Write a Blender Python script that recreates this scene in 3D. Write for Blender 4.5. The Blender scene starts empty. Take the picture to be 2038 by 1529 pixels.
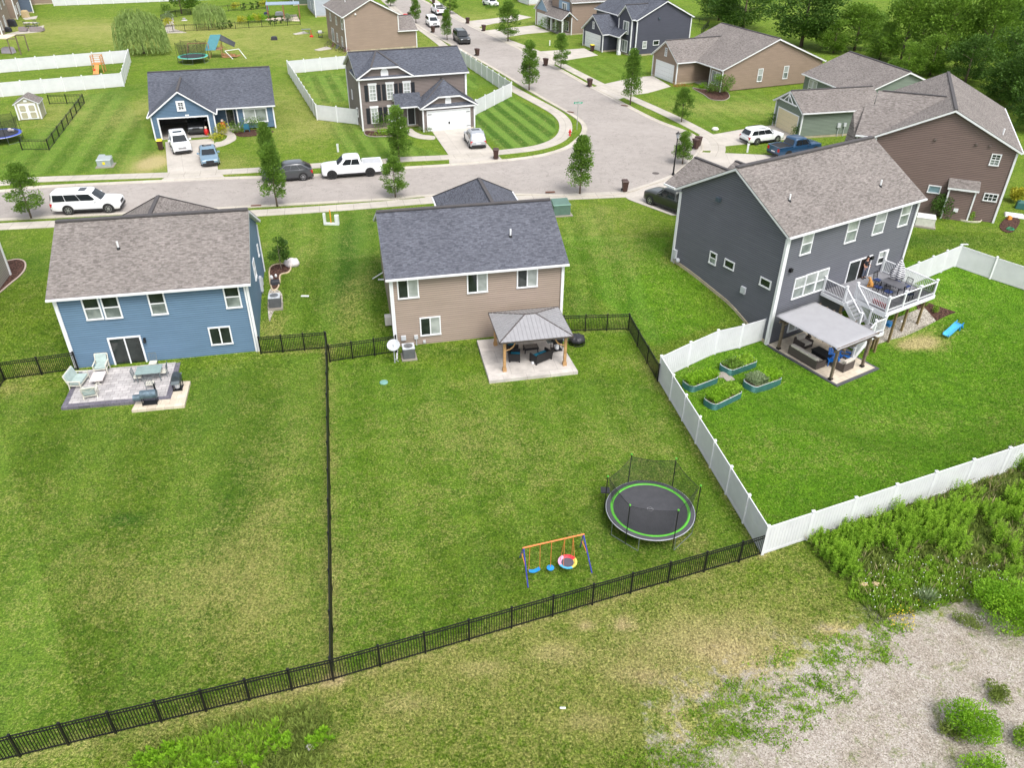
import bpy, bmesh, math, random
from math import radians as RAD, sin, cos, pi, sqrt, atan2, hypot, exp
from mathutils import Vector, Matrix, noise
random.seed(7)
SC = bpy.context.scene
COL = SC.collection
# ---------------------------------------------------------------- camera
CAMZ = 27.0; F_PX = 1584.0; CX, CY = 1019.0, 764.5
PITCH = RAD(33.24); ROLL = RAD(0.55)
_f = Vector((0, cos(PITCH), -sin(PITCH))); _r = Vector((1, 0, 0)); _u = _r.cross(_f)
CR = cos(ROLL)*_r + sin(ROLL)*_u; CU = -sin(ROLL)*_r + cos(ROLL)*_u; CF = _f
CPOS = Vector((0, 0, CAMZ))
cam_d = bpy.data.cameras.new('camera'); cam = bpy.data.objects.new('camera', cam_d); COL.objects.link(cam)
cam.matrix_world = Matrix(((CR.x, CU.x, -CF.x, 0), (CR.y, CU.y, -CF.y, 0), (CR.z, CU.z, -CF.z, CAMZ), (0, 0, 0, 1)))
cam_d.sensor_fit = 'HORIZONTAL'; cam_d.sensor_width = 36; cam_d.lens = 36*F_PX/2038.0
cam_d.clip_end = 5000; cam_d.clip_start = 0.1
SC.camera = cam
# ---------------------------------------------------------------- light
SUN_EL, SUN_AZ = 58, 150           # azimuth the light comes FROM, degrees clockwise from +Y
w = bpy.data.worlds.new('World'); SC.world = w; w.use_nodes = True
nt = w.node_tree; bgn = nt.nodes['Background']
sky = nt.nodes.new('ShaderNodeTexSky'); sky.sky_type = 'NISHITA'; sky.sun_disc = False
sky.sun_elevation = RAD(SUN_EL); sky.sun_rotation = RAD(SUN_AZ)
sky.air_density = 1.0; sky.dust_density = 4.0; sky.ozone_density = 1.0
hs = nt.nodes.new('ShaderNodeHueSaturation'); hs.inputs['Saturation'].default_value = 0.35
nt.links.new(sky.outputs[0], hs.inputs['Color']); nt.links.new(hs.outputs[0], bgn.inputs['Color'])
bgn.inputs['Strength'].default_value = 0.15
sd = bpy.data.lights.new('sun', 'SUN'); sun = bpy.data.objects.new('sun', sd); COL.objects.link(sun)
sd.energy = 1.0; sd.angle = RAD(22); sd.color = (1.0, 0.97, 0.92)
sv = Vector((sin(RAD(SUN_AZ))*cos(RAD(SUN_EL)), cos(RAD(SUN_AZ))*cos(RAD(SUN_EL)), sin(RAD(SUN_EL))))
sun.rotation_euler = sv.to_track_quat('Z', 'Y').to_euler(); sun.location = (0, 0, 80)
SC.view_settings.view_transform = 'Standard'; SC.view_settings.look = 'None'
SC.view_settings.exposure = 0.93; SC.view_settings.gamma = 1.0
SC.render.engine = 'CYCLES'

# ---------------------------------------------------------------- terrain height and pixel helpers
def sst(a, b, t):
    t = (t-a)/(b-a); t = 0 if t < 0 else 1 if t > 1 else t
    return t*t*(3-2*t)
def TZ(x, y):
    v = y-0.2*x
    z = -0.3+1.3*sst(45.5, 55.5, v)
    z -= 1.15*sst(11.3, 6.3, hypot(x-24, y-45))
    return z
def ray(px, py): return (px-CX)/F_PX*CR-(py-CY)/F_PX*CU+CF
def gz(px, py, z):
    d = ray(px, py); t = (z-CAMZ)/d.z; return CPOS+t*d
def G(px, py, dz=0.0):
    z = 0.0
    for _ in range(12):
        p = gz(px, py, z+dz); z = TZ(p.x, p.y)
    p.z = z
    return p
def hgt(base, tpx, tpy):
    "height above base (world Vector) of the vertical point seen at pixel"
    d = ray(tpx, tpy); t = (base.x*d.x+base.y*d.y)/(d.x*d.x+d.y*d.y)
    return CAMZ+t*d.z-base.z

# ---------------------------------------------------------------- mesh builder
class MB:
    def __init__(s): s.v = []; s.f = []; s.m = []; s.uv = []; s.M = None; s.mi = 0
    def av(s, p):
        p = Vector(p)
        if s.M is not None: p = s.M @ p
        s.v.append(p); return len(s.v)-1
    def face(s, pts, mi=None, uv=None):
        i = [s.av(p) for p in pts]; s.f.append(i); s.m.append(s.mi if mi is None else mi); s.uv.append(uv)
    def idx(s, ids, mi=None): s.f.append(list(ids)); s.m.append(s.mi if mi is None else mi); s.uv.append(None)
    def box(s, x0, x1, y0, y1, z0, z1, mi=None):
        i = [s.av(p) for p in ((x0,y0,z0),(x1,y0,z0),(x1,y1,z0),(x0,y1,z0),(x0,y0,z1),(x1,y0,z1),(x1,y1,z1),(x0,y1,z1))]
        for q in ((3,2,1,0),(4,5,6,7),(0,1,5,4),(1,2,6,5),(2,3,7,6),(3,0,4,7)): s.idx([i[k] for k in q], mi)
    def prism(s, pts, z0, z1, mi=None):
        n = len(pts)
        if sum(pts[i][0]*pts[(i+1)%n][1]-pts[(i+1)%n][0]*pts[i][1] for i in range(n)) < 0: pts = pts[::-1]
        a = [s.av((p[0], p[1], z0)) for p in pts]; b = [s.av((p[0], p[1], z1)) for p in pts]
        s.idx(a[::-1], mi); s.idx(b, mi)
        for i in range(n): s.idx((a[i], a[(i+1)%n], b[(i+1)%n], b[i]), mi)
    def loft(s, rings, mi=None, cap=True, closed=True):
        R = [[s.av(p) for p in r] for r in rings]; n = len(R[0])
        for a, b in zip(R, R[1:]):
            for i in range(n if closed else n-1): s.idx((a[i], a[(i+1)%n], b[(i+1)%n], b[i]), mi)
        if cap: s.idx(R[0][::-1], mi); s.idx(R[-1], mi)
    def cyl(s, p0, p1, r0, r1=None, n=8, mi=None, cap=True):
        p0 = Vector(p0); p1 = Vector(p1); r1 = r0 if r1 is None else r1
        d = (p1-p0); d.normalize(); a = d.orthogonal().normalized(); b = d.cross(a)
        s.loft([[p+(a*cos(2*pi*k/n)+b*sin(2*pi*k/n))*r for k in range(n)] for p, r in ((p0, r0), (p1, r1))], mi, cap)
    def bar(s, p0, p1, w, h=None, mi=None):
        p0 = Vector(p0); p1 = Vector(p1); h = w if h is None else h
        d = (p1-p0).normalized(); up = Vector((0,0,1))
        if abs(d.z) > 0.97: up = Vector((0,1,0))
        a = d.cross(up).normalized(); b = a.cross(d)
        s.loft([[p+a*(sx*w/2)+b*(sy*h/2) for sx, sy in ((-1,-1),(1,-1),(1,1),(-1,1))] for p in (p0, p1)], mi)
    def tube(s, pts, r, n=6, mi=None, closed=False):
        pts = [Vector(p) for p in pts]; rings = []; N = len(pts); a = None
        for i, p in enumerate(pts):
            if closed: d = pts[(i+1)%N]-pts[i-1]
            else: d = pts[min(i+1, N-1)]-pts[max(i-1, 0)]
            d.normalize()
            if a is None: a = d.orthogonal().normalized()
            else: a = (a-d*a.dot(d)).normalized()
            b = d.cross(a); rr = r[i] if isinstance(r, (list, tuple)) else r
            rings.append([p+(a*cos(2*pi*k/n)+b*sin(2*pi*k/n))*rr for k in range(n)])
        if closed: rings.append(rings[0])
        s.loft(rings, mi, cap=not closed)
    def lathe(s, prof, c=(0,0,0), n=16, mi=None, cap=True, ax=1.0, ay=1.0):
        s.loft([[(c[0]+ax*r*cos(2*pi*k/n), c[1]+ay*r*sin(2*pi*k/n), c[2]+z) for k in range(n)] for r, z in prof], mi, cap)
    def ball(s, c, rx, ry=None, rz=None, n=10, m=6, mi=None):
        ry = ry or rx; rz = rz or rx
        s.loft([[(c[0]+rx*sin(t)*cos(2*pi*k/n), c[1]+ry*sin(t)*sin(2*pi*k/n), c[2]-rz*cos(t)) for k in range(n)] for t in [max(0.02, min(pi-0.02, pi*j/m)) for j in range(m+1)]], mi)
    def build(s, name, mats, parent=None, smooth=False, loc=None, rot=0, offz=0.0, bevel=0):
        me = bpy.data.meshes.new(name)
        if offz: s.v = [Vector((p.x, p.y, p.z-offz)) for p in s.v]
        me.from_pydata([tuple(p) for p in s.v], [], s.f)
        if not isinstance(mats, (list, tuple)): mats = [mats]
        for m in mats: me.materials.append(m)
        if len(mats) > 1: me.polygons.foreach_set('material_index', s.m)
        if any(u is not None for u in s.uv):
            ul = me.uv_layers.new(name='UVMap'); k = 0
            for fi, fa in enumerate(s.f):
                for j in range(len(fa)):
                    if s.uv[fi] is not None: ul.data[k].uv = s.uv[fi][j]
                    k += 1
        if smooth: me.polygons.foreach_set('use_smooth', [True]*len(s.f))
        o = bpy.data.objects.new(name, me); COL.objects.link(o)
        if parent is not None: o.parent = parent
        if loc is not None: o.location = loc
        if rot: o.rotation_euler = (0, 0, rot)
        if bevel:
            b = o.modifiers.new('Bevel', 'BEVEL'); b.width = bevel; b.segments = 2; b.limit_method = 'ANGLE'
        return o
def tag(o, label=None, cat=None, group=None, kind=None):
    if label: o['label'] = label
    if cat: o['category'] = cat
    if group: o['group'] = group
    if kind: o['kind'] = kind
    return o
def thing(name, label, cat, loc=(0,0,0), rot=0, group=None):
    o = bpy.data.objects.new(name, None); COL.objects.link(o); o.empty_display_size = 0.3
    o.location = loc; o.rotation_euler = (0, 0, rot); return tag(o, label, cat, group)
KIDS = {}
def dup(root, loc, rot=0, label=None, group=None, scale=None):
    "copy a thing, its parts and sub-parts (sharing mesh data)"
    def kids(o):
        if o.name not in KIDS: KIDS[o.name] = [c for c in bpy.data.objects if c.parent == o]
        return KIDS[o.name]
    def cp(o, par):
        c = o.copy(); COL.objects.link(c); c.parent = par
        for ch in kids(o): cp(ch, c)
        return c
    r = cp(root, None); r.location = loc; r.rotation_euler = (0, 0, rot)
    if scale: r.scale = scale if isinstance(scale, (tuple, list)) else (scale,)*3
    if label: r['label'] = label
    if group: r['group'] = group
    return r

# ---------------------------------------------------------------- materials
def L(r, g, b):
    def c(v):
        v /= 255.0
        return v/12.92 if v <= 0.04045 else ((v+0.055)/1.055)**2.4
    return (c(r), c(g), c(b), 1)
class NT:
    def __init__(s, name):
        s.m = bpy.data.materials.new(name); s.m.use_nodes = True; s.t = s.m.node_tree
        s.b = s.t.nodes['Principled BSDF']
    def n(s, typ, **kw):
        q = s.t.nodes.new(typ)
        for k, v in kw.items():
            if k[0] == '_': q.inputs[k[1:]].default_value = v
            else: setattr(q, k, v)
        return q
    def l(s, a, b): s.t.links.new(a, b)
    def mix(s, fac, a, b, blend='MIX'):
        q = s.n('ShaderNodeMix', data_type='RGBA', blend_type=blend)
        for sock, val in ((q.inputs[0], fac), (q.inputs[6], a), (q.inputs[7], b)):
            if hasattr(val, 'is_linked'): s.l(val, sock)
            else: sock.default_value = val
        return q.outputs[2]
    def math(s, op, a, b=None, c=None, clamp=False):
        q = s.n('ShaderNodeMath', operation=op, use_clamp=clamp)
        for i, val in enumerate((a, b, c)):
            if val is None: continue
            if hasattr(val, 'is_linked'): s.l(val, q.inputs[i])
            else: q.inputs[i].default_value = val
        return q.outputs[0]
    def noise(s, scale, detail=4, rough=0.6, vec=None, dist=0.0):
        q = s.n('ShaderNodeTexNoise', _Scale=scale, _Detail=detail, _Roughness=rough, _Distortion=dist)
        if vec is not None: s.l(vec, q.inputs['Vector'])
        return q.outputs['Fac']
    def ramp(s, fac, stops):
        q = s.n('ShaderNodeValToRGB'); e = q.color_ramp.elements
        while len(e) < len(stops): e.new(0.5)
        for i, (p, c) in enumerate(stops): e[i].position = p; e[i].color = c if len(c) == 4 else (*c, 1)
        s.l(fac, q.inputs[0]); return q.outputs[0]
    def attr(s, name): return s.n('ShaderNodeAttribute', attribute_name=name)
    def coord(s, k='Object'): return s.n('ShaderNodeTexCoord').outputs[k]
    def mapr(s, v, a, b, c=0.0, d=1.0):
        q = s.n('ShaderNodeMapRange', _1=a, _2=b, _3=c, _4=d); s.l(v, q.inputs[0]); return q.outputs[0]
    def bump(s, h, strength=0.5, dist=0.05):
        q = s.n('ShaderNodeBump', _Strength=strength, _Distance=dist); s.l(h, q.inputs['Height']); s.l(q.outputs[0], s.b.inputs['Normal'])
    def out(s, col=None, rough=0.7, metal=0, spec=0.5):
        if col is not None:
            if hasattr(col, 'is_linked'): s.l(col, s.b.inputs['Base Color'])
            else: s.b.inputs['Base Color'].default_value = col
        s.b.inputs['Roughness'].default_value = rough; s.b.inputs['Metallic'].default_value = metal
        s.b.inputs['Specular IOR Level'].default_value = spec
        return s.m
def NTmapr_fix(): pass
def _mapr(s, v, a, b, c=0.0, d=1.0):
    q = s.n('ShaderNodeMapRange')
    for i, val in ((1, a), (2, b), (3, c), (4, d)): q.inputs[i].default_value = val
    s.l(v, q.inputs[0]); return q.outputs[0]
NT.mapr = _mapr
MAT = {}
def plain(name, col, rough=0.6, metal=0, var=0.12, scale=3.0, spec=0.4, bump=0):
    "one colour with a little grime / fading noise"
    if name in MAT: return MAT[name]
    t = NT(name); c = Vector(col[:3])
    lo = tuple(c*(1-var))+(1,); hi = tuple(min(1, v) for v in c*(1+var))+(1,)
    nz = t.noise(scale, 5, 0.65, t.coord())
    t.out(t.ramp(nz, [(0.3, lo), (0.7, hi)]), rough, metal, spec)
    if bump: t.bump(t.noise(scale*8, 3, 0.6, t.coord()), 0.4, bump)
    MAT[name] = t.m; return t.m
def siding(name, col, pitch=0.15):
    if name in MAT: return MAT[name]
    t = NT(name); co = t.coord(); sep = t.n('ShaderNodeSeparateXYZ'); t.l(co, sep.inputs[0])
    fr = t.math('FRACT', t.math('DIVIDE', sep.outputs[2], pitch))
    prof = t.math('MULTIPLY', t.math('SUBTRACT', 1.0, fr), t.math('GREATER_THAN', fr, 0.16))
    c = Vector(col[:3]); nz = t.noise(0.5, 5, 0.6, co)
    mp = t.n('ShaderNodeMapping'); mp.inputs['Scale'].default_value = (0.5, 0.5, 1/pitch); t.l(co, mp.inputs[0])
    wn = t.n('ShaderNodeTexNoise', _Scale=1.0, _Detail=1.0); t.l(mp.outputs[0], wn.inputs[0])
    base = t.ramp(nz, [(0.3, tuple(c*0.94)+(1,)), (0.7, tuple(c*1.05)+(1,))])
    base = t.mix(0.16, base, wn.outputs['Fac'], 'OVERLAY')
    gr = t.mix(t.math('LESS_THAN', fr, 0.30), base, tuple(c*0.58)+(1,))   # lap shadow line painted as a darker band on the lower lip
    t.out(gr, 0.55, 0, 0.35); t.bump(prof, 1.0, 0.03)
    MAT[name] = t.m; return t.m
def shingle(name, c1, c2, c3, w_=0.32, h_=0.15):
    if name in MAT: return MAT[name]
    t = NT(name); uv = t.n('ShaderNodeUVMap').outputs[0]
    br = t.n('ShaderNodeTexBrick', _Scale=1.0, offset=0.5, squash=1.0)
    br.inputs['Color1'].default_value = c1; br.inputs['Color2'].default_value = c2
    br.inputs['Mortar'].default_value = tuple(v*0.55 for v in c3[:3])+(1,)
    br.inputs['Mortar Size'].default_value = 0.012; br.inputs['Mortar Smooth'].default_value = 0.4
    br.inputs['Brick Width'].default_value = w_; br.inputs['Row Height'].default_value = h_
    t.l(uv, br.inputs['Vector'])
    mp = t.n('ShaderNodeMapping'); mp.inputs['Scale'].default_value = (1/w_/1.3, 1/h_, 1); t.l(uv, mp.inputs[0])
    wn = t.n('ShaderNodeTexNoise', _Scale=1.3, _Detail=1.5, _Roughness=0.8); t.l(mp.outputs[0], wn.inputs[0])
    col = t.mix(t.ramp(wn.outputs['Fac'], [(0.48, (0,0,0,1)), (0.60, (0.6,0.6,0.6,1))]), br.outputs['Color'], c3)
    big = t.noise(0.35, 4, 0.6, t.coord())
    col = t.mix(0.5, col, t.ramp(big, [(0.3, (0.4,0.4,0.4,1)), (0.7, (0.6,0.6,0.6,1))]), 'OVERLAY')
    t.out(col, 0.95, 0, 0.15)
    hh = t.math('ADD', br.outputs['Fac'], t.math('MULTIPLY', wn.outputs['Fac'], -0.8))
    t.bump(t.math('MULTIPLY', hh, -1.0), 0.9, 0.02)
    MAT[name] = t.m; return t.m

WHITE = plain('white_vinyl', (0.70, 0.71, 0.73, 1), 0.45, var=0.03)
TRIM = plain('white_trim', (0.72, 0.73, 0.75, 1), 0.5, var=0.05)
BLACKM = plain('black_metal', (0.012, 0.012, 0.014, 1), 0.4, 0.2)
FOUND = plain('foundation_concrete', (0.42, 0.36, 0.26, 1), 0.9, var=0.25, scale=2)
def glassm(name, c, blind=None):
    t = NT(name); co = t.coord()
    if blind:
        nz = t.noise(1.1, 2, 0.5, co); sep = t.n('ShaderNodeSeparateXYZ'); t.l(co, sep.inputs[0])
        sl = t.math('LESS_THAN', t.math('FRACT', t.math('MULTIPLY', sep.outputs[2], 14.0)), 0.2)
        col = t.mix(t.ramp(nz, [(0.35, (0.1,0.1,0.1,1)), (0.6, (0.9,0.9,0.9,1))]), c, blind)
        col = t.mix(sl, col, tuple(v*0.6 for v in blind[:3])+(1,))
    else: col = t.ramp(t.noise(1.3, 3, 0.6, co), [(0.3, tuple(v*0.6 for v in c[:3])+(1,)), (0.75, tuple(v*1.6 for v in c[:3])+(1,))])
    t.out(col, 0.06, 0, 0.6); t.bump(t.noise(0.9, 1, 0.5, co), 0.15, 0.02)
    return t.m
GL_D = glassm('dark_window_glass', (0.018, 0.024, 0.022, 1))
GL_B = glassm('window_glass_blinds', (0.07, 0.09, 0.085, 1), (0.30, 0.34, 0.32, 1))
GL_L = glassm('window_glass_curtain', (0.22, 0.25, 0.23, 1), (0.45, 0.48, 0.46, 1))
GL_BLUE = glassm('window_glass_sky', (0.16, 0.26, 0.30, 1), (0.22, 0.33, 0.37, 1))
# ================================================================ GROUND
def W(pts): return [G(*p) for p in pts]
def crom(P, n=6, closed=False):
    out = []; N = len(P); rng = range(N if closed else N-1)
    for i in rng:
        p0 = P[i-1] if (closed or i > 0) else P[i]*2-P[i+1]; p1 = P[i]; p2 = P[(i+1)%N]
        p3 = P[(i+2)%N] if (closed or i+2 < N) else p2*2-p1
        for k in range(n):
            t = k/n
            out.append(0.5*((2*p1)+(p2-p0)*t+(2*p0-5*p1+4*p2-p3)*t*t+(3*p1-p0-3*p2+p3)*t**3))
    if not closed: out.append(P[-1])
    return out
def inpoly(x, y, P):
    c = False; j = len(P)-1
    for i in range(len(P)):
        a = P[i]; b = P[j]
        if (a[1] > y) != (b[1] > y) and x < (b[0]-a[0])*(y-a[1])/(b[1]-a[1])+a[0]: c = not c
        j = i
    return c
def sdist(x, y, P):
    d = 1e9
    for i in range(len(P)):
        a = P[i-1]; b = P[i]; ex, ey = b[0]-a[0], b[1]-a[1]
        t = max(0, min(1, ((x-a[0])*ex+(y-a[1])*ey)/(ex*ex+ey*ey+1e-9)))
        d = min(d, hypot(x-a[0]-t*ex, y-a[1]-t*ey))
    return -d if inpoly(x, y, P) else d
PG = lambda *p: [(q.x, q.y) for q in W(p)]
GRAV = PG((1250,1700),(1400,1520),(1470,1430),(1500,1345),(1610,1290),(1740,1250),(1850,1205),(1930,1185),(1990,1225),(2038,1262),(2300,1330),(2300,1700),(1200,1700))
GRAV2 = PG((1040,1500),(1290,1400),(1400,1340),(1570,1300),(1760,1270),(1700,1400),(1500,1520),(1300,1700),(950,1700))
WILD = PG((1608,1078),(1650,1050),(1780,1010),(2038,880),(2300,800),(2300,1400),(2038,1262),(1930,1190),(1850,1215),(1740,1240),(1690,1160),(1640,1120))
WILD2 = PG((260,1530),(330,1480),(470,1430),(640,1395),(665,1440),(640,1600),(240,1600))
YARD_R = PG((1315,740),(1525,655),(1560,600),(1790,520),(1913,525),(2300,640),(2300,830),(1520,1080))
YARD_C = PG((664,1355),(653,720),(800,690),(1120,640),(1250,660),(1310,765),(1517,1100))
YARD_L = PG((-300,1590),(-200,800),(150,745),(520,705),(650,690),(664,1350))
LUSH = [PG((1120,560),(1110,420),(1250,400),(1335,450),(1320,520),(1400,560),(1460,640),(1300,690),(1250,630)),]
# dry ellipses: px, py, rx, ry (metres), strength
DRY = [(520,1230,4.5,4,.45),(300,1150,5,3,.35),(560,900,2,5,.25),(930,850,4,3,.35),(1250,880,3,3,.30),(800,1000,3,4,.2),(1050,950,3,3,.2),
 (1340,1260,5,2.2,.22),(1500,1230,4,1.6,.2),(880,1430,5,3,.22),(1180,1330,5,2,.2),(700,600,1.2,5,.35),(1200,430,4,5,.25),(1235,500,3,4,.3),(1500,1290,5,1.5,.4),
 (1300,730,2,2,.35),(1610,900,4,2.5,.2),(1850,850,5,2,.15),(1835,683,1.5,1.0,1.5),(1800,690,.8,.6,.8),(310,320,2.2,3.5,.9),(295,330,2.5,3,.5),(450,330,3,4,.45),(620,250,5,8,.55),(560,200,5,10,.4),
 (450,80,45,12,.42),(650,110,16,8,.35),(180,60,36,10,.38),(300,50,36,8,.3),(1460,215,9,4,.5),(1750,300,3,2,.3),(275,220,3,10,.55),(100,210,4,7,.4),(130,235,3,5,.4),
 (940,40,14,8,.4),(1000,50,10,6,.35),(1060,75,8,5,.2),(1800,610,5,3,.15),(530,1060,1.5,4,.3),(60,1000,3,3,.15),(1370,1080,1.5,1,.45),(980,760,3,.8,.25),(720,1130,1.5,1.2,.2),(1250,330,30,8,0.0),
 (1240,1242,.5,.3,.8),(1165,1243,.45,.25,.8),(1340,1420,.9,.4,.7),(1440,1300,1.0,.4,.6),(1390,1380,1.0,.4,.7),(1660,1250,.8,.3,.8),(1360,1465,.7,.35,.8),(1100,1300,1.2,.6,.35),(960,1330,1.4,.6,.35),(800,1400,1.3,.6,.35),(1500,1340,1.6,.5,.6),(1290,1350,1.4,.5,.5),(1180,1440,1.6,.6,.45),(60,740,1.2,1.2,.5),(10,775,2,.6,.6),(545,650,.8,1.5,.5),(600,470,3,6,.15)]
DRYW = [(G(a,b), c, d, e) for a,b,c,d,e in DRY]
DARK = [(250,1035,1.2,.45,.8),(470,1000,2.0,9,.28),(960,1150,3,3,.25),(700,470,1.6,6,.55),(690,560,1.6,5,.6),(1150,560,1.2,6,.35),(440,800,2,3,.3),(1440,610,2,2.5,.3),(1250,1060,3.2,2.6,.45),(905,700,4,1.0,.5),(1450,900,2,3,.2),
 (60,520,5,4,.3),(100,700,3,2,.25),(760,560,1.2,4,.4),(200,110,18,2.5,.5),(1820,480,10,1.5,.5),(780,360,6,.8,.2),(250,180,3,5,.4)]
DARKW = [(G(a,b), c, d, e) for a,b,c,d,e in DARK]
# mown stripes: polygon, stripe direction (two pixels), stripe pair width, strength
def stripe(poly, a, b, wd, st):
    A = G(*a); B = G(*b); d = (B-A); d.z = 0; d.normalize(); n = Vector((-d.y, d.x)); return (PG(*poly), n, wd, st)
STR = [stripe(((945,205),(1020,192),(1105,235),(1112,255),(1090,285),(1000,298),(945,250)), (1000,215),(1085,283),2.0,1.0),
 stripe(((590,150),(690,140),(700,200),(625,208)),(640,145),(672,205),2.0,.7),
 stripe(((640,240),(720,235),(730,265),(890,308),(700,322)),(700,250),(740,310),2.0,.6),
 stripe(((855,120),(1000,170),(930,178)),(950,140),(990,170),2.2,.7),
 stripe(((95,250),(170,190),(240,180),(300,270),(330,340),(0,350),(0,300)),(190,200),(120,290),2.8,.55),
 stripe(((1070,120),(1130,110),(1290,120),(1285,160),(1210,165)),(1100,115),(1180,160),2.4,.35),
 stripe(((1290,180),(1500,160),(1560,230),(1420,265)),(1300,190),(1420,260),2.4,.3),
 stripe(((530,430),(760,415),(770,560),(800,690),(520,700)),(620,440),(600,690),2.4,.30),
 stripe(((1120,420),(1200,410),(1330,690),(1130,630)),(1150,420),(1200,620),2.2,.35),
 stripe(((-100,1590),(-100,800),(650,700),(664,1350)),(653,720),(664,1355),5.6,.30),
 stripe(((664,1355),(653,720),(1310,765),(1517,1100)),(653,720),(664,1355),3.0,.22)]
def axis(fine, far):
    a0, a1, st = fine; v = []; x = a0
    while x <= a1: v.append(x); x += st
    s = st; x = a1
    while x < far[1]: s *= 1.25; x += s; v.append(x)
    s = st; x = a0
    while x > far[0]: s *= 1.25; x -= s; v.insert(0, x)
    return v
XS = axis((-48, 48, 0.4), (-1200, 1200)); YS = axis((12, 104, 0.4), (-300, 2500))
GRID = {}
FSEG = [(G(-160,1556), G(664,1355)), (G(664,1355), G(1517,1104)), (G(663.5,1351), G(652,696)), (G(1314,763), G(1517,1106)), (G(1121,661), G(1250,657)), (G(520,705), G(650,694))]
def ground():
    nx, ny = len(XS), len(YS); vs = []; A = {k: [] for k in ('dry','lush','grav','wild','sc','sm')}
    for y in YS:
        for x in XS:
            vs.append((x, y, TZ(x, y)))
            dry = 0.10; lush = 0.0; gr = 0.0; wi = 0.0; sc = 0.0; sm = 0.0
            if -130 < x < 130 and 8 < y < 260:
                for fa, fb in FSEG:
                    ex, ey = fb.x-fa.x, fb.y-fa.y; tt = max(0, min(1, ((x-fa.x)*ex+(y-fa.y)*ey)/(ex*ex+ey*ey))); dry += .42*exp(-(hypot(x-fa.x-tt*ex, y-fa.y-tt*ey)/.33)**2)
                for c, rx, ry, st in DRYW:
                    q = ((x-c.x)/rx)**2+((y-c.y)/ry)**2
                    if q < 5: dry += st*exp(-q)
                for c, rx, ry, st in DARKW:
                    q = ((x-c.x)/rx)**2+((y-c.y)/ry)**2
                    if q < 5: lush -= st*exp(-q)
                for P, n, wd, st in STR:
                    if sm == 0 and inpoly(x, y, P): sc = (x*n.x+y*n.y)/wd; sm = st
                if y < 62:
                    if inpoly(x, y, YARD_R): lush += 0.55; dry -= 0.06
                    elif inpoly(x, y, YARD_C): lush += .16
                    elif inpoly(x, y, LUSH[0]): lush += 0.45; dry -= .03
                    elif y < 34 and not inpoly(x, y, YARD_C) and not inpoly(x, y, YARD_L): dry += 0.26; lush -= .0
                    if 5 < x < 40 and y < 27:
                        gr = sst(2.0, -1.8, sdist(x, y, GRAV)); gr = max(gr, 0.52*sst(3.0, -2.4, sdist(x, y, GRAV2)))
                    if y < 40 and x > 8: wi = sst(0.8, -0.6, sdist(x, y, WILD))
                    if y < 24 and x < -4: wi = max(wi, 0.75*sst(1.0, -1.4, sdist(x, y, WILD2)))
            for k, v_ in zip(('dry','lush','grav','wild','sc','sm'), (dry, lush, gr, wi, sc, sm)): A[k].append(v_)
    fs = [(j*nx+i, j*nx+i+1, (j+1)*nx+i+1, (j+1)*nx+i) for j in range(ny-1) for i in range(nx-1)]
    me = bpy.data.meshes.new('lawn_ground'); me.from_pydata(vs, [], fs)
    me.polygons.foreach_set('use_smooth', [True]*len(fs))
    for k, v_ in A.items():
        at = me.attributes.new(k, 'FLOAT', 'POINT'); at.data.foreach_set('value', v_)
    GRID.update(A); o = bpy.data.objects.new('ground', me); COL.objects.link(o); tag(o, kind='structure')
    t = NT('lawn'); co = t.coord()
    at = {k: t.attr(k).outputs['Fac'] for k in A}
    big = t.noise(0.16, 4, 0.6, co); mid = t.noise(0.9, 6, 0.72, co, 0.3)
    mp = t.n('ShaderNodeMapping'); mp.inputs['Scale'].default_value = (1, 1, 1); mp.inputs['Location'].default_value = (37, 11, 0); t.l(co, mp.inputs[0])
    pat = t.noise(0.55, 7, 0.75, mp.outputs[0], 0.5); fine = t.noise(10.0, 4, 0.8, co); vf = t.noise(24.0, 2, 0.7, co)
    G1 = (0.052, 0.106, 0.010, 1); G2 = (0.108, 0.188, 0.015, 1); G3 = (0.190, 0.272, 0.030, 1)
    clump = t.noise(3.0, 5, 0.75, mp.outputs[0], 0.6); cl2 = t.noise(5.5, 4, 0.8, co, 0.4)
    green = t.ramp(t.math('ADD', t.math('MULTIPLY', clump, 0.55), t.math('ADD', t.math('MULTIPLY', mid, 0.3), t.math('MULTIPLY', big, 0.15))), [(0.36, G1), (0.5, G2), (0.64, G3)])
    LU = t.ramp(t.math('ADD', t.math('MULTIPLY', mid, 0.45), t.math('MULTIPLY', clump, 0.55)), [(0.34, (0.052, 0.160, 0.008, 1)), (0.66, (0.130, 0.305, 0.014, 1))])
    lf = t.math('ADD', t.math('MULTIPLY', at['lush'], 1.3), 0.0, clamp=True)
    green = t.mix(lf, green, LU)
    dk = t.math('MULTIPLY', at['lush'], -1.1, clamp=True)
    green = t.mix(dk, green, (0.028, 0.095, 0.010, 1))
    # mown stripes
    sw = t.math('SINE', t.math('MULTIPLY', at['sc'], 2*pi)); sw = t.mapr(sw, -0.5, 0.5, 0, 1)
    sfac = t.math('MULTIPLY', at['sm'], 1.0)
    scol = t.mix(sw, (0.030, 0.100, 0.012, 1), (0.135, 0.255, 0.045, 1))
    green = t.mix(t.math('MULTIPLY', sfac, 0.75), green, scol)
    # straw
    dryn = t.math('ADD', t.math('MULTIPLY', at['dry'], 1.0), t.math('MULTIPLY', t.math('SUBTRACT', pat, 0.52), 1.5))
    dryn = t.math('ADD', dryn, t.math('ADD', t.math('MULTIPLY', t.math('SUBTRACT', fine, 0.5), 1.5), t.math('MULTIPLY', t.math('SUBTRACT', cl2, 0.5), 2.6)))
    straw = t.ramp(vf, [(0.3, (0.24, 0.245, 0.065, 1)), (0.7, (0.44, 0.40, 0.16, 1))])
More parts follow.
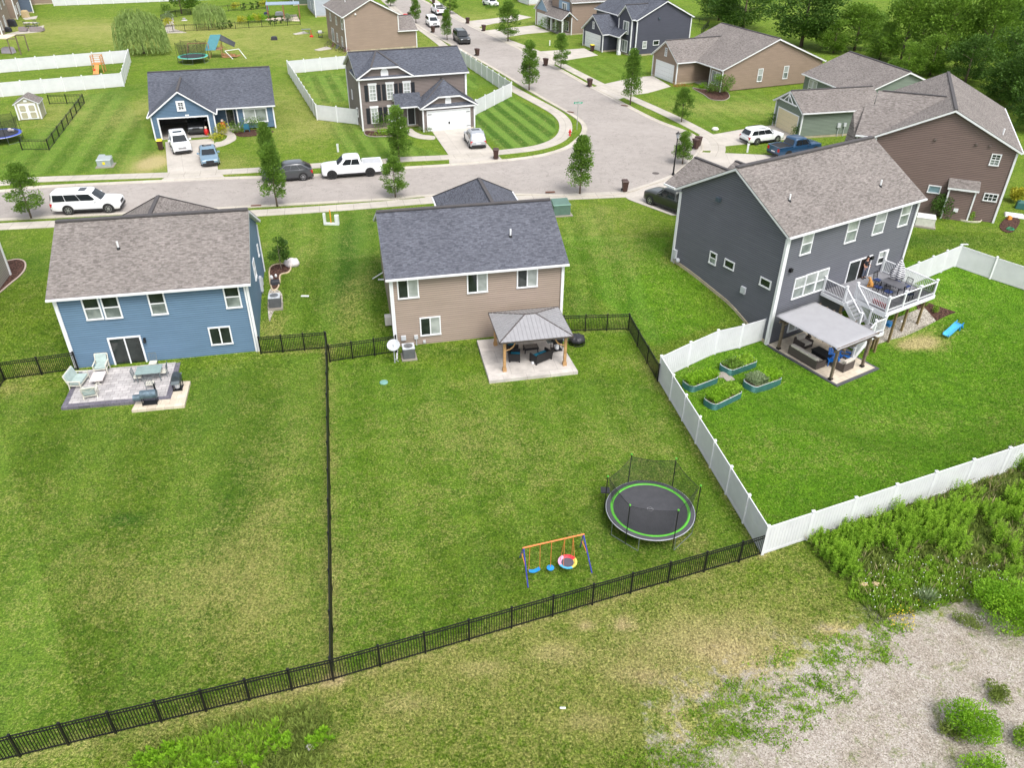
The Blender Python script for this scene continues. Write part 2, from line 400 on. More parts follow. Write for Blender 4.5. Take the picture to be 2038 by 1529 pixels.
    straw = t.mix(t.mapr(at['dry'], 0.7, 1.2), straw, (0.50, 0.40, 0.22, 1))
    c = t.mix(t.mapr(dryn, 0.12, 0.95, 0.0, 0.80), green, straw)
    # blade scale texture
    c = t.mix(0.95, c, t.ramp(fine, [(0.36, (0.20, 0.21, 0.20, 1)), (0.64, (0.78, 0.77, 0.72, 1))]), 'OVERLAY')
    c = t.mix(0.55, c, t.ramp(vf, [(0.3, (0.3, 0.3, 0.3, 1)), (0.7, (0.7, 0.7, 0.7, 1))]), 'OVERLAY')
    # wild soil
    wcol = t.ramp(t.noise(2.2, 6, 0.8, co), [(0.3, (0.060, 0.095, 0.020, 1)), (0.55, (0.11, 0.165, 0.035, 1)), (0.75, (0.27, 0.25, 0.12, 1))])
    c = t.mix(t.mapr(t.math('ADD', at['wild'], t.math('MULTIPLY', t.math('SUBTRACT', pat, 0.5), 1.2)), 0.25, 0.8, 0, 0.85), c, wcol)
    # gravel
    vo = t.n('ShaderNodeTexVoronoi', _Scale=24.0); t.l(co, vo.inputs['Vector'])
    vs_ = t.n('ShaderNodeSeparateColor'); t.l(vo.outputs['Color'], vs_.inputs[0])
    gcol = t.ramp(vs_.outputs[0], [(0.0, (0.21, 0.18, 0.15, 1)), (0.25, (0.35, 0.31, 0.27, 1)), (0.75, (0.46, 0.415, 0.37, 1)), (1.0, (0.60, 0.56, 0.51, 1))])
    gcol = t.mix(0.6, gcol, t.ramp(t.noise(0.8, 6, 0.7, co), [(0.35, (0.40, 0.38, 0.33, 1)), (0.65, (0.6, 0.6, 0.6, 1))]), 'OVERLAY')
    gf = t.math('ADD', at['grav'], t.math('MULTIPLY', t.math('SUBTRACT', t.noise(0.75, 7, 0.78, mp.outputs[0], 0.8), 0.5), 3.4))
    gf = t.math('ADD', gf, t.math('MULTIPLY', t.math('SUBTRACT', clump, 0.5), 1.6)); gf = t.math('MULTIPLY', t.mapr(gf, 0.30, 0.85), t.mapr(at['grav'], 0.02, 0.3))
    c = t.mix(gf, c, gcol)
    t.out(c, 0.95, 0, 0.12)
    hgt_ = t.math('ADD', t.math('MULTIPLY', fine, 1.0), t.math('MULTIPLY', vf, 0.5)); t.bump(hgt_, 0.9, 0.10)
    me.materials.append(t.m); MAT['lawn'] = t.m
ground()

# ---- paving materials
def concrete(name, base, joint=None, jcol=0.6, tint=0.12):
    t = NT(name); co = t.coord()
    c = Vector(base); n1 = t.noise(0.6, 6, 0.65, co); n2 = t.noise(14, 3, 0.6, co)
    col = t.ramp(n1, [(0.3, tuple(c*(1-tint))+(1,)), (0.7, tuple(c*(1+tint))+(1,))])
    col = t.mix(0.35, col, t.ramp(n2, [(0.3, (0.35,)*3+(1,)), (0.7, (0.65,)*3+(1,))]), 'OVERLAY')
    if joint:
        uv = t.n('ShaderNodeUVMap').outputs[0]; br = t.n('ShaderNodeTexBrick', _Scale=1.0, offset=0.0)
        br.inputs['Brick Width'].default_value = joint[0]; br.inputs['Row Height'].default_value = joint[1]; br.inputs['Mortar Size'].default_value = 0.02
        br.inputs['Color1'].default_value = (1,1,1,1); br.inputs['Color2'].default_value = (0.93,0.93,0.93,1); br.inputs['Mortar'].default_value = (jcol,)*3+(1,)
        t.l(uv, br.inputs['Vector']); col = t.mix(1.0, col, br.outputs['Color'], 'MULTIPLY')
    t.out(col, 0.9, 0, 0.2); t.bump(n2, 0.3, 0.01); return t.m
CONC = concrete('concrete_walk', (0.45, 0.415, 0.365), (1.5, 6.0))
DRIVE = concrete('concrete_drive', (0.46, 0.425, 0.38), (3.0, 3.6), 0.72)
CURB = concrete('concrete_curb', (0.46, 0.42, 0.36), (3.0, 5.0))
def asphalt():
    t = NT('asphalt'); co = t.coord(); n1 = t.noise(0.12, 6, 0.7, co); n2 = t.noise(22, 3, 0.7, co); n3 = t.noise(0.9, 6, 0.75, co)
    col = t.ramp(n1, [(0.3, (0.295, 0.268, 0.246, 1)), (0.7, (0.355, 0.324, 0.300, 1))])
    col = t.mix(0.5, col, t.ramp(n2, [(0.3, (0.32,)*3+(1,)), (0.7, (0.68,)*3+(1,))]), 'OVERLAY')
    col = t.mix(0.35, col, t.ramp(n3, [(0.35, (0.4,)*3+(1,)), (0.65, (0.6,)*3+(1,))]), 'OVERLAY')
    vo = t.n('ShaderNodeTexVoronoi', feature='DISTANCE_TO_EDGE', _Scale=0.16); 
    mp = t.n('ShaderNodeMix', data_type='VECTOR'); mp.inputs[0].default_value = 0.18; t.l(co, mp.inputs[4]); nn = t.n('ShaderNodeTexNoise', _Scale=0.6, _Detail=5.0); t.l(co, nn.inputs[0]); 
    sc = t.n('ShaderNodeVectorMath', operation='SCALE'); sc.inputs['Scale'].default_value = 12.0; t.l(nn.outputs['Color'], sc.inputs[0]); ad = t.n('ShaderNodeVectorMath', operation='ADD'); t.l(co, ad.inputs[0]); t.l(sc.outputs[0], ad.inputs[1]); t.l(ad.outputs[0], vo.inputs['Vector'])
    crack = t.math('LESS_THAN', vo.outputs['Distance'], 0.006)
    col = t.mix(t.math('MULTIPLY', crack, 0.55), col, (0.12, 0.105, 0.095, 1))
    t.out(col, 0.92, 0, 0.2); t.bump(n2, 0.4, 0.01); return t.m
ASPH = asphalt()

# ---- roads (pixel traced once, then fixed world polylines)
C1 = crom(W([(-420,402),(-200,392),(0,383),(76,375),(324,363),(457,357),(617,352),(760,339.5),(895,331),(1000,322),(1060,315),(1102,306),(1135,294),(1155,279),(1166,266),(1168,252),(1158,239),(1133,222),(1071,187),(1000,143.5),(913,94),(842,55),(781,10),(740,-15),(690,-42)]), 5)
C2 = crom(W([(-420,455),(-200,446),(0,435),(241,423),(500,409),(771,394),(855,387),(1032,385),(1150,388),(1230,383),(1281,368),(1332,350),(1362,328),(1383,306),(1390,290),(1380,275),(1357,262),(1300,240),(1245,212),(1219,198),(1163,168),(1094,130),(1000,82),(906,38),(839,0),(800,-18),(745,-42)]), 5)
def offset(P, d):
    out = []
    for i, p in enumerate(P):
        t = P[min(i+1, len(P)-1)]-P[max(i-1, 0)]; t.z = 0; t.normalize()
        out.append(Vector((p.x-t.y*d, p.y+t.x*d, p.z)))
    return out
def sheet(name, pts, z, mat, dirpts=None, depth=0.25, parent=None, flat=None):
    "slab with its top z above the terrain, following it, or level at height flat"
    bm = bmesh.new(); vs = [bm.verts.new((p.x, p.y, (TZ(p.x, p.y) if flat is None else flat)+z)) for p in pts]
    f = bm.faces.new(vs); bm.normal_update()
    if f.normal.z < 0: f.normal_flip()
    bmesh.ops.triangulate(bm, faces=[f])
    if dirpts: d = (dirpts[1]-dirpts[0]); d.z = 0; d.normalize(); o_ = dirpts[0]
    else: d = Vector((1, 0, 0)); o_ = Vector((0, 0, 0))
    r = bmesh.ops.extrude_face_region(bm, geom=list(bm.faces))
    nv = [g_ for g_ in r['geom'] if isinstance(g_, bmesh.types.BMVert)]
    old = [v for v in bm.verts if v not in set(nv)]
    for v in old: v.co.z -= depth
    bmesh.ops.recalc_face_normals(bm, faces=list(bm.faces))
    uv = bm.loops.layers.uv.new('UVMap')
    for f in bm.faces:
        for l in f.loops:
            q = l.vert.co-o_; l[uv].uv = (q.x*d.x+q.y*d.y, -q.x*d.y+q.y*d.x)
    me = bpy.data.meshes.new(name); bm.to_mesh(me); bm.free(); me.materials.append(mat)
    o = bpy.data.objects.new(name, me); COL.objects.link(o)
    if parent: o.parent = parent
    return o
def ribbon(name, P, offs, mat):
    "offs: list of (sideways offset, height above terrain)"
    m = MB(); rows = [offset(P, d) for d, h in offs]; s = 0; S = [0]
    for a, b in zip(P, P[1:]): s += (b-a).length; S.append(s)
    for i in range(len(P)-1):
        for k in range(len(offs)-1):
            q = [rows[k][i], rows[k][i+1], rows[k+1][i+1], rows[k+1][i]]; hh = [offs[k][1], offs[k][1], offs[k+1][1], offs[k+1][1]]
            uvs = [(S[i], offs[k][0]), (S[i+1], offs[k][0]), (S[i+1], offs[k+1][0]), (S[i], offs[k+1][0])]
            pts = [(p.x, p.y, TZ(p.x, p.y)+h) for p, h in zip(q, hh)]
            if offs[0][0] > offs[-1][0]: pts = pts[::-1]; uvs = uvs[::-1]
            m.face(pts, uv=uvs)
    return m.build(name, mat, smooth=False)
tag(sheet('road', C2+C1[::-1], 0.012, ASPH, depth=0.1), kind='structure')
tag(ribbon('kerb', C1, [(-0.05, 0.0), (-0.04, 0.022), (0.30, 0.030), (0.42, 0.085), (0.60, 0.085), (0.62, -0.1)], CURB), kind='structure')
tag(ribbon('kerb', C2, [(0.05, 0.0), (0.04, 0.022), (-0.30, 0.030), (-0.42, 0.085), (-0.60, 0.085), (-0.62, -0.1)], CURB), kind='structure')
WALKS = [[(-420,478),(-200,465),(0,451.5),(110,446),(300,435),(520,424),(700,412),(868,398.5),(950,396),(1034,396),(1130,392),(1244,387)],
 [(-420,390),(-200,378),(0,365),(59,358.5),(200,353),(334,348.5),(434,343),(508,339),(615,331),(758,321.5),(811,317),(895,313),(995,303.5),(1064,295),(1103,283),(1122,268),(1126,250),(1118,234),(1095,217),(1028,181),(992,159),(940,127),(900,104),(878,87),(853,68),(815,42),(790,22),(760,-5)],
 [(820,-35),(860,-2),(898,25),(923,41),(960,61),(1042,93),(1070,104),(1097,116),(1122,131),(1196,169),(1255,195),(1337,232),(1406,268),(1425,282),(1430,297),(1424,312)]]
for wk in WALKS:
    P = crom(W(wk), 5); tag(ribbon('footpath', P, [(-0.78, -0.1), (-0.76, 0.045), (0.76, 0.045), (0.78, -0.1)], CONC), kind='structure')
DRV = {
 'ranch': ([(329,283),(425,276),(428,300),(434,338),(446,352),(457,357),(324,363),(318,361),(334,349),(334,344)], ((425,276),(446,352))),
 'char': ([(857,257),(937,249),(960,275),(980,299),(1000,318),(1000,322),(895,331),(894,322),(893,309),(875,283)], ((937,249),(980,299))),
 'taupe': ([(1299,151),(1335,172),(1290,185),(1255,190),(1224,200),(1219,198),(1163,168),(1178,174),(1208,166),(1262,154)], ((1299,151),(1208,166))),
 'navy': ([(1163,96),(1190,110),(1150,116),(1120,121),(1096,131),(1094,130),(1030,98),(1045,103),(1077,102)], ((1163,96),(1077,102))),
 'beige': ([(1063,50),(1094,63),(1050,67),(1016,72),(994,79),(945,57),(960,61),(989,58)], ((1063,50),(989,58))),
 'white': ([(1030,28),(1058,34),(1020,42),(985,46),(940,56),(920,43),(930,42),(985,36)], ((1030,28),(985,36))),
 'green': ([(1540,249),(1588,275),(1520,283),(1443,291),(1440,300),(1392,300),(1383,282),(1393,268),(1418,268),(1480,257)], ((1540,249),(1418,268))),
 'brown': ([(1444,305),(1535,309),(1640,312),(1700,300),(1700,340),(1600,345),(1444,334),(1400,352),(1362,328),(1388,303)], ((1444,305),(1640,312))),
 'dark': ([(1232,384),(1281,369),(1335,349),(1352,350),(1400,350),(1500,352),(1470,440),(1334,428),(1252,398)], ((1252,398),(1334,428))),
 'tan': ([(760,394),(800,405),(940,400),(900,383),(855,387),(840,390),(868,398),(880,440),(990,440),(1000,420),(870,395)], None)}
for k, (P, dp) in DRV.items():
    if k == 'tan': P = [(836,389),(880,386),(1000,385),(1010,396),(1010,432),(870,440),(864,400)]; dp = ((836,389),(1000,385))
    if k == 'ranch': continue
    tag(sheet('driveway', W(P), 0.035+0.003*(k in 'tan'), DRIVE, W(dp)), kind='structure')
tag(sheet('driveway', W(DRV['ranch'][0]), 0.035, DRIVE, W(DRV['ranch'][1])), kind='structure')
tag(sheet('footpath', crom(W([(431,262),(441,262),(458,262),(468,268),(470,277),(460,284),(445,290),(428,293),(428,284),(440,282),(450,276),(452,270),(446,268)]),3,True), 0.04, CONC, W([(431,262),(470,270)])), kind='structure')
tag(sheet('footpath', crom(W([(818,256),(826,262),(840,268),(856,270),(866,272),(862,278),(835,276),(815,270),(808,262)]),3,True), 0.04, CONC, W([(818,256),(866,272)])), kind='structure')
# ================================================================ HOUSES
SH_BROWN = shingle('shingle_weathered_wood', (0.225,0.202,0.188,1), (0.135,0.120,0.111,1), (0.30,0.272,0.257,1))
SH_SLATE = shingle('shingle_slate', (0.118,0.125,0.150,1), (0.070,0.074,0.092,1), (0.155,0.162,0.195,1))
SH_NAVY = shingle('shingle_dark', (0.10,0.11,0.135,1), (0.065,0.07,0.088,1), (0.14,0.15,0.18,1))
RIDGEC = plain('ridge_vent', (0.075,0.070,0.072,1), 0.9)
class House:
    def __init__(s, name, label, px, E, th, zg, wallmat, roofmat, oh=(0.3,0.3)):
        s.t = RAD(th); s.u = Vector((cos(s.t), sin(s.t), 0)); s.v = Vector((-sin(s.t), cos(s.t), 0)); s.n = Vector((0,0,1))
        o = gz(px[0], px[1], E); s.o = Vector((o.x, o.y, 0))+s.u*oh[0]+s.v*oh[1]
        s.zg = zg; s.root = thing(name, label, 'house', (s.o.x, s.o.y, zg), s.t)
        s.wall = MB(); s.wall.mi = 0; s.roof = MB(); s.trim = MB(); s.cap = MB(); s.base = MB(); s.wm = wallmat; s.rm = roofmat; s.misc = []
        s.extra = {}
    def loc(s, p): q = p-s.o; return Vector((q.x*s.u.x+q.y*s.u.y, q.x*s.v.x+q.y*s.v.y, p.z))
    def on(s, face, px, py):
        ax, val = face[0], face[1]; d = ray(px, py); nn = s.v if ax == 'y' else s.u
        t = (val-(CPOS-s.o).dot(nn)+0*CPOS.z)/d.dot(nn) if False else (val-(Vector((0,0,0))-Vector((s.o.x,s.o.y,0))).dot(nn))/Vector((d.x,d.y,0)).dot(nn)
        p = CPOS+t*d; l = s.loc(p); return (l.x if ax == 'y' else l.y, l.z)
    # ---- roof plane with shingle top, white edge below
    def plane(s, pts, th=0.05, tr=0.17):
        P = [Vector(p) for p in pts]; n = (P[1]-P[0]).cross(P[2]-P[0]).normalized()
        if n.z < 0: P = P[::-1]; n = -n
        u = Vector((0,0,1)).cross(n).normalized(); v = n.cross(u); z = Vector((0,0,1))
        uv = [(p.dot(u), p.dot(v)) for p in P]; m = len(P)
        s.roof.face(P, uv=uv)
        for i in range(m):
            a, b = P[i], P[(i+1)%m]
            s.roof.face([a-z*th, b-z*th, b, a], uv=[(0,0)]*4)
            s.trim.face([a-z*(th+tr), b-z*(th+tr), b-z*th, a-z*th])
        s.trim.face([p-z*(th+tr) for p in P][::-1])
    def capline(s, a, b, w_=0.26, h=0.07):
        s.cap.bar(Vector(a)+Vector((0,0,0.02)), Vector(b)+Vector((0,0,0.02)), w_, h)
    def block(s, x0, x1, y0, y1, ze, zr, axis, zb=None, oh=0.3, og=0.3, ridge=None, hip=(0,0), cap=True, wall=True, ends=(True,True), gut=(True,True)):
        "gable block; axis = direction of the ridge; hip = run of a hip at the low / high end"
        if zb is None: zb = s.zg+0.25
        sw = (lambda a, b, z: (a, b, z)) if axis == 'x' else (lambda a, b, z: (b, a, z))
        a0, a1, b0, b1 = (x0, x1, y0, y1) if axis == 'x' else (y0, y1, x0, x1)
        bm_ = (b0+b1)/2 if ridge is None else ridge
        k0 = (zr-ze)/(bm_-(b0-oh)); k1 = (zr-ze)/((b1+oh)-bm_); d = 0.13
        w0, w1, wr = ze+k0*oh-d, ze+k1*oh-d, zr-d
        if wall:
            W_ = s.wall
            W_.face([sw(a0,b0,zb), sw(a1,b0,zb), sw(a1,b0,w0), sw(a0,b0,w0)]); W_.face([sw(a1,b1,zb), sw(a0,b1,zb), sw(a0,b1,w1), sw(a1,b1,w1)])
            for a, hp in ((a0, hip[0]), (a1, hip[1])):
                if hp: W_.face([sw(a,b0,zb), sw(a,b1,zb), sw(a,b1,w1), sw(a,b0,w0)])
                else: W_.face([sw(a,b0,zb), sw(a,b1,zb), sw(a,b1,w1), sw(a,bm_,wr), sw(a,b0,w0)])
            s.base.box(min(x0,x1)+.02, max(x0,x1)-.02, y0+.02, y1-.02, min(s.zg, zb)-2.0, zb+0.001)
        A0, A1 = a0-og, a1+og; r0 = A0+hip[0]; r1 = A1-hip[1]
        s.plane([sw(A0,b0-oh,ze), sw(A1,b0-oh,ze), sw(r1,bm_,zr), sw(r0,bm_,zr)])
        s.plane([sw(A0,b1+oh,ze), sw(r0,bm_,zr), sw(r1,bm_,zr), sw(A1,b1+oh,ze)])
        if hip[0]: s.plane([sw(A0,b0-oh,ze), sw(r0,bm_,zr), sw(A0,b1+oh,ze)]); s.capline(sw(A0,b0-oh,ze), sw(r0,bm_,zr), .2, .04); s.capline(sw(A0,b1+oh,ze), sw(r0,bm_,zr), .2, .04)
        if hip[1]: s.plane([sw(A1,b0-oh,ze), sw(r1,bm_,zr), sw(A1,b1+oh,ze)]); s.capline(sw(A1,b0-oh,ze), sw(r1,bm_,zr), .2, .04); s.capline(sw(A1,b1+oh,ze), sw(r1,bm_,zr), .2, .04)
        if cap: s.capline(sw(r0+.05,bm_,zr), sw(r1-.05,bm_,zr))
        # gutters
        for b, g_ in ((b0-oh-.06, gut[0]), (b1+oh+.06, gut[1])):
            if g_: s.trim.bar(sw(A0,b,ze-.10), sw(A1,b,ze-.10), 0.118, 0.118)
    def corner(s, x, y, z0, z1, w_=0.12):
        s.trim.box(x-w_/2-.012, x+w_/2+.012, y-w_/2-.012, y+w_/2+.012, z0, z1)
    def down(s, x, y, z0, z1, kick=None):
        m = MB(); m.box(x-.05, x+.05, y-.04, y+.04, z0, z1)
        if kick: m.bar((x, y, z0+.06), (x+kick[0], y+kick[1], z0-.02), .1, .08)
        m.build('downspout', TRIM, s.root, offz=s.zg)
    def _frame(s, face):
        ax, val, sg = face
        if ax == 'y': return lambda a, z, o: (a, val+sg*o, z)
        return lambda a, z, o: (val+sg*o, a, z)
    def fbox(s, m, f, a0, a1, z0, z1, o0, o1, mi=None):
        c = [f(a, z, o) for a in (a0, a1) for z in (z0, z1) for o in (o0, o1)]
        xs = [p[0] for p in c]; ys = [p[1] for p in c]
        m.box(min(xs), max(xs), min(ys), max(ys), z0, z1, mi)
    def win(s, face, p1, p2, style='dh', glass=None, name='window', wd=None, ht=None, fr=0.085, frame=None):
        a0, z1 = s.on(face, *p1); a1, z0 = s.on(face, *p2)
        if a0 > a1: a0, a1 = a1, a0
        if z0 > z1: z0, z1 = z1, z0
        if wd: c = (a0+a1)/2; a0, a1 = c-wd/2, c+wd/2
        if ht: c = (z0+z1)/2; z0, z1 = c-ht/2, c+ht/2
        return s.winL(face, a0, a1, z0, z1, style, glass, name, fr, frame)
    def winL(s, face, a0, a1, z0, z1, style='dh', glass=None, name='window', fr=0.085, frame=None):
        f = s._frame(face); m = MB(); glass = glass or [GL_D, GL_B]
        if not isinstance(glass, (list, tuple)): glass = [glass, glass]
        B = lambda *k: s.fbox(m, f, *k)
        B(a0, a1, z1-fr, z1, -.05, .065); B(a0-.015, a1+.015, z0, z0+fr, -.05, .085); B(a0, a0+fr, z0+fr, z1-fr, -.05, .062); B(a1-fr, a1, z0+fr, z1-fr, -.05, .062)
        ca, cz = (a0+a1)/2, (z0+z1)/2; panes = []
        if style in ('dh', 'dhg'):
            B(a0+fr, a1-fr, cz-.035, cz+.035, -.05, .05); panes = [(a0+fr, a1-fr, cz+.035, z1-fr, .0), (a0+fr, a1-fr, z0+fr, cz-.035, .0)]
            if style == 'dhg':
                B(ca-.02, ca+.02, z0+fr, cz-.035, -.02, .030); B(ca-.02, ca+.02, cz+.035, z1-fr, -.02, .030)
                B(a0+fr, a1-fr, (cz+z1-fr)/2-.018, (cz+z1-fr)/2+.018, -.02, .027); B(a0+fr, a1-fr, (cz+z0+fr)/2-.018, (cz+z0+fr)/2+.018, -.02, .027)
        elif style == 'slide':
            B(ca-.04, ca+.04, z0+fr, z1-fr, -.05, .05); panes = [(a0+fr, ca-.04, z0+fr, z1-fr, .0), (ca+.04, a1-fr, z0+fr, z1-fr, .0)]
        elif style == 'grid6':
            for k in (1/3, 2/3): c = a0+fr+(a1-a0-2*fr)*k; B(c-.025, c+.025, z0+fr, z1-fr, -.02, .03)
            B(a0+fr, a1-fr, cz-.02, cz+.02, -.02, .027); panes = [(a0+fr, a1-fr, z0+fr, z1-fr, 0)]
        else: panes = [(a0+fr, a1-fr, z0+fr, z1-fr, 0)]
        w_ = m.build(name, frame or TRIM, s.root, offz=s.zg)
        for i, (b0, b1, c0, c1, _) in enumerate(panes):
            p = MB(); s.fbox(p, f, b0, b1, c0, c1, -.03, .012); pane = p.build('pane', glass[i % len(glass)], w_, offz=s.zg)
        return w_
    def garage(s, face, a0, a1, z0, z1, col=None, rows=4):
        f = s._frame(face); m = MB(); t = .12
        s.fbox(m, f, a0-t, a0, z0, z1+t, -.02, .05); s.fbox(m, f, a1, a1+t, z0, z1+t, -.02, .05); s.fbox(m, f, a0, a1, z1, z1+t, -.02, .05)
        d = m.build('garage_door', TRIM, s.root, offz=s.zg); p = MB(); h = (z1-z0)/rows
        for r in range(rows):
            s.fbox(p, f, a0, a1, z0+h*r+.008, z0+h*(r+1)-.008, -.05, .012)
            for k in range(8):
                w_ = (a1-a0)/8; s.fbox(p, f, a0+w_*k+.08, a0+w_*(k+1)-.08, z0+h*r+.1, z0+h*(r+1)-.1, .01, .022)
        p.build('door_panel', col or plain('garage_white', (0.72,0.74,0.75,1), 0.5, var=.04), d, offz=s.zg)
    def vent(s, x, y, z, h=0.45):
        m = MB(); m.cyl((x,y,z-.15), (x,y,z+h), .06, n=10); v = m.build('vent_pipe', TRIM, s.root, offz=s.zg)
        m = MB(); m.cyl((x,y,z-.1), (x,y,z+.07), .16, .09, n=10); m.build('flashing', BLACKM, v, offz=s.zg)
    def onroof(s, px, py, y0, z0, k):
        "height on the slope z=z0+k*(y-y0) under a pixel"
        f = lambda z: z0+k*(s.loc(gz(px, py, z)).y-y0)-z
        a, b = f(5.0), f(9.0); z = 5.0-a*4.0/(b-a); l = s.loc(gz(px, py, z))
        return l.x, l.y, z
    def part(s, m, name, mat, **kw): return m.build(name, mat, s.root, offz=s.zg, **kw)
    def done(s):
        s.part(s.wall, 'wall', s.wm); s.part(s.roof, 'roof', s.rm); s.part(s.trim, 'trim', TRIM)
        if s.cap.v: s.part(s.cap, 'ridge_cap', RIDGEC)
        if s.base.v: s.part(s.base, 'foundation', FOUND)
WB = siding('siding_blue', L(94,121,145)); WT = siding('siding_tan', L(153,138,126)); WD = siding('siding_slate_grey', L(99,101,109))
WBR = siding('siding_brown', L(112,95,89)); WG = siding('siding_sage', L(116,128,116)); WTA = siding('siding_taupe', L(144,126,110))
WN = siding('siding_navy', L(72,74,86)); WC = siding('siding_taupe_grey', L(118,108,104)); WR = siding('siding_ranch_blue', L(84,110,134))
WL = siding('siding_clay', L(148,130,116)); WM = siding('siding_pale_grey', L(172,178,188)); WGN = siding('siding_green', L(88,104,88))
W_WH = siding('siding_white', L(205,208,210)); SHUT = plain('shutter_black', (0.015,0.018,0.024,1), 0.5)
Y0 = ('y', 0, -1)
# ---------------- near left: blue two storey
h = H_BLUE = House('blue_house', 'two storey blue sided house with weathered brown roof, stone patio behind', (88,596), 5.0, 12, -0.3, WB, SH_BROWN)
h.block(0.05,11.25, 0,10.15, 5.0,7.78,'x', zb=-0.12)
h.block(0.9,7.5, 9.3,16.3, 3.7,6.05,'y', zb=0.9, hip=(0,2.7))
for p in ((0.05,0),(11.25,0),(11.25,10.15)): h.corner(p[0],p[1],-0.2,4.75)
h.capline((-.2,5.07,7.80),(11.5,5.07,7.80),.34,.09)
h.win(Y0,(158.6,592),(208,635)); h.win(Y0,(197,589.7),(246,632.4)); h.win(Y0,(290.4,582),(336.4,625)); h.win(Y0,(441.5,569),(483,611.6))
h.win(Y0,(413,652),(465,683.6),'slide',GL_D); h.win(Y0,(212.5,673),(295,722.7),'slide',GL_D,'sliding_door',fr=.1)
h.win(('x',11.25,1),(503,515),(509,557),'dh',wd=.9)
h.winL(('x',11.25,1),8.2,8.6,3.0,3.9,'fixed')
x,y,z = h.onroof(236,494,-.3,5.0,2.78/5.37); h.vent(x,y,z)
m = MB(); a,z = h.on(Y0,289,678); m.box(a-.06,a+.06,-.2,0,z-.05,z+.22); m.ball((a,-.2,z+.02),.1); h.part(m,'wall_light',BLACKM)
h.down(11.1,-.06,-.25,4.8,(.1,-.7)); h.down(.15,-.06,-.25,4.8)
m = MB()
for y,z0,z1,w_ in ((6.4,.9,2.3,.32),(7.0,1.1,1.9,.24)): m.box(11.25,11.42,y-w_/2,y+w_/2,z0+.3,z1); m.cyl((11.33,y,-.3),(11.33,y,z0+.35),.03)
h.part(m,'utility_meter',plain('meter_grey',(0.5,0.52,0.55,1),.5)); h.done()
# ---------------- middle: tan two storey
h = H_TAN = House('tan_house', 'two storey tan sided house with slate grey roof behind the wooden gazebo', (765,556), 5.0, 12.8, -0.35, WT, SH_SLATE)
h.block(0.05,11.48, 0,9.75, 5.0,7.48,'x', zb=-0.12)
h.block(5.4,11.5, 8.6,17.0, 3.75,6.1,'y', zb=0.9, hip=(0,3.0))
h.corner(0.05,0,-.2,4.75); h.corner(11.48,0,-.2,4.75)
h.capline((-.2,4.87,7.5),(11.75,4.87,7.5),.30,.08)
for a,b in (((789,557),(834.6,592)),((928.6,545),(971,580.6)),((1028.5,536.4),(1069.7,570)),((834.6,632.4),(878,665))): h.win(Y0,a,b,'slide',[GL_D,GL_L])
x,y,z = h.onroof(1016,470,-.3,5.0,2.48/5.17); h.vent(x,y,z,.5)
h.down(.16,-.07,-.3,4.8,(-.15,-1.3)); h.down(11.4,-.07,-.3,4.8)
m = MB()
for px,py,s_ in ((803,672,.16),(828,670,.12),(844.5,679,.08)): a,z = h.on(Y0,px,py); m.box(a-s_,a+s_,-.14,0,z-s_,z+s_)
m.cyl((h.on(Y0,829,684)[0],-.05,-.3),(h.on(Y0,829,684)[0],-.05,.5),.03); h.part(m,'outlet_box',plain('meter_grey',(0.5,0.52,0.55,1),.5))
h.done()
# ---------------- right: dark grey walk-out
h = H_DARK = House('dark_grey_house', 'tall dark grey sided house with brown roof, white deck and stairs behind', (1571,472), 6.9, 32, -1.4, WD, SH_BROWN)
h.block(0,13.7, 0,10.3, 6.9,9.93,'x', zb=-1.4)
h.plane([(-.3,10.62,6.9),(-.3,11.85,6.9),(2.45,11.85,8.42),(2.45,7.87,8.42)]); h.plane([(5.2,10.62,6.9),(2.45,7.87,8.42),(2.45,11.85,8.42),(5.2,11.85,6.9)]); h.capline((2.45,8.1,8.42),(2.45,11.8,8.42)); h.trim.bar((-.36,10.65,6.8),(-.36,11.85,6.8),.118,.118); h.block(6.5,13.3, 9.0,14.3, 3.9,6.2,'y', zb=1.0)
h.wall.box(1.7,4.8, 10.2,11.5, 1.0,6.8)
for p in ((0,0),(0,10.3),(13.7,0)): h.corner(p[0],p[1],-1.5,6.6,.16)
h.capline((-.2,5.15,9.95),(13.9,5.15,9.95),.34,.09)
XS0 = ('x',0,-1)
h.win(XS0,(1414.3,498.5),(1424.3,529.4),'dh'); h.win(XS0,(1443.4,513.4),(1460.4,539.9),'fixed',GL_D); h.win(XS0,(1514.5,549.5),(1532.8,577.5),'fixed',GL_D)
for a,b in (((1599,465.8),(1611.3,503)),((1689.7,438.9),(1700.7,479)),((1745.2,423.2),(1755.1,462.5)),((1797,407),(1803.5,446.8))): h.win(Y0,a,b,'dh',[GL_L,GL_B])
for a,b in (((1582.4,554.6),(1595.8,589.6)),((1605,546.4),(1617.9,582.4)),((1628.2,539.2),(1640.1,575.2))): h.win(Y0,a,b,'dh',[GL_L,GL_B])
h.win(Y0,(1750,501.5),(1761.5,521.3),'dh',[GL_L,GL_D])
a0,z1 = h.on(Y0,1690.6,521.6); a1,z0 = h.on(Y0,1716.5,560)
DOOR_D = (a0, a1+.35, z0, z1)
h.winL(Y0,a0,a1+.35,z0,z1,'slide',[GL_D,plain('dark_interior',(0.01,0.008,0.007,1),.9)],'sliding_door',fr=.1)
h.winL(Y0,2.0,3.6,-1.0,.55,'slide',[GL_L,GL_BLUE],'window')
m = MB(); a,z = h.on(XS0,1432,396.5); m.box(-.22,0,a-.17,a+.17,z-.14,z+.14); h.part(m,'wall_vent',plain('vent_slate',(0.06,0.085,0.11,1),.5))
m = MB(); a,z = h.on(XS0,1480.5,577); m.box(-.16,0,a-.2,a+.2,z-.25,z+.25)
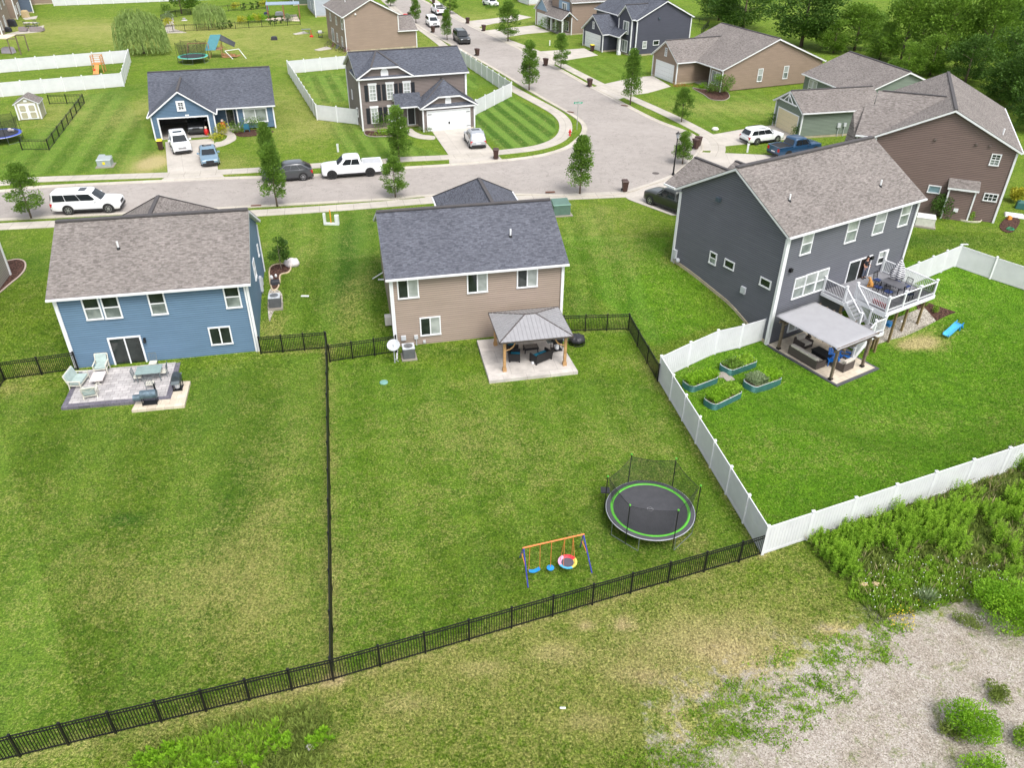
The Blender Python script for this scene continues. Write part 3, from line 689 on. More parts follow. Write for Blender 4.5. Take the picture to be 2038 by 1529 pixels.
a,z = h.on(XS0,1345,505); m.box(-.2,0,a-.16,a+.16,z-.35,z+.35); m.cyl((-.1,a,z-2.2),(-.1,a,z-.3),.045); m.ball((-.15,a-.45,z-.35),.17,.17,.2); h.part(m,'utility_meter',plain('meter_grey',(0.5,0.52,0.55,1),.5))
m = MB()
for px,py in ((1572,537),(1733,512)): a,z = h.on(Y0,px,py); m.box(a-.12,a+.12,-.2,0,z-.12,z+.12)
h.part(m,'wall_light',BLACKM)
for px,py in ((1571,399),(1752,370)):
    x,y,z = h.onroof(px,py,-.3,6.9,3.03/5.45); h.vent(x,y,z)
# concrete foundation strip that follows the sloping ground
m = MB(); N = 26; pr = None
for k in range(N+1):
    y = 10.25-10.2*k/N; wp = h.o+h.u*(-.03)+h.v*y; zt = TZ(wp.x, wp.y)+.24; p = [(-.05,y,zt-1.6),(-.05,y,zt),(.02,y,zt)]
    if pr: m.face([pr[0],p[0],p[1],pr[1]]); m.face([pr[1],p[1],p[2],pr[2]])
    pr = p
h.part(m,'foundation_strip',FOUND); h.down(.14,-.08,-1.35,6.7); h.down(13.6,-.08,-.3,6.7); h.done()
# ---------------- right rear: brown house
h = H_BROWN = House('brown_house', 'dark brown sided house with wide gable end and small box bay', (1737.6,270.6), 7.3, -22.2, 0.85, WBR, SH_BROWN)
h.block(0,11.0, 0,15.2, 7.3,10.15,'y', zb=1.0)
h.plane([(-.65,5.1,9.99),(-.7,3.4,9.14),(-1.45,3.32,9.10),(-1.73,-.3,7.3),(-.28,-.3,7.31),(5.15,5.1,9.99)]); h.plane([(-.65,5.1,9.99),(5.15,5.1,9.99),(-.28,10.5,7.31),(-.65,10.5,7.3)])
h.capline((-.3,5.1,9.99),(5.0,5.1,9.99)); h.trim.bar((-1.73,-.36,7.2),(-.3,-.36,7.2),.118,.118)
h.plane([(-1.5,3.3,8.95),(-2.3,2.4,8.5),(-2.5,1.7,5.9),(-1.7,-.1,6.6)]); h.wall.box(-1.5,0,1.2,9.5,1.0,7.2); h.wall.box(-2.3,-1.5,1.9,8,1.0,6.4); h.trim.box(-1.56,-1.46,1.12,1.24,1.0,7.2)
h.corner(11.0,0,.7,7.1,.14); h.corner(0,0,5,7.1,.14)
h.win(Y0,(1974.9,305),(1986.7,331),'dhg'); h.win(Y0,(1848.8,367.2),(1869.7,386),'fixed',GL_BLUE); h.win(Y0,(1959.8,383),(1982.8,402.6),'grid6')
fb = ('y',-.65,-1); b0,bt = h.on(fb,1893,371); b1,_ = h.on(fb,1946,378); bl,_ = h.on(fb,1870,437); br,_ = h.on(fb,1920,446); b0 = (b0+bl)/2; b1 = (b1+br)/2
m = MB(); m.box(b0,b1,-.65,.1,.95,bt); h.part(m,'box_bay',WBR)
h.plane([(b0-.2,-.85,bt),(b1+.2,-.85,bt),(b1+.2,.02,bt+.55),(b0-.2,.02,bt+.55)])
for x in (b0,b1): h.corner(x,-.65,.8,bt,.1)
m = MB(); a,z = h.on(fb,1902,418); m.box(a-.18,a+.18,-.75,-.6,z-.15,z+.15); h.part(m,'wall_vent',TRIM)
m = MB()
for px,py in ((1862,277),(1944,287),(1971,290)): a,z = h.on(Y0,px,py); m.box(a-.1,a+.1,-.12,0,z-.08,z+.08)
h.part(m,'exhaust_hood',plain('hood_brown',(0.14,0.11,0.10,1),.6))
x = 8.6; m = MB(); l = h.loc(gz(2001,252,8.7)); zz = 10.15-.495*abs(l.x-5.5); m.cyl((l.x,l.y,zz-.2),(l.x,l.y,zz+.5),.07); h.part(m,'vent_pipe',TRIM)
m = MB(); m.box(-1.6,-1.3,-.45,0.2,7.0,7.25); a = h.on(Y0,1950,455)[0]
m = MB(); wx = 8.95
ring = [(wx+1.15*cos(t)*1.0, -.0-0.75*sin(t)) for t in [pi*k/8 for k in range(9)]]
for (x0_,y0_),(x1_,y1_) in zip(ring, ring[1:]): m.face([(x0_,y0_,.6),(x1_,y1_,.6),(x1_,y1_,1.12),(x0_,y0_,1.12)]); m.bar((x0_,y0_,1.12),(x1_,y1_,1.12),.07,.05)
h.part(m,'window_well',plain('well_cream',(0.62,0.58,0.46,1),.6)); h.done()
# ---------------- sage green house
h = House('sage_green_house', 'sage green house with beige garage door and white gable truss', (1597.7,225), 3.95, 14, 1.0, WG, SH_BROWN)
h.block(0,10.0, 0,5.85, 3.95,5.65,'x'); h.block(9.9,21.9, 4.4,16.3, 4.3,6.75,'y')
GX = ('x',0,-1); h.garage(GX,.75,5.1,1.05,3.25,plain('garage_beige',(0.62,0.54,0.36,1),.5,var=.04))
for p in ((0,0),(0,5.85)): h.corner(p[0],p[1],1,3.8,.12)
h.corner(9.9,4.4,3.5,4.1,.12)
m = MB(); m.bar((-.33,1.1,4.35),(-.33,4.75,4.35),.08,.14); m.bar((-.33,2.93,4.35),(-.33,2.93,5.4),.08,.12); m.bar((-.33,1.9,4.4),(-.33,2.9,5.2),.06,.1); m.bar((-.33,3.9,4.4),(-.33,2.95,5.2),.06,.1); h.part(m,'gable_truss',TRIM)
h.winL(('x',9.9,-1),13.2,14.1,1.9,3.9,'dh',[GL_L,GL_B]); h.winL(('x',9.9,-1),14.2,15.1,1.9,3.9,'dh',[GL_L,GL_B])
m = MB(); a,z = h.on(Y0,1672,249)
for dx,s_ in ((-.2,.2),(.55,.16)): m.box(a+dx-s_,a+dx+s_,-.18,0,z-.2+dx*.1,z+.25); m.cyl((a+dx,-.1,.9),(a+dx,-.1,z-.1),.035)
h.part(m,'utility_meter',plain('meter_grey',(0.5,0.52,0.55,1),.5)); h.done()
# ---------------- taupe ranch
h = House('taupe_ranch_house', 'single storey taupe ranch house with white garage door and covered porch', (1348,124.5), 4.0, 23.5, 1.0, WTA, SH_BROWN)
h.block(0,9.0, 0,6.3, 4.0,6.35,'x'); h.block(3.2,20.2, -6.1,6.8, 4.0,7.4,'y', wall=False)
k0 = (7.4-4.0)/(11.7-2.9); W_ = h.wall; zt = 4.0+k0*.3-.13
for q in ([(3.2,-6.1,1.1),(20.2,-6.1,1.1),(20.2,-6.1,zt),(11.7,-6.1,7.25),(3.2,-6.1,zt)],[(20.2,-6.1,1),(20.2,6.8,1),(20.2,6.8,zt),(20.2,-6.1,zt)],[(3.2,6.8,1),(3.2,6.8,zt),(11.7,6.8,7.25),(20.2,6.8,zt),(20.2,6.8,1)],
          [(3.2,-6.1,1.1),(3.2,-6.1,zt),(3.2,-3.4,zt),(3.2,-3.4,1.1)],[(3.2,-3.4,1.1),(3.2,-3.4,zt),(5.6,-3.4,zt),(5.6,-3.4,1.1)],[(5.6,-3.4,1.1),(5.6,-3.4,zt),(5.6,.1,zt),(5.6,.1,1.1)]): W_.face(q)
for p in ((0,0),(0,6.3),(3.2,-6.1),(3.2,-3.4)): h.corner(p[0],p[1],1,3.8,.12)
h.garage(GX,.85,5.35,1.05,3.3); h.win(GX,(1323,93.4),(1329,112.8),'dhg',wd=.55)
h.winL(('x',3.2,-1),-5.7,-3.75,1.75,3.5,'slide',[GL_L,GL_B]); h.winL(('x',5.6,-1),-2.6,-1.7,1.15,3.2,'fixed',plain('door_dark',(0.03,0.03,0.035,1),.4),'front_door')
F6 = ('y',-6.1,-1); h.win(F6,(1509,136.5),(1516,161.6),'dh',[GL_L,GL_B],wd=.85); h.win(F6,(1560,131),(1567,156),'dh',[GL_L,GL_B],wd=.85)
m = MB(); m.box(3.2,5.6,-3.4,0,.9,1.12); h.part(m,'porch_floor',CONC); h.done()
# ---------------- navy two storey
h = House('navy_house', 'two storey navy grey house with small front gable beyond the curve', (1268,39.5), 6.45, 25, 1.0, WN, SH_NAVY)
h.block(0,10.3, 0,12.9, 6.45,9.0,'y'); h.block(-.7,3, .45,4.3, 6.5,8.35,'x', og=.25)
h.block(-3.2,.1, 4.9,11.4, 3.8,6.3,'x'); h.block(-1.9,.1, 1.9,4.9, 3.8,4.7,'y',wall=False,cap=False)
NX = ('x',-.7,-1)
for p in ((0,0),(10.3,0),(-.7,.45),(-.7,4.3)): h.corner(p[0],p[1],1,6.2,.14)
for p in ((-3.2,4.9),(-3.2,11.4)): h.corner(p[0],p[1],1,3.6,.12)
h.winL(NX,1.25,2.95,4.1,6.0,'slide',[GL_L,GL_B],fr=.12); h.winL(NX,1.25,2.95,1.35,3.2,'slide',[GL_L,GL_B],fr=.12)
h.winL(('x',-3.2,-1),7.85,8.45,4.1,5.2,'dhg'); h.garage(('x',-3.2,-1),5.7,10.6,1.05,3.3)
h.win(Y0,(1279.4,81.7),(1285.8,96),'dh',[GL_L,GL_L],wd=.8); h.win(Y0,(1300,80),(1311,89),'fixed',GL_D)
m = MB(); m.box(-1.85,-1.55,2.0,2.3,1,3.7); m.box(-1.95,-1.45,1.9,2.4,1,1.5); h.part(m,'porch_column',TRIM); 
m = MB(); a,z = h.on(Y0,1312,36); m.box(a-.15,a+.15,-.15,0,z-.12,z+.12); h.part(m,'wall_vent',plain('vent_slate',(0.06,0.085,0.11,1),.5)); h.done()
# ---------------- charcoal shuttered two storey
h = H_CHAR = House('shuttered_house', 'two storey taupe grey house with black shutters and white double garage door', (709,157), 6.8, 20, 1.0, WC, SH_NAVY)
h.block(0,12.45, 0,8.3, 6.8,8.8,'x'); h.corner(0,0,1,6.5,.14); h.corner(12.45,0,3.5,6.5,.14); h.corner(0,8.3,1,6.5,.14)
# clipped front gable on the left
zt_ = 8.0
for q in ([(-.3,-.42,6.8),(1.3,-.42,zt_),(2.9,3.8,9.0),(-.3,1.0,7.3)],):
    pass
h.plane([(-.32,-.45,6.85),(1.45,-.45,7.95),(2.95,3.9,8.86),(-.32,3.9,6.9)], .05,.17); h.plane([(1.45,-.45,7.95),(4.45,-.45,7.95),(2.95,3.9,8.86)]); h.plane([(4.45,-.45,7.95),(6.22,-.45,6.85),(6.22,3.9,6.9),(2.95,3.9,8.86)])
h.capline((1.45,-.4,7.97),(2.95,3.9,8.88),.2,.04); h.capline((4.45,-.4,7.97),(2.95,3.9,8.88),.2,.04)
h.wall.face([(0,-.02,6.3),(5.95,-.02,6.3),(5.95,-.02,6.75),(4.42,-.02,7.75),(1.47,-.02,7.75),(0,-.02,6.75)])
# garage wing with clipped gable
gw0, gw1, gy = 6.5, 12.6, -2.6
h.block(gw0,gw1,gy,.5,3.75,6.2,'y',hip=(2.3,0),zb=1.15)
h.corner(gw0,gy,1,3.5,.13); h.corner(gw1,gy,1,3.5,.13)
fg = ('y',gy,-1)
h.plane([(gw0-.35,gy-.4,3.78),(gw0+1.8,gy-.4,4.95),(gw0+3.05,gy+1.9,6.17),(gw0-.35,gy+1.9,3.85)]); h.plane([(gw0+1.8,gy-.4,4.95),(gw1-1.8,gy-.4,4.95),(gw0+3.05,gy+1.9,6.22)]); h.plane([(gw1-1.8,gy-.4,4.95),(gw1+.35,gy-.4,3.78),(gw1+.35,gy+1.9,3.85),(gw0+3.05,gy+1.9,6.17)])
h.wall.face([(gw0,gy-.02,3.4),(gw1,gy-.02,3.4),(gw1,gy-.02,3.7),(gw1-1.85,gy-.02,4.78),(gw0+1.85,gy-.02,4.78),(gw0,gy-.02,3.7)])
h.trim.box(gw0+.1,gw1-.1,gy-.1,gy-.03,3.62,3.84)
h.garage(fg,gw0+.55,gw1-.6,1.02,3.2)
m = MB(); cx_ = (gw0+gw1)/2; m.box(cx_-.09,cx_+.09,gy-.06,gy,1.7,1.95)
for sx in (-1,1):
    for zz in (1.3,2.9): m.box(cx_+sx*2.3-.25,cx_+sx*2.3+.25,gy-.05,gy,zz-.03,zz+.03)
h.part(m,'door_hardware',BLACKM)
def arch(hh,f,ca,z0,w_,ht,name='arched_vent'):
    m = MB(); fr = hh._frame(f); pts = [(ca-w_/2,z0),(ca+w_/2,z0)]+[(ca+w_/2*cos(t),z0+ht-w_/2+w_/2*sin(t)) for t in [pi*k/8 for k in range(9)]]
    m.loft([[fr(a,z,o) for a,z in pts] for o in (-.02,.06)]); hh.part(m,name,TRIM)
arch(h,('y',-.02,-1),2.95,6.55,.85,1.15); arch(h,('y',gy-.02,-1),cx_-.05,3.85,.7,.9)
# porch roof + windows with shutters
h.block(3.7,6.6,-1.5,.3,3.75,5.0,'x',wall=False,oh=.1,og=.1,cap=False)
for (cx0,zb_,zt2) in ((1.45,4.25,6.0),(3.45,4.25,6.0),(5.4,4.25,6.0),(1.45,1.75,3.5),(3.45,1.75,3.5)):
    h.winL(Y0,cx0-.42,cx0+.42,zb_,zt2,'dhg',[GL_L,GL_L]); m = MB()
    m.box(cx0-.5,cx0+.5,-.09,0,zt2-.02,zt2+.18)
    h.part(m,'window_head',TRIM); m = MB()
    for sx in (-.72,.72):
        m.box(cx0+sx-.2,cx0+sx+.2,-.06,0,zb_,zt2)
        for kz in range(12): m.box(cx0+sx-.15,cx0+sx+.15,-.075,-.055,zb_+.08+kz*.13,zb_+.15+kz*.13)
    h.part(m,'shutter',SHUT)
h.winL(Y0,5.25,6.2,1.2,3.4,'fixed',plain('door_dark',(0.03,0.03,0.035,1),.4),'front_door')
h.winL(('x',0,-1),2.2,2.9,2.0,3.0,'dh'); h.winL(('x',0,-1),5.2,5.7,3.3,4.4,'dh')
m = MB(); m.box(3.95,4.1,-1.4,-1.25,1,3.6); h.part(m,'porch_column',TRIM); h.down(12.35,-.07,3.9,6.6); h.done()
# ---------------- blue ranch, open garage
h = H_RANCH = House('blue_ranch_house', 'single storey blue house with open garage across the street', (293,233), 3.6, 16, 1.0, WR, SH_NAVY)
rw = 12.9
h.block(0,rw, 1.9,12.6, 3.65,6.7,'x', wall=False); k_ = 3.05/5.65; zt = 3.65+k_*.3-.13; W_ = h.wall
W_.face([(8.9,1.9,1.15),(rw,1.9,1.15),(rw,1.9,zt),(8.9,1.9,zt)]); W_.face([(rw,1.9,1),(rw,12.6,1),(rw,12.6,zt),(rw,7.25,6.55),(rw,1.9,zt)]); W_.face([(0,12.6,1),(rw,12.6,1),(rw,12.6,zt),(0,12.6,zt)][::-1])
W_.face([(0,6,1),(0,6,5.7),(0,7.25,6.55),(0,12.6,zt),(0,12.6,1)]); W_.face([(6.5,3.2,1.1),(8.9,3.2,1.1),(8.9,3.2,zt+.4),(6.5,3.2,zt+.4)]); W_.face([(8.9,1.9,1.1),(8.9,3.2,1.1),(8.9,3.2,zt),(8.9,1.9,zt)][::-1])
h.block(0,6.5, 0,8, 3.6,6.15,'y', wall=False)
W_.face([(0,0,1.1),(0,0,3.6),(0,6,3.6),(0,6,1.1)]); W_.face([(6.5,0,1.1),(6.5,6,1.1),(6.5,6,3.6),(6.5,0,3.6)])
g0,g1,gt = .72,5.78,3.22
W_.face([(0,0,1.1),(g0,0,1.1),(g0,0,gt),(0,0,gt)]); W_.face([(g1,0,1.1),(6.5,0,1.1),(6.5,0,gt),(g1,0,gt)]); W_.face([(0,0,gt),(6.5,0,gt),(6.5,0,3.6),(3.25,0,6.0),(0,0,3.6)])
m = MB(); m.box(g0-.14,g0,-.06,.3,1,gt+.14); m.box(g1,g1+.14,-.06,.3,1,gt+.14); m.box(g0,g1,-.06,.3,gt,gt+.14); h.part(m,'garage_frame',TRIM)
m = MB(); m.box(.05,6.45,5.9,6.0,1,3.6); m.box(.05,.12,.05,5.9,1,3.6); m.box(6.38,6.45,.05,5.9,1,3.6); m.box(.12,6.38,.32,5.9,3.45,3.55); h.part(m,'garage_interior',plain('garage_inner',(0.10,0.095,0.09,1),.9))
m = MB(); m.box(.05,6.45,.0,5.9,.9,1.045); h.part(m,'garage_floor',DRIVE)
m = MB()
for k in range(3): m.box(4.0,5.9,5.2,5.8,1.5+k*.6,1.55+k*.6)
for x_ in (4.02,5.85): m.box(x_,x_+.05,5.2,5.8,1.05,3.0)
h.part(m,'shelf',TRIM)
h.winL(Y0,2.85,3.75,3.95,5.05,'dhg',GL_D,fr=.2)
m = MB(); m.box(3.55,3.95,-.04,0,3.42,3.56); h.part(m,'house_number_plate',TRIM)
h.winL(('y',1.9,-1),9.55,12.2,1.75,3.35,'slide',[GL_L,GL_B],fr=.14); h.winL(('y',3.2,-1),7.6,8.5,1.15,3.3,'fixed',GL_D,'front_door')
for p in ((0,0),(6.5,0),(rw,1.9),(8.9,1.9)): h.corner(p[0],p[1],1,3.5,.12)
m = MB(); m.box(6.55,9.0,1.6,3.2,.9,1.14); h.part(m,'porch_floor',CONC)
h.done()
# ---------------- far houses
h = House('clay_house', 'two storey clay brown house with blank side wall behind shuttered house', (681,34), 6.3, 24, 1.0, WL, SH_BROWN)
h.block(0,8.9,0,13.3,6.35,8.75,'y'); h.block(8.9,11.9,.1,6.0,3.8,5.6,'x',og=.2); h.corner(0,0,1,6.1,.1); h.corner(8.9,0,3.8,6.1,.12); h.corner(11.9,.1,1,3.6,.12)
for y_,z0,z1,w_ in ((1.6,4.2,5.9,1.0),(5.6,4.3,5.6,.8),(9.8,4.3,5.6,.8),(2.6,1.5,3.0,.8),(6.0,1.6,3.0,.8)): h.winL(('x',0,-1),y_-w_/2,y_+w_/2,z0,z1,'dh')
h.winL(('x',0,-1),8.3,10.0,1.1,3.3,'slide',GL_D,'sliding_door'); m = MB(); a,z = h.on(Y0,707,28); m.ball((a,-.05,z),.16); h.part(m,'wall_vent',TRIM)
x = h.loc(gz(687,5,7.4)); h.vent(x.x,x.y,7.2,.7); h.done()
h = House('pale_grey_house', 'pale grey two storey house seen between garden and clay house', (619,-28), 6.6, 20, 1.0, WM, SH_NAVY)
h.block(0,9,0,12,6.6,9.0,'y'); h.corner(0,0,1,6.4,.12)
for y_,z0,z1 in ((1.8,4.3,5.8),(5.0,4.3,5.8),(8.0,4.3,5.8),(2.0,2.0,3.2),(6.0,1.8,3.2)): h.winL(('x',0,-1),y_-.4,y_+.4,z0,z1,'dh')
h.done()
h = House('dark_green_house', 'narrow dark green house end left of pale grey house', (575,-45), 6.4, 20, 1.0, WGN, SH_NAVY)
h.block(0,6,0,11,6.4,8.6,'y'); h.corner(0,0,1,6.2,.12)
h.done()
h = House('light_blue_gabled_house', 'taupe house with light blue gable and porch at top centre', (1091,24), 3.95, 24, 1.0, WL, SH_BROWN)
h.block(0,5.5,0,5.6,3.95,6.2,'x'); h.block(1.2,14,-6.9,1.2,6.4,9.2,'x'); h.block(-.6,2.0,-6.7,-.1,3.6,4.9,'y',wall=False)
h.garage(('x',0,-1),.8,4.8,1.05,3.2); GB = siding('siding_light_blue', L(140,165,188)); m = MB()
m.face([(-.02,0.1,3.85),(-.02,5.5,3.85),(-.02,2.8,6.0)][::-1]); h.part(m,'gable_panel',GB); m = MB(); m.box(1.0,1.25,-6.0,-2.0,3.9,6.2); h.part(m,'bay_panel',GB)
h.winL(('x',1.0,-1),-5.2,-3.4,4.3,6.0,'slide',[GL_L,GL_B],fr=.14); h.winL(('x',1.2,-1),-5.9,-4.2,1.4,3.1,'slide',[GL_D,GL_B],fr=.12)
for y_ in (-6.6,-4.0,-2.1,-.2): m = MB(); m.box(-.6,-.35,y_-.14,y_+.14,1,3.6); h.part(m,'porch_column',TRIM)
for p in ((0,0),(0,5.6),(1.2,-6.9)): h.corner(p[0],p[1],1,3.8,.12)
m = MB(); m.box(-.6,1.2,-6.8,0,.9,1.2); h.part(m,'porch_floor',CONC); h.done()
h = House('white_house', 'white sided house at top edge beside the far driveway', (1052,-30), 5.0, 24, 1.0, W_WH, SH_NAVY)
h.block(0,9,0,6,4.6,6.6,'x'); h.block(1.5,9,6,14,6.0,8.5,'x'); h.garage(('x',0,-1),.8,5.0,1.05,3.2)
for y_ in (7.5,9.2,11): h.winL(('x',1.5,-1),y_-.5,y_+.5,1.9,3.4,'dh')
h.done()
# row of houses at far upper left, seen from behind
def edge_house(name, label, near, far, th_, wm, E, dep):
    "house whose right wall runs between two ground pixels"
    A = G(*near); B = G(*far); d = B-A; t_ = math.degrees(atan2(d.y, d.x))-90; h = House(name, label, (100,100), E, t_, 1.0, wm, SH_BROWN)
    h.o = Vector((A.x,A.y,0))-h.u*dep; h.root.location = (h.o.x,h.o.y,1.0); ln = d.length
    h.block(0,dep,0,ln,E,E+2.2,'y'); h.corner(dep,0,1,E-.3,.16); f = ('x',dep,1)
    for k in (.2,.5,.8): h.winL(f,ln*k-.5,ln*k+.5,4.3,5.7,'dh')
    h.winL(f,ln*.42,ln*.42+1.9,1.1,3.3,'slide',[GL_L,GL_L],'sliding_door'); h.winL(f,ln*.12,ln*.12+1.0,1.7,3.2,'dh'); h.done(); return h
edge_house('grey_brown_house', 'grey brown house at the top left corner with stone patio beside it', (6,73), (23,43), 0, WL, 6.6, 9)
edge_house('grey_brown_house', 'narrow grey brown house second from the top left corner', (35,38), (47,22), 0, WL, 6.6, 6)
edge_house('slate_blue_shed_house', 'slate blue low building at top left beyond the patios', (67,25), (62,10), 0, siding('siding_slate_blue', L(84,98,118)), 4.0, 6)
edge_house('clay_low_house', 'low clay coloured building at top edge by white fence', (106,7), (100,-8), 0, WL, 4.0, 9)
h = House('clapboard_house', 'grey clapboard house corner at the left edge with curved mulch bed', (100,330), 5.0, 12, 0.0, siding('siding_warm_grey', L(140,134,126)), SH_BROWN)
o_ = G(21,548); h.o = Vector((o_.x,o_.y,0))-h.u*9; h.root.location = (h.o.x,h.o.y,0.0)
h.block(0,9,-11,0,5.2,7.8,'y',zb=0.1); h.corner(9,0,0,5,.14); h.winL(('x',9,1),-4.5,-3.2,1.2,2.8,'dh'); h.done()
# ================================================================ FENCES
def resample(P, step, n=None):
    L_ = (P[1]-P[0]).length; n = n or max(1, round(L_/step)); return [P[0]+(P[1]-P[0])*k/n for k in range(n+1)]
def zt(p): return Vector((p.x, p.y, TZ(p.x, p.y)))
def picket_fence(name, label, pts, group=None, H=1.25, step=2.42, gap=0.105, ns=None, cat='fence', mat=BLACKM, detail=True):
    P = []; cs = []
    for i in range(len(pts)-1):
        q = resample([pts[i], pts[i+1]], step, ns[i] if ns else None); P += q if i == 0 else q[1:]
    P = [zt(p) for p in P]; b = P[0]; root = thing(name, label, cat, b, group=group)
    for p in P:
        m = MB(); r = p-b; m.box(r.x-.04, r.x+.04, r.y-.04, r.y+.04, r.z-.3, r.z+H+.06); m.box(r.x-.05, r.x+.05, r.y-.05, r.y+.05, r.z+H+.06, r.z+H+.085)
        m.build('post', mat, root)
    for p, q in zip(P, P[1:]):
        a = p-b; c = q-b; m = MB(); d = (c-a).length; Z = Vector((0,0,1))
        for z in (H, H-.15, .12): m.bar(a+Z*z, c+Z*z, .036, .044)
        n = int(d/gap)
        for k in range(1, n):
            s = a+(c-a)*k/n; w_ = .0125 if detail else .008
            m.box(s.x-w_, s.x+w_, s.y-w_, s.y+w_, s.z+.06, s.z+H)
        m.build('fence_panel', mat, root)
    return root
def vinyl_mat():
    t = NT('vinyl_panel'); co = t.coord(); sep = t.n('ShaderNodeSeparateXYZ'); t.l(co, sep.inputs[0])
    nz = t.noise(1.2, 5, 0.6, co); sp = t.noise(9, 5, 0.8, co)
    low = t.mapr(sep.outputs[2], 0.0, 0.6, 1.0, 0.0)
    col = t.mix(t.math('MULTIPLY', t.math('MULTIPLY', low, sp), 0.5), t.ramp(nz, [(0.3, (0.58,0.59,0.61,1)), (0.7, (0.66,0.67,0.69,1))]), (0.42,0.41,0.34,1))
    t.out(col, 0.42, 0, 0.4); uv = t.n('ShaderNodeUVMap').outputs[0]
    return t.m
VINYL = vinyl_mat()
def vinyl_fence(name, label, pts, group=None, H=1.75, step=2.42, ns=None):
    P = []
    for i in range(len(pts)-1):
        q = resample([pts[i], pts[i+1]], step, ns[i] if ns else None); P += q if i == 0 else q[1:]
    P = [zt(p) for p in P]; b = P[0]; root = thing(name, label, 'fence', b, group=group)
    for p in P:
        m = MB(); r = p-b; w_ = .066; m.box(r.x-w_, r.x+w_, r.y-w_, r.y+w_, r.z-.3, r.z+H+.08)
        z = r.z+H+.08; w_ = .085; m.box(r.x-w_, r.x+w_, r.y-w_, r.y+w_, z, z+.035); m.lathe([(w_*1.2, .035), (.02, .1)], (r.x, r.y, z), 4)
        m.build('post', WHITE, root)
    for p, q in zip(P, P[1:]):
        a = p-b; c = q-b; Z = Vector((0,0,1)); d = (c-a).normalized(); nrm = Vector((-d.y, d.x, 0)).normalized(); m = MB()
        m.bar(a+Z*(H-.04), c+Z*(H-.04), .055, .12); m.bar(a+Z*.12, c+Z*.12, .055, .16)
        n = 14
        for k in range(n):
            s = a+(c-a)*(k+.03)/n; e = a+(c-a)*(k+.97)/n
            ring = lambda v: [v+nrm*.018+Z*.18, v-nrm*.018+Z*.18, v-nrm*.018+Z*(H-.1), v+nrm*.018+Z*(H-.1)]
            m.loft([ring(s), ring(e)])
        m.bar(a+Z*(H/2), c+Z*(H/2), .012, H-.3)
        m.build('fence_panel', VINYL, root)
    return root
def T(px, py, h): return G(px, py, h)
C0 = G(664,1355); C9 = G(1517,1104)
picket_fence('metal_fence', 'long black picket fence running across the bottom of the yards to the white fence corner', [G(-160,1556), C0, G(1470,1119), C9], ns=[9, 10, 1])
picket_fence('metal_fence', 'black picket fence dividing left and middle yards, seen end on', [G(663.5,1351), G(652,696)])
picket_fence('metal_fence', 'short black picket fence between blue house corner and dividing fence', [G(520,705), G(650,694.5)], ns=[3])
picket_fence('metal_fence', 'short black picket fence joining dividing fence to tan house', [G(657.5,721), G(790,702)], ns=[3])
picket_fence('metal_fence', 'black picket fence left of blue house patio', [G(156,736), G(10,757), G(-110,930)], ns=[2, 4])
picket_fence('metal_fence', 'black picket fence with a bend right of tan house gazebo', [G(1121,661), G(1250,657), G(1308,760)], ns=[3, 3])
WC0 = T(1317,708,1.85); WC1 = T(1530.5,1047,1.85)
vinyl_fence('vinyl_fence', 'white vinyl fence enclosing the yard with raised garden beds', [T(1527,632,1.85), WC0, WC1, T(2012,891,1.85), T(2270,805,1.85)], ns=[4, 7, 6, 3])
vinyl_fence('vinyl_fence', 'white vinyl fence bending behind the deck at right edge', [T(1800,534,1.85), T(1914,487,1.85), T(2060,535,1.85), T(2150,560,1.85)], ns=[4, 2, 1])
a_ = H_CHAR
def hw(h, x, y): p = h.o+h.u*x+h.v*y; return Vector((p.x, p.y, 0))
vinyl_fence('vinyl_fence', 'white vinyl fence round striped side yard left of shuttered house', [T(700,108.5,1.85), T(571,120,1.85), T(628,207,1.85), hw(a_,-.1,2.8)])
vinyl_fence('vinyl_fence', 'white vinyl fence with gate along pavement right of shuttered house', [T(908,93,1.85), T(1018,163,1.85), hw(a_,12.6,.8)])
vinyl_fence('vinyl_fence', 'white vinyl fence round the long narrow yard with wooden swing', [T(-90,170,1.85), T(240,143.5,1.85), T(254,98,1.85), T(-90,124,1.85)])
vinyl_fence('vinyl_fence', 'white vinyl fence at the top edge beyond the willow', [G(108,11.5), G(340,2), G(500,-4)])
picket_fence('chain_fence', 'low dark chain fence round the shed lawn', [T(38,278,1.1), T(92,278,1.1), T(163.3,187.5,1.1), T(94,189,1.1)], H=1.1, detail=False, gap=.30)
picket_fence('garden_fence', 'thin black fence round the planted garden by the small willow', [G(351,33), G(322,42), G(327,66), G(345,63), G(416,60), G(598,49)], H=1.15, detail=False, gap=.34)
picket_fence('garden_fence', 'thin black fence along the rear of the planted garden', [G(351,33), G(380,29), G(455,22), G(530,17)], H=1.15, detail=False, gap=.34)
picket_fence('chain_fence', 'dark chain fence on the field behind navy house', [G(1372,45), G(1410,52), G(1395,70)], H=1.1, detail=False, gap=.34)

# ================================================================ VEGETATION
def leafmat(name, dark, light, tr=0.25):
    t = NT(name); at = t.attr('tint').outputs['Fac']; nz = t.noise(0.9, 3, 0.6, t.coord())
    f = t.math('ADD', t.math('MULTIPLY', at, 0.65), t.math('MULTIPLY', t.mapr(nz, 0.3, 0.7), 0.35))
    col = t.ramp(f, [(0.05, dark), (0.95, light)]); t.out(col, 0.6, 0, 0.25)
    t.b.inputs['Transmission Weight'].default_value = 0.0
    tb = t.n('ShaderNodeBsdfTranslucent'); t.l(col, tb.inputs[0]); mx = t.n('ShaderNodeMixShader'); mx.inputs[0].default_value = tr
    t.l(t.b.outputs[0], mx.inputs[1]); t.l(tb.outputs[0], mx.inputs[2]); t.l(mx.outputs[0], t.t.nodes['Material Output'].inputs[0]); return t.m
LF_ST = leafmat('leaf_street', (0.045,0.105,0.014,1), (0.22,0.38,0.050,1), .35)
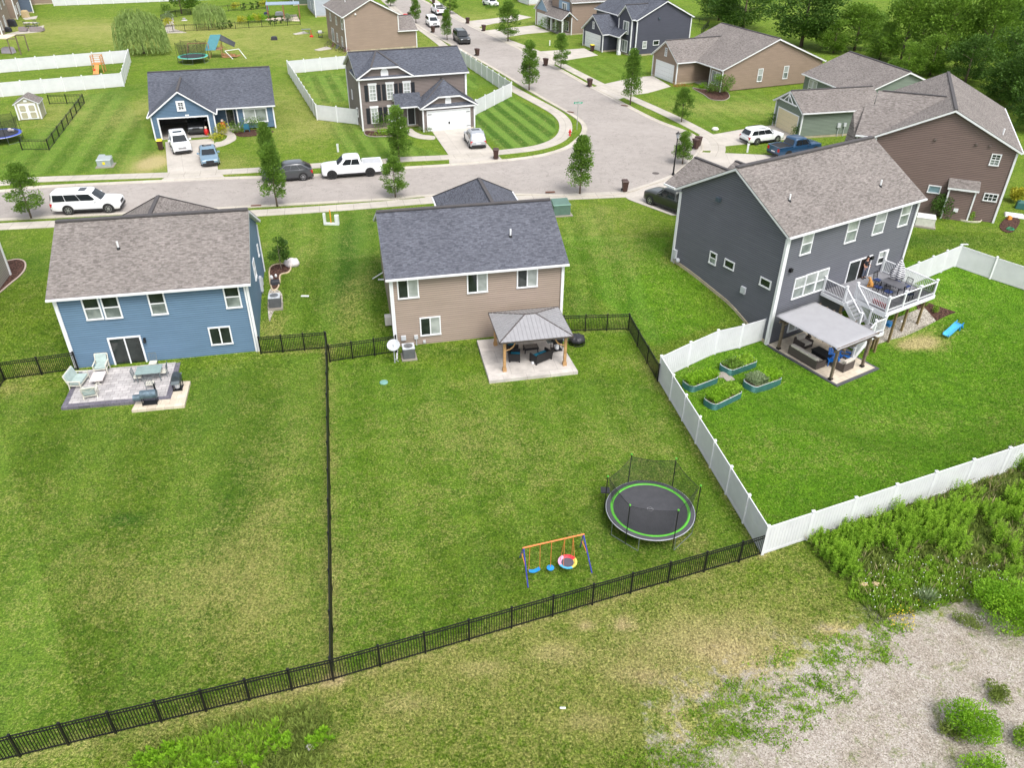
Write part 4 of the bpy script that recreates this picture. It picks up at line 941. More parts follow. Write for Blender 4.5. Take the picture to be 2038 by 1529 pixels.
LF_DK = leafmat('leaf_dark', (0.026,0.068,0.012,1), (0.115,0.225,0.030,1))
LF_MD = leafmat('leaf_mid', (0.060,0.135,0.016,1), (0.27,0.44,0.055,1), .35)
LF_WL = leafmat('leaf_willow', (0.10,0.17,0.035,1), (0.36,0.48,0.15,1))
LF_BR = leafmat('leaf_bright', (0.085,0.23,0.010,1), (0.34,0.58,0.035,1), .4)
LF_WD = leafmat('leaf_weed', (0.10,0.23,0.018,1), (0.40,0.62,0.06,1), .45)
LF_YL = leafmat('leaf_yellow', (0.20,0.22,0.02,1), (0.60,0.58,0.05,1))
LF_GY = leafmat('leaf_sage', (0.09,0.14,0.06,1), (0.30,0.38,0.20,1))
BARK = plain('bark', (0.14,0.105,0.08,1), 0.95, var=.35, scale=6)
BARKL = plain('bark_light', (0.26,0.21,0.17,1), 0.95, var=.3, scale=6)
rnd = random.Random(11)
def rv(r=rnd):
    while True:
        v = Vector((r.uniform(-1,1), r.uniform(-1,1), r.uniform(-1,1)))
        if 0.02 < v.length < 1: return v
def leaves(name, items, mat, parent=None, aspect=0.55):
    "items: (pos, size, tint, direction or None)"
    V = []; F = []; TI = []
    for p, s, ti, d in items:
        d = (rv() if d is None else d).normalized(); a = d.cross(rv()).normalized()
        i = len(V); V += [tuple(p), tuple(p+d*s*.5+a*s*aspect*.5), tuple(p+d*s), tuple(p+d*s*.5-a*s*aspect*.5)]; F.append((i,i+1,i+2,i+3)); TI.append(ti)
    me = bpy.data.meshes.new(name); me.from_pydata(V, [], F); at = me.attributes.new('tint', 'FLOAT', 'FACE'); at.data.foreach_set('value', TI)
    me.materials.append(mat); o = bpy.data.objects.new(name, me); COL.objects.link(o)
    if parent: o.parent = parent
    return o
def crown(H, W, base, n, ls, shape='oval', seed=1, clumps=26, flat=1.0):
    r = random.Random(seed); it = []; cl = []
    for k in range(clumps):
        z = r.random(); a = r.uniform(0, 2*pi)
        if shape == 'oval': rad = sin(pi*min(1, (z*0.93+0.07))**0.8)**0.6
        elif shape == 'cone': rad = (1-z)**0.7*min(1, z*5+.35)
        elif shape == 'col': rad = (1-z*z*.75)*min(1, z*6+.5)
        else: rad = sqrt(max(0.05, 1-(2*z-0.9)**2))
        rr = rad*W/2*(0.25+0.70*sqrt(r.random())); cl.append((Vector((rr*cos(a), rr*sin(a), base+z*(H-base))), W*(0.13+0.11*r.random())*(1 if shape != 'col' else .8), r.random()))
    for k in range(n):
        c, cr, ti = cl[r.randrange(clumps)]; v = rv(r); v = v.normalized()*(v.length**0.35)
        p = c+Vector((v.x, v.y, v.z*.8*flat))*cr*r.uniform(.75, 1.25)
        if p.z > H*1.03 or p.z < base*.8: continue
        out = Vector((p.x, p.y, (p.z-base)*.3)); d = rv(r)+out.normalized()*.9+Vector((0,0,.2))
        it.append((p, ls*r.uniform(.6, 1.3), min(1, max(0, .5*ti+.5*r.random())), d))
    return it, cl
def trunk(H, base, r0, cl, parent, mat=BARK, nl=7, seed=3, top=.8):
    r = random.Random(seed); m = MB(); pts = [Vector((r.uniform(-.03,.03)*H*.3*k/5, r.uniform(-.03,.03)*H*.3*k/5, H*top*k/5)) for k in range(6)]; pts[0] = Vector((0,0,-.2))
    m.tube(pts, [r0*1.3, r0, r0*.85, r0*.65, r0*.42, r0*.2], 7)
    for c, cr, ti in cl[:nl]:
        zz = max(base*.75, c.z-.45*hypot(c.x, c.y)-.3); zz = min(zz, H*.7); k = zz/(H*top)*5; i = min(4, int(k)); s = pts[i].lerp(pts[i+1], k-i)
        m.tube([s, s.lerp(c, .5)+Vector((0,0,.1*cr)), c], [r0*.38, r0*.25, r0*.08], 5)
    return m.build('trunk', mat, parent, smooth=True)
def make_tree(name, label, H, W, base, n, ls, lm, shape, seed, group=None, r0=.1, bark=BARK, nl=8, cat='tree', clumps=26):
    root = thing(name, label, cat, group=group); it, cl = crown(H, W, base, n, ls, shape, seed, clumps); leaves('crown', it, lm, root); trunk(H, base, r0, cl, root, bark, nl, seed); root['H'] = H; root['W'] = W
    return root
ST = [make_tree('street_tree', 'x', 6.0, 2.6, 1.2, 8200, .165, LF_ST, s_, sd_, r0=.075, clumps=c_) for s_, sd_, c_ in (('oval', 5, 52), ('cone', 8, 62), ('cone', 12, 58))]
used_st = set()
def put(proto, base, tpx, wpx, label, group, used, rot=None, kx=1.0):
    "proto scaled so that its top reaches pixel row tpx and its crown spans wpx pixels"
    h = hgt(base, *tpx); dist = (base-CPOS).dot(CF)+0.0; dist = (base+Vector((0,0,h*.6))-CPOS).dot(CF); wd = wpx*dist/F_PX
    kx *= .95; sc = (wd/proto['W']*kx, wd/proto['W']*kx, h/proto['H']); rot = rnd.uniform(0, 6.28) if rot is None else rot
    if proto.name in used: return dup(proto, base, rot, label, group, sc)
    used.add(proto.name); proto.location = base; proto.rotation_euler = (0,0,rot); proto.scale = sc; proto['label'] = label; proto['group'] = group; return proto
GST = 'young street trees along the verges'
for k, bx, by, tx, ty, wp, lb in (
 (0,63,436,48,326,62,'sparse young street tree at the left edge by the long white suv'),
 (1,552,411,538,288,58,'leafy street tree overlapping the dark crossover on the near verge'),
 (1,540,352,532,246,46,'street tree on the far verge behind the dark crossover, left of white pickup'),
 (0,787,393,783,315,48,'small round street tree on near verge below the shuttered house'),
 (2,795,322,795,214,58,'dense street tree in front of the shuttered house porch'),
 (1,1154,386,1165,274,60,'pointed street tree on the near verge by the curve of the road'),
 (2,1053,180,1056,83,44,'tall oval street tree beside the upper road, left pavement'),
 (0,1116,138,1114,68,32,'small street tree before navy house lawn on right verge'),
 (1,1254,208,1258,100,44,'tall dark street tree at taupe ranch driveway'),
 (0,1356,243,1361,176,38,'small street tree on verge below taupe ranch lawn'),
 (2,1358,326,1364,263,42,'street tree beside the black street lamp'),
 (0,1011,82,1013,4,42,'street tree in front of the light blue gabled house'),
 (1,890,79,891,20,26,'slim street tree left of the black suv on upper road'),
 (2,828,46,828,-12,23,'slim street tree by the clay house pavement'),
 (0,896,27,896,-18,32,'street tree behind the white van on right verge of upper road'),
 (2,778,12,777,-25,24,'small street tree by the road at top edge above clay house')):
    put(ST[k], G(bx, by), (tx, ty), wp, lb, GST, used_st)
sm = make_tree('ornamental_tree', 'small dark leaved ornamental tree in mulch beside blue house', 2.4, 1.5, .9, 1500, .16, LF_DK, 'ball', 31, r0=.04, bark=BARKL, clumps=14); sm.location = G(560,536)
q = make_tree('shrub_tree', 'round shrub on a short trunk in the curved bed of taupe ranch', 2.4, 3.0, .5, 2600, .16, LF_ST, 'ball', 35, r0=.05, cat='shrub', clumps=20); q.location = G(1434,187)
# willows: hanging strands
def willow(label, base, H, W, n, seed):
    r = random.Random(seed); root = thing('willow_tree', label, 'tree', base); it = []
    for k in range(n):
        a = r.uniform(0, 2*pi); ln3 = noise.noise(Vector((cos(a)*1.3, sin(a)*1.3, seed))); rr = W/2*sqrt(r.random())*(.85+.35*ln3); zt_ = H*(1-.34*(rr/(W/2))**2.4+.16*noise.noise(Vector((rr*cos(a)*.45, rr*sin(a)*.45, seed*3.1))))*r.uniform(.84, 1.0); ln = H*r.uniform(.35, 1.05)*(0.45+.6*rr/(W/2)); ln = min(ln, zt_-r.uniform(.1,.7))
        x, y = rr*cos(a), rr*sin(a); ti = r.random(); st = .26; ns_ = int(ln/st)
        for j in range(ns_):
            t_ = j*st; o_ = .22*sqrt(t_)
            it.append((Vector((x+cos(a)*o_+r.uniform(-.05,.05), y+sin(a)*o_+r.uniform(-.05,.05), zt_-t_)), st*1.5, min(1, max(0, ti*.6+.4*r.random())), Vector((cos(a)*.25+r.uniform(-.25,.25), sin(a)*.25+r.uniform(-.25,.25), -1))))
    leaves('crown', it, LF_WL, root, aspect=.28)
    trunk(H, H*.3, .18, [(Vector((W*.25*cos(k), W*.25*sin(k), H*.8)), 1, 0) for k in range(7)], root, BARK, 7, seed)
b_ = G(287,106); willow('large weeping willow beyond the white fence at upper left', b_, hgt(b_, 285, 20), 8.4, 900, 4)
b_ = G(421,55); willow('smaller pale willow inside the planted garden', b_, hgt(b_, 420, 4), 6.6, 520, 5)
# big trees at upper right
BT = [make_tree('broadleaf_tree', 'x', 13, 11, 2.2, 12000, .50, LF_DK, 'ball', 41, r0=.28, clumps=46),
      make_tree('broadleaf_tree', 'x', 13, 9, 2.0, 9000, .48, LF_MD, 'oval', 43, r0=.22, clumps=40),
      make_tree('broadleaf_tree', 'x', 13, 9, 1.5, 8000, .48, LF_MD, 'ball', 47, r0=.20, clumps=38),
      make_tree('broadleaf_tree', 'x', 13, 10, 1.5, 9000, .46, LF_DK, 'oval', 49, r0=.22, clumps=38)]
ub = set(); GB_ = 'trees along the field behind the right hand houses'
for k, bx, by, tx, ty, wp, lb in (
 (0,1478,58,1470,-38,120,'dark broad tree behind taupe ranch roof'),
 (3,1430,40,1428,-30,80,'smaller dark tree left of the broad trees behind taupe ranch'),
 (0,1594,92,1598,-45,135,'biggest dark oak between taupe ranch and sage house'),
 (1,1700,100,1700,8,96,'light green airy tree behind sage house roof'),
 (2,1658,105,1656,40,60,'low light green tree beside the big dark oak'),
 (1,1790,128,1795,-22,92,'tall light green tree with visible trunk above sage gable'),
 (2,1750,118,1748,45,70,'low dense tree between two airy light trees'),
 (1,1870,140,1880,-12,110,'wide light green tree above brown house ridge'),
 (2,1850,150,1848,70,76,'low tree just behind sage gable right slope'),
 (1,1950,150,1955,-30,100,'tall light tree near the top right corner'),
 (3,1920,165,1915,70,90,'dark low tree above brown roof peak'),
 (3,2010,190,2012,20,110,'dark tree at the right edge, upper one'),
 (3,2035,215,2035,80,110,'dark tree at the right edge beside brown roof slope'),
 (3,1990,200,1985,120,80,'dark bushy tree touching brown roof slope'),
 (2,1800,150,1805,85,60,'small bushy tree behind sage ridge'),
 (1,1985,120,1990,-20,80,'light tree in the top right corner group, behind the tall one'),
 (2,2025,150,2028,30,80,'light green tree at the right edge above dark pair'),
 (1,1830,95,1832,5,60,'slim pointed light tree far behind brown ridge'),
 (1,1905,110,1908,10,64,'slim pointed light tree between two wide trees at top right'),
 (2,1725,70,1725,20,44,'small light tree at the field edge beside dark oak'),
 (3,2060,260,2050,120,110,'dark tree beyond the brown roof at right edge'),
 (3,2090,240,2095,60,120,'dark tree mostly out of frame at right edge')):
    put(BT[k], G(bx, by), (tx, ty), wp, lb, GB_, ub)
b = make_tree('garden_tree', 'dark green round tree at the head of planted garden', 7, 7, 1.4, 3500, .42, LF_ST, 'ball', 53, r0=.12, clumps=24); b.location = G(362,27)
# small conifers and shrubs in the far garden
CO = make_tree('columnar_conifer', 'x', 2.2, .9, .1, 700, .18, LF_DK, 'col', 55, r0=.05, clumps=12, cat='conifer'); uc = set(); n_ = 0
for bx, by in ((436,57),(447,56),(459,55),(539,48),(550,47),(561,46),(487,20),(501,19),(513,17)):
    put(CO, G(bx, by), (bx, by-17), 9, ('left','middle','right')[n_%3]+[' one of the three dark columnar conifers beside small willow',' one of the three columnar conifers before the far patio',' one of the three columnar conifers in rear garden row'][n_//3], 'columnar conifers in the planted garden', uc, kx=1.0); n_ += 1
def bush(name, label, px, W_, H_, mat, n=500, ls=.14, seed=1, group=None, loc=None, cat='shrub', clumps=14):
    r = random.Random(seed); p = G(*px) if loc is None else loc; it = []
    cl = [(Vector((r.uniform(-.36,.36)*W_, r.uniform(-.36,.36)*W_, H_*r.uniform(.3,.72))), r.random()) for _ in range(clumps)]
    for k in range(n):
        c, ti = cl[r.randrange(clumps)]; v = rv(r); v = v.normalized()*v.length**.4; q = c+Vector((v.x*W_*.2, v.y*W_*.2, v.z*H_*.32))
        it.append((q, ls*r.uniform(.6,1.3), min(1, .5*ti+.5*r.random()), rv(r)+Vector((q.x, q.y, .6))))
    o = leaves(name, it, mat); o.location = p; tag(o, label, cat, group); return o
for i, (px, py, m_, lb) in enumerate(((483,47,LF_YL,'yellow flowering plant midway along the garden border'),(500,45,LF_BR,'green leafy perennial in the garden border near yellow plant'),(512,44,LF_YL,'yellow green clump third in the garden border'),(524,44,LF_BR,'bright leafy clump beside the front conifers of far patio'),
 (471,19,LF_YL,'bright yellow shrub by the rear garden fence'),(338,52,LF_YL,'pale yellow shrub in stone bed at garden corner'),(335,40,LF_GY,'pale sage shrub in stone bed by fence'),(331,22,LF_ST,'green shrub at the upper end of stone bed'),(524,15,LF_YL,'yellow tree like shrub by the far pergola'),(575,43,LF_GY,'low grey green plant row by pale grey house'))):
    bush('garden_shrub', lb, (px, py), 1.8, 1.5, m_, 320, .26, 60+i)
bush('foundation_shrub','dark round shrub against brown house wall left of the box bay',(1864,434),2.0,2.3,LF_DK,1300,.15,3)
bush('foundation_shrub','round green shrub below the lower windows of shuttered house',(763,257),2.4,2.0,LF_ST,900,.16,4)
bush('foundation_shrub','round dark shrub at garage corner of light blue gabled house',(1085,58),2.2,2.2,LF_ST,600,.2,5)
bush('flowering_shrub','white flowering shrub on mound in front of light blue gabled house',(1117,68),3.0,2.6,LF_GY,700,.22,6)
bush('yellow_shrub','bright yellow shrub by the open garage post of blue ranch',(445,270),1.7,1.6,LF_YL,700,.15,7)
bush('yellow_shrub','low yellow green shrub in front of the taller yellow one at ranch walk',(431,279),1.4,.9,LF_YL,400,.14,8)
bush('rose_bush','leafy bush under front window of blue ranch, left one',(478,264),1.8,1.3,LF_ST,500,.15,9)
bush('rose_bush','leafy bush with pale flowers under front window of blue ranch',(506,259),2.2,1.7,LF_ST,600,.15,10)
bush('conifer_shrub','small dark cone shrub at right post of beige garage door',(1581,275),1.0,1.6,LF_DK,350,.14,11)
bush('conifer_shrub','small dark cone shrub at left post of beige garage door',(1537,250),1.0,1.6,LF_DK,350,.14,12)
bush('low_shrub','bright mound plant in curved bed of taupe ranch, nearer the porch',(1398,177),1.3,.9,LF_BR,300,.15,13)
bush('low_shrub','dark green mound plant in curved bed beside round shrub tree',(1413,184),1.4,.9,LF_ST,300,.15,14)
bush('low_shrub','bright low plants in mulch before shuttered house porch',(755,268),2.0,.5,LF_BR,300,.15,15)
bush('low_shrub','orange tinted low plants along taupe garage wall',(1355,172),3.0,.4,plain('leaf_orange',(0.30,0.14,0.04,1),.8),300,.15,16)
bush('low_shrub','low plants by walkway at shuttered house garage corner',(845,262),1.8,.6,LF_GY,300,.15,17)
bush('low_shrub','leafy shrubs by wall of the white house at top',(982,18),4.0,.8,LF_ST,350,.22,18)
bush('potted_plant','yellow green potted plants beside brown house right corner',(2020,402),1.3,1.4,LF_YL,1000,.2,19)
bush('weed_clump','green weed at the base of brown house window well',(1932,440),.5,.9,LF_BR,150,.12,20)
# ---- rough vegetation on the near plot
def stalks(name, pts, mat, parent=None, leaf=.09, per=26, rr=None):
    "pts: (x,y,z0,h,spread); upright leafy stems"
    r = random.Random(77); it = []
    for x, y, z0, h_, sp in pts:
        lean = Vector((r.uniform(-.2,.2), r.uniform(-.2,.2), 0)); ti = r.random()
        for k in range(per):
            t_ = k/per; p = Vector((x, y, z0))+lean*h_*t_+Vector((0,0,h_*(.15+.85*t_))); a = k*2.4+r.random()
            d = Vector((cos(a), sin(a), .35+1.1*t_)); it.append((p, leaf*(1.25-.6*t_)*r.uniform(.8,1.3), min(1, max(0, .35*ti+.25*r.random()+.45*t_)), d))
    return leaves(name, it, mat, parent, aspect=.42)
r = random.Random(5)
def clustered(poly, n, rad=.42, per=15):
    out = []
    for x, y in scatter(poly, max(1, n//per)):
        rr = rad*r.uniform(.6, 1.3); hh = r.uniform(.7, 1.25)
        for k in range(int(per*r.uniform(.6, 1.4))): out.append((x+r.gauss(0, rr*.55), y+r.gauss(0, rr*.5), hh))
    return out
def scatter(poly, n):
    xs = [p[0] for p in poly]; ys = [p[1] for p in poly]; out = []
    while len(out) < n:
        x = r.uniform(min(xs), max(xs)); y = r.uniform(min(ys), max(ys))
        if inpoly(x, y, poly): out.append((x, y))
    return out
THICK = [PG((1610,1085),(1640,1070),(1735,1055),(1740,1100),(1690,1130),(1700,1165),(1660,1150),(1640,1120)),
 PG((1735,1050),(1790,1030),(1860,1010),(1950,1020),(1935,1090),(1900,1110),(1850,1090),(1800,1100),(1745,1085)),
 PG((1900,1000),(1940,975),(2038,905),(2260,830),(2260,1150),(2038,1130),(1960,1100),(1930,1060))]
for i, (P, n, lb) in enumerate(zip(THICK, (460, 640, 1500), ('leafy goldenrod thicket nearest the white fence corner','bright leafy weed thicket in the middle against white fence','dense dark weed thicket filling the plot at right edge'))):
    o = stalks('weed_thicket', [(x, y, TZ(x, y), hh*r.uniform(.75, 1.05)*(1.1 if i == 2 else .95), 1) for x, y, hh in clustered(P, n)], (LF_WD, LF_WD, LF_WD)[i], leaf=.15, per=24)
    tag(o, lb, 'weeds', kind='stuff')
o = stalks('weed_thicket', [(x, y, TZ(x, y), hh*r.uniform(.35, .6), 1) for x, y, hh in clustered(PG((1700,1110),(1850,1100),(2060,1090),(2100,1180),(1900,1165),(1760,1150)), 240, .3)], LF_WD, leaf=.13, per=16); tag(o, 'lower patchy weeds between thickets and gravel at right', 'weeds', kind='stuff')
# thinner undergrowth, grassy
def tufts(name, pts, mat, n=9, h=.35, w_=.035, sp=.14):
    it = []
    for x, y in pts:
        z0 = TZ(x, y); ti = r.random()
        for k in range(n):
            a = r.uniform(0, 6.28); s_ = sp*r.random(); it.append((Vector((x+s_*cos(a), y+s_*sin(a), z0-.01)), h*r.uniform(.5,1.2), min(1, .5*ti+.5*r.random()), Vector((cos(a)*.6, sin(a)*.6, 1))))
    return leaves(name, it, mat, aspect=w_/h*2)
LF_OL = leafmat('leaf_olive', (0.085,0.13,0.022,1), (0.30,0.38,0.08,1)); LF_STR = leafmat('leaf_straw', (0.22,0.19,0.09,1), (0.50,0.42,0.24,1))
tag(tufts('tall_grass', scatter(WILD, 2600), LF_OL), 'olive rough grass between weed thickets and gravel', 'grass', kind='stuff')
tag(tufts('dry_stems', scatter(WILD, 500), LF_STR, 6, .55, .02), 'dry straw stems among the weeds right of white fence', 'dry grass', kind='stuff')
FL = PG((1700,1150),(1850,1120),(1990,1150),(1960,1185),(1850,1215),(1760,1225),(1690,1190))
tag(tufts('low_weeds', scatter(FL, 700), LF_WD, 10, .28), 'low green weeds with small flowers beside the gravel', 'weeds', kind='stuff')
m = MB()
for x, y in scatter(PG((1690,1120),(1990,1110),(2020,1190),(1850,1215),(1740,1225)), 150): z = TZ(x,y)+r.uniform(.15,.5); m.ball((x,y,z), .022, n=5, m=3)
for x, y in scatter(PG((1890,1225),(1960,1225),(1955,1260),(1900,1250)), 50): m.ball((x,y,.1+TZ(x,y)), .02, n=5, m=3)
tag(m.build('wild_flowers', plain('petal_white',(0.85,0.84,0.78,1),.7)), 'tiny white wild flowers scattered through weeds by gravel', 'flowers', kind='stuff')
m = MB()
for x, y in scatter(PG((1760,1215),(1830,1200),(1820,1260),(1770,1250)), 90): m.ball((x,y,TZ(x,y)+r.uniform(.05,.25)), .026, n=5, m=3)
tag(m.build('yellow_flowers', plain('petal_yellow',(0.65,0.50,0.03,1),.7)), 'patch of small yellow flowers at the gravel edge', 'flowers', kind='stuff')
# weeds growing through gravel and thin grass
GP = scatter(PG((1240,1529),(1400,1380),(1560,1290),(1800,1240),(1760,1330),(1640,1420),(1500,1529)), 120)
pp = []
for x, y in GP:
    for k in range(r.randrange(3, 22)): pp.append((x+r.gauss(0,.32), y+r.gauss(0,.13)))
tag(tufts('gravel_weeds', pp, LF_WD, 7, .10, .03, .09), 'ragged low green weed patches spreading over gravel', 'weeds', kind='stuff')
# bright bushes
bush('bright_bush','large bright green feathery bush at right edge above the gravel',(2012,1232),3.0,1.5,LF_BR,9000,.10,21,clumps=60)
bush('bright_bush','bright green feathery bush standing alone on the gravel',(1925,1455),1.75,1.15,LF_BR,5200,.09,22,clumps=40)
bush('bright_bush','sprawling green bush at the bottom right corner',(1960,1560),1.7,.8,LF_BR,3500,.09,23,clumps=30)
bush('bright_bush','pale green bush in bottom right corner by picture edge',(2045,1490),1.2,.8,LF_WD,1500,.09,24,clumps=20)
bush('dry_bush','low olive bush right of the lone bright bush',(1985,1385),1.1,.35,LF_OL,1200,.09,25)
bush('dry_bush','brownish low bush at left foot of the lone bright bush',(1890,1465),.9,.5,LF_OL,900,.09,26)
bush('dry_bush','low flowering weed mound on gravel below weed patch',(1922,1245),1.0,.4,LF_OL,900,.08,27)
bush('weed_bush','bright green weed mound between thickets and gravel, left',(1785,1165),1.0,.7,LF_WD,900,.1,28)
bush('weed_bush','bright green weed mound near large bush',(1975,1180),.8,.6,LF_BR,700,.1,29)
tg = tufts('grass_clump', [(G(1842,1195).x+r.gauss(0,.12), G(1842,1195).y+r.gauss(0,.1)) for _ in range(22)], LF_GY, 9, .62, .02, .1); tag(tg, 'tall grey green grass clump at the head of gravel', 'grass clump')
# bottom left patch
tag(tufts('tall_grass', scatter(WILD2, 900), LF_OL, 9, .30, .03, .16), 'long green grass patch at the bottom below the black fence', 'grass', kind='stuff')
tag(tufts('tall_grass', scatter(PG((250,1529),(420,1460),(560,1440),(520,1500),(400,1560)), 500), LF_WD, 10, .32, .04, .16), 'bright green coarse grass below the long fence, left part', 'grass', kind='stuff')
BL = [(350,1500,.5,'left'),(295,1520,.5,'far left'),(400,1525,.45,'middle'),(500,1518,.4,'right of the flat stones'),(560,1480,.35,'upper right'),(455,1530,.3,'beside white stone'),(632,1478,.3,'far right')]
for i, (px, py, h_, w2) in enumerate(BL):
    p = G(px, py); pts = [(r.gauss(0,.22), r.gauss(0,.16), 0, h_*r.uniform(.7,1.2), 1) for _ in range(20)]
    o = stalks('leafy_weed', pts, LF_BR, leaf=.19, per=16); o.location = p; tag(o, 'bright leafy weed at the bottom edge, %s' % w2, 'weed', 'bright leafy weeds below the long black fence')
for px, py, s_, lb, c_ in ((430,1526,.20,'flat pale stone at bottom edge among weeds',(0.42,0.40,0.38,1)),(490,1518,.20,'small brown stone right of flat pale stone',(0.34,0.26,0.22,1)),(618,1490,.18,'grey stone in the right of the weedy patch',(0.5,0.48,0.47,1)),
    (1718,1168,.22,'tan rock left of the pair beside weed thicket',(0.52,0.38,0.22,1)),(1742,1167,.22,'tan rock right of the pair beside weed thicket',(0.48,0.36,0.22,1)),(581,528,.62,'large white boulder beside mulch bed of blue house',(0.62,0.58,0.58,1)),(1423,259,.4,'white rock at lawn edge by the sage house drive',(0.7,0.68,0.62,1))):
    m = MB(); m.ball((0,0,s_*.3), s_, s_*.8, s_*.6, 14, 9)
    for v in m.v: v += Vector(v).normalized()*noise.noise(v*3/s_)*.18*s_
    o = m.build('rock', plain('rock_%d' % px, c_, .9, var=.3, scale=5), smooth=True, loc=G(px, py)); tag(o, lb, 'rock')
# ================================================================ VEHICLES (x forward, z up, built about the ground centre)
RUB = plain('tyre_rubber', (0.02,0.02,0.021,1), .85); RIM = plain('alloy', (0.45,0.46,0.48,1), .3, .8); RIMK = plain('black_alloy', (0.03,0.03,0.032,1), .35, .5)
CGL = NT('car_glass'); CGL.out((0.015,0.019,0.022,1), 0.05, 0, 0.7); CGL = CGL.m
LAMPR = plain('tail_lamp', (0.45,0.015,0.015,1), .2); LAMPW = plain('head_lamp', (0.65,0.68,0.72,1), .12); BLKP = plain('black_plastic', (0.022,0.022,0.024,1), .55)
def paint(name, c, metal=0.0):
    t = NT(name); nz = t.noise(2.5, 3, 0.6, t.coord()); cc = Vector(c)
    t.out(t.ramp(nz, [(0.3, tuple(cc*.93)+(1,)), (0.7, tuple(cc*1.04)+(1,))]), .28, metal, .5); t.b.inputs['Coat Weight'].default_value = .7; t.b.inputs['Coat Roughness'].default_value = .06; return t.m
KIND = {
 # L, W, H, wheelbase, wheel r, front overhang, belt z, hood z, cabin: base front, top front, top rear, base rear (from nose), tail z
 'suv_long': (5.7,2.04,1.90,3.30,.41,.98,1.14,1.10,(1.45,2.25,5.45,5.62),1.14),
 'suv':      (4.75,1.92,1.70,2.80,.37,.92,1.04,1.02,(1.22,2.05,4.30,4.66),1.04),
 'compact':  (4.40,1.85,1.66,2.64,.36,.90,1.02,1.00,(1.15,1.85,3.95,4.34),1.02),
 'crossover':(4.78,1.93,1.66,2.85,.38,.95,1.08,1.00,(1.30,2.15,3.85,4.68),1.08),
 'wagon':    (4.85,1.88,1.66,2.75,.36,.95,1.00,.98,(1.25,2.05,4.35,4.78),1.00),
 'sedan':    (4.75,1.82,1.43,2.75,.33,.95,.92,.88,(1.20,2.05,3.30,4.05),.95),
 'van':      (5.15,2.00,1.75,3.05,.35,.98,1.05,1.02,(1.05,1.95,4.75,5.08),1.05),
 'pickup':   (5.9,2.03,1.95,3.68,.42,.95,1.22,1.20,(1.55,2.25,3.70,3.98),1.22)}
def car(name, label, kind, pm, spec=None, rims=None, group='vehicles parked on the street and driveways', trim=None, cat='car', grille=None, sunroof=False, cap=False, rails=False):
    Ln, Wd, Ht, wb, wr, fo, belt, hood, cab, tail = KIND[kind]; hw_ = Wd/2; root = thing(name, label, cat, group=group); rims = rims or RIM; trim = trim or BLKP
    X = lambda d: Ln/2-d; zb = .26 if kind not in ('pickup','suv_long') else .34
    pick = kind == 'pickup'
    # lower body: stations from nose to tail
    st = [(0.0, hood-.28, .80, zb+.12), (.08, hood-.12, .90, zb), (.28, hood-.04, .965, zb-.02), (.7, hood, .99, zb-.02), (cab[0]-.1, hood+.03, 1, zb-.02), (cab[0]+.25, belt, 1, zb-.02), (cab[1]+.6, belt+.01, 1, zb-.02)]
    if pick: st += [(cab[3], belt, 1, zb-.02), (cab[3]+.02, belt, 1, zb), (Ln-.12, belt, .99, zb+.06), (Ln, belt-.03, .97, zb+.12)]
    else: st += [(cab[3]-.5, belt+.02, .995, zb-.02), (Ln-.35, tail, .97, zb), (Ln-.08, tail-.06, .92, zb+.04), (Ln, tail-.22, .84, zb+.14)]
    m = MB(); rings = []
    for d, zt_, wf, z0 in st:
        w_ = hw_*wf; x = X(d); hh = zt_-z0
        rings.append([(x,-w_*.90,z0),(x,-w_*.97,z0+.06),(x,-w_,z0+hh*.35),(x,-w_*.995,z0+hh*.68),(x,-w_*.955,zt_-.07),(x,-w_*.86,zt_-.005),(x,-w_*.4,zt_+.012),(x,w_*.4,zt_+.012),(x,w_*.86,zt_-.005),(x,w_*.955,zt_-.07),(x,w_*.995,z0+hh*.68),(x,w_,z0+hh*.35),(x,w_*.97,z0+.06),(x,w_*.90,z0)])
    m.loft(rings)
    body = m.build('body', pm, root, smooth=True); body.data.set_sharp_from_angle(angle=RAD(38))
    # cabin
    m = MB(); b0, t0, t1, b1 = cab; wr_ = hw_*.80; zr = Ht
    def rg(x, z, w_): return [(x,-w_,z),(x,w_,z)]
    secs = [(belt-.03, X(b0), X(b1), hw_*.945), ((belt+zr)/2, X(b0+(t0-b0)*.70), X(b1+(t1-b1)*.68), hw_*.845), (zr-.10, X(t0-.06), X(t1+.05), wr_*1.02), (zr-.03, X(t0+.08), X(t1-.05), wr_*.95), (zr, X(t0+.4), X(t1-.35), wr_*.75)]
    R = []
    for z, xf, xr, w_ in secs:
        L_ = xf-xr; R.append([(xf,-w_*.82,z),(xf+.05,0,z),(xf,w_*.82,z),(xf-.16,w_*.97,z),(xf-L_*.5,w_,z),(xr+.12,w_*.97,z),(xr,w_*.84,z),(xr-.03,0,z),(xr,-w_*.84,z),(xr+.12,-w_*.97,z),(xf-L_*.5,-w_,z),(xf-.16,-w_*.97,z)])
    m.loft(R); c_ = m.build('cabin', pm, root, smooth=True); c_.data.set_sharp_from_angle(angle=RAD(50))
    # glass, a few mm proud of the cabin
    def lerp(a, b, t): return a+(b-a)*t
    def sec(t):   # t 0..1 from belt to roof edge
        z = lerp(belt, zr-.12, t); xf = X(lerp(b0, t0-.06, t)); xr = X(lerp(b1, t1+.05, t)); w_ = lerp(hw_*.94, wr_*1.02, t); return z, xf, xr, w_
    m = MB(); (za,xa,ra,wa), (zc,xc,rc,wc) = sec(.08), sec(.97)
    m.face([(xa+.035,-wa*.80,za),(xa+.075,0,za),(xc+.06,0,zc),(xc+.03,-wc*.78,zc)]); m.face([(xa+.075,0,za),(xa+.035,wa*.80,za),(xc+.03,wc*.78,zc),(xc+.06,0,zc)]); m.build('windscreen', CGL, root)
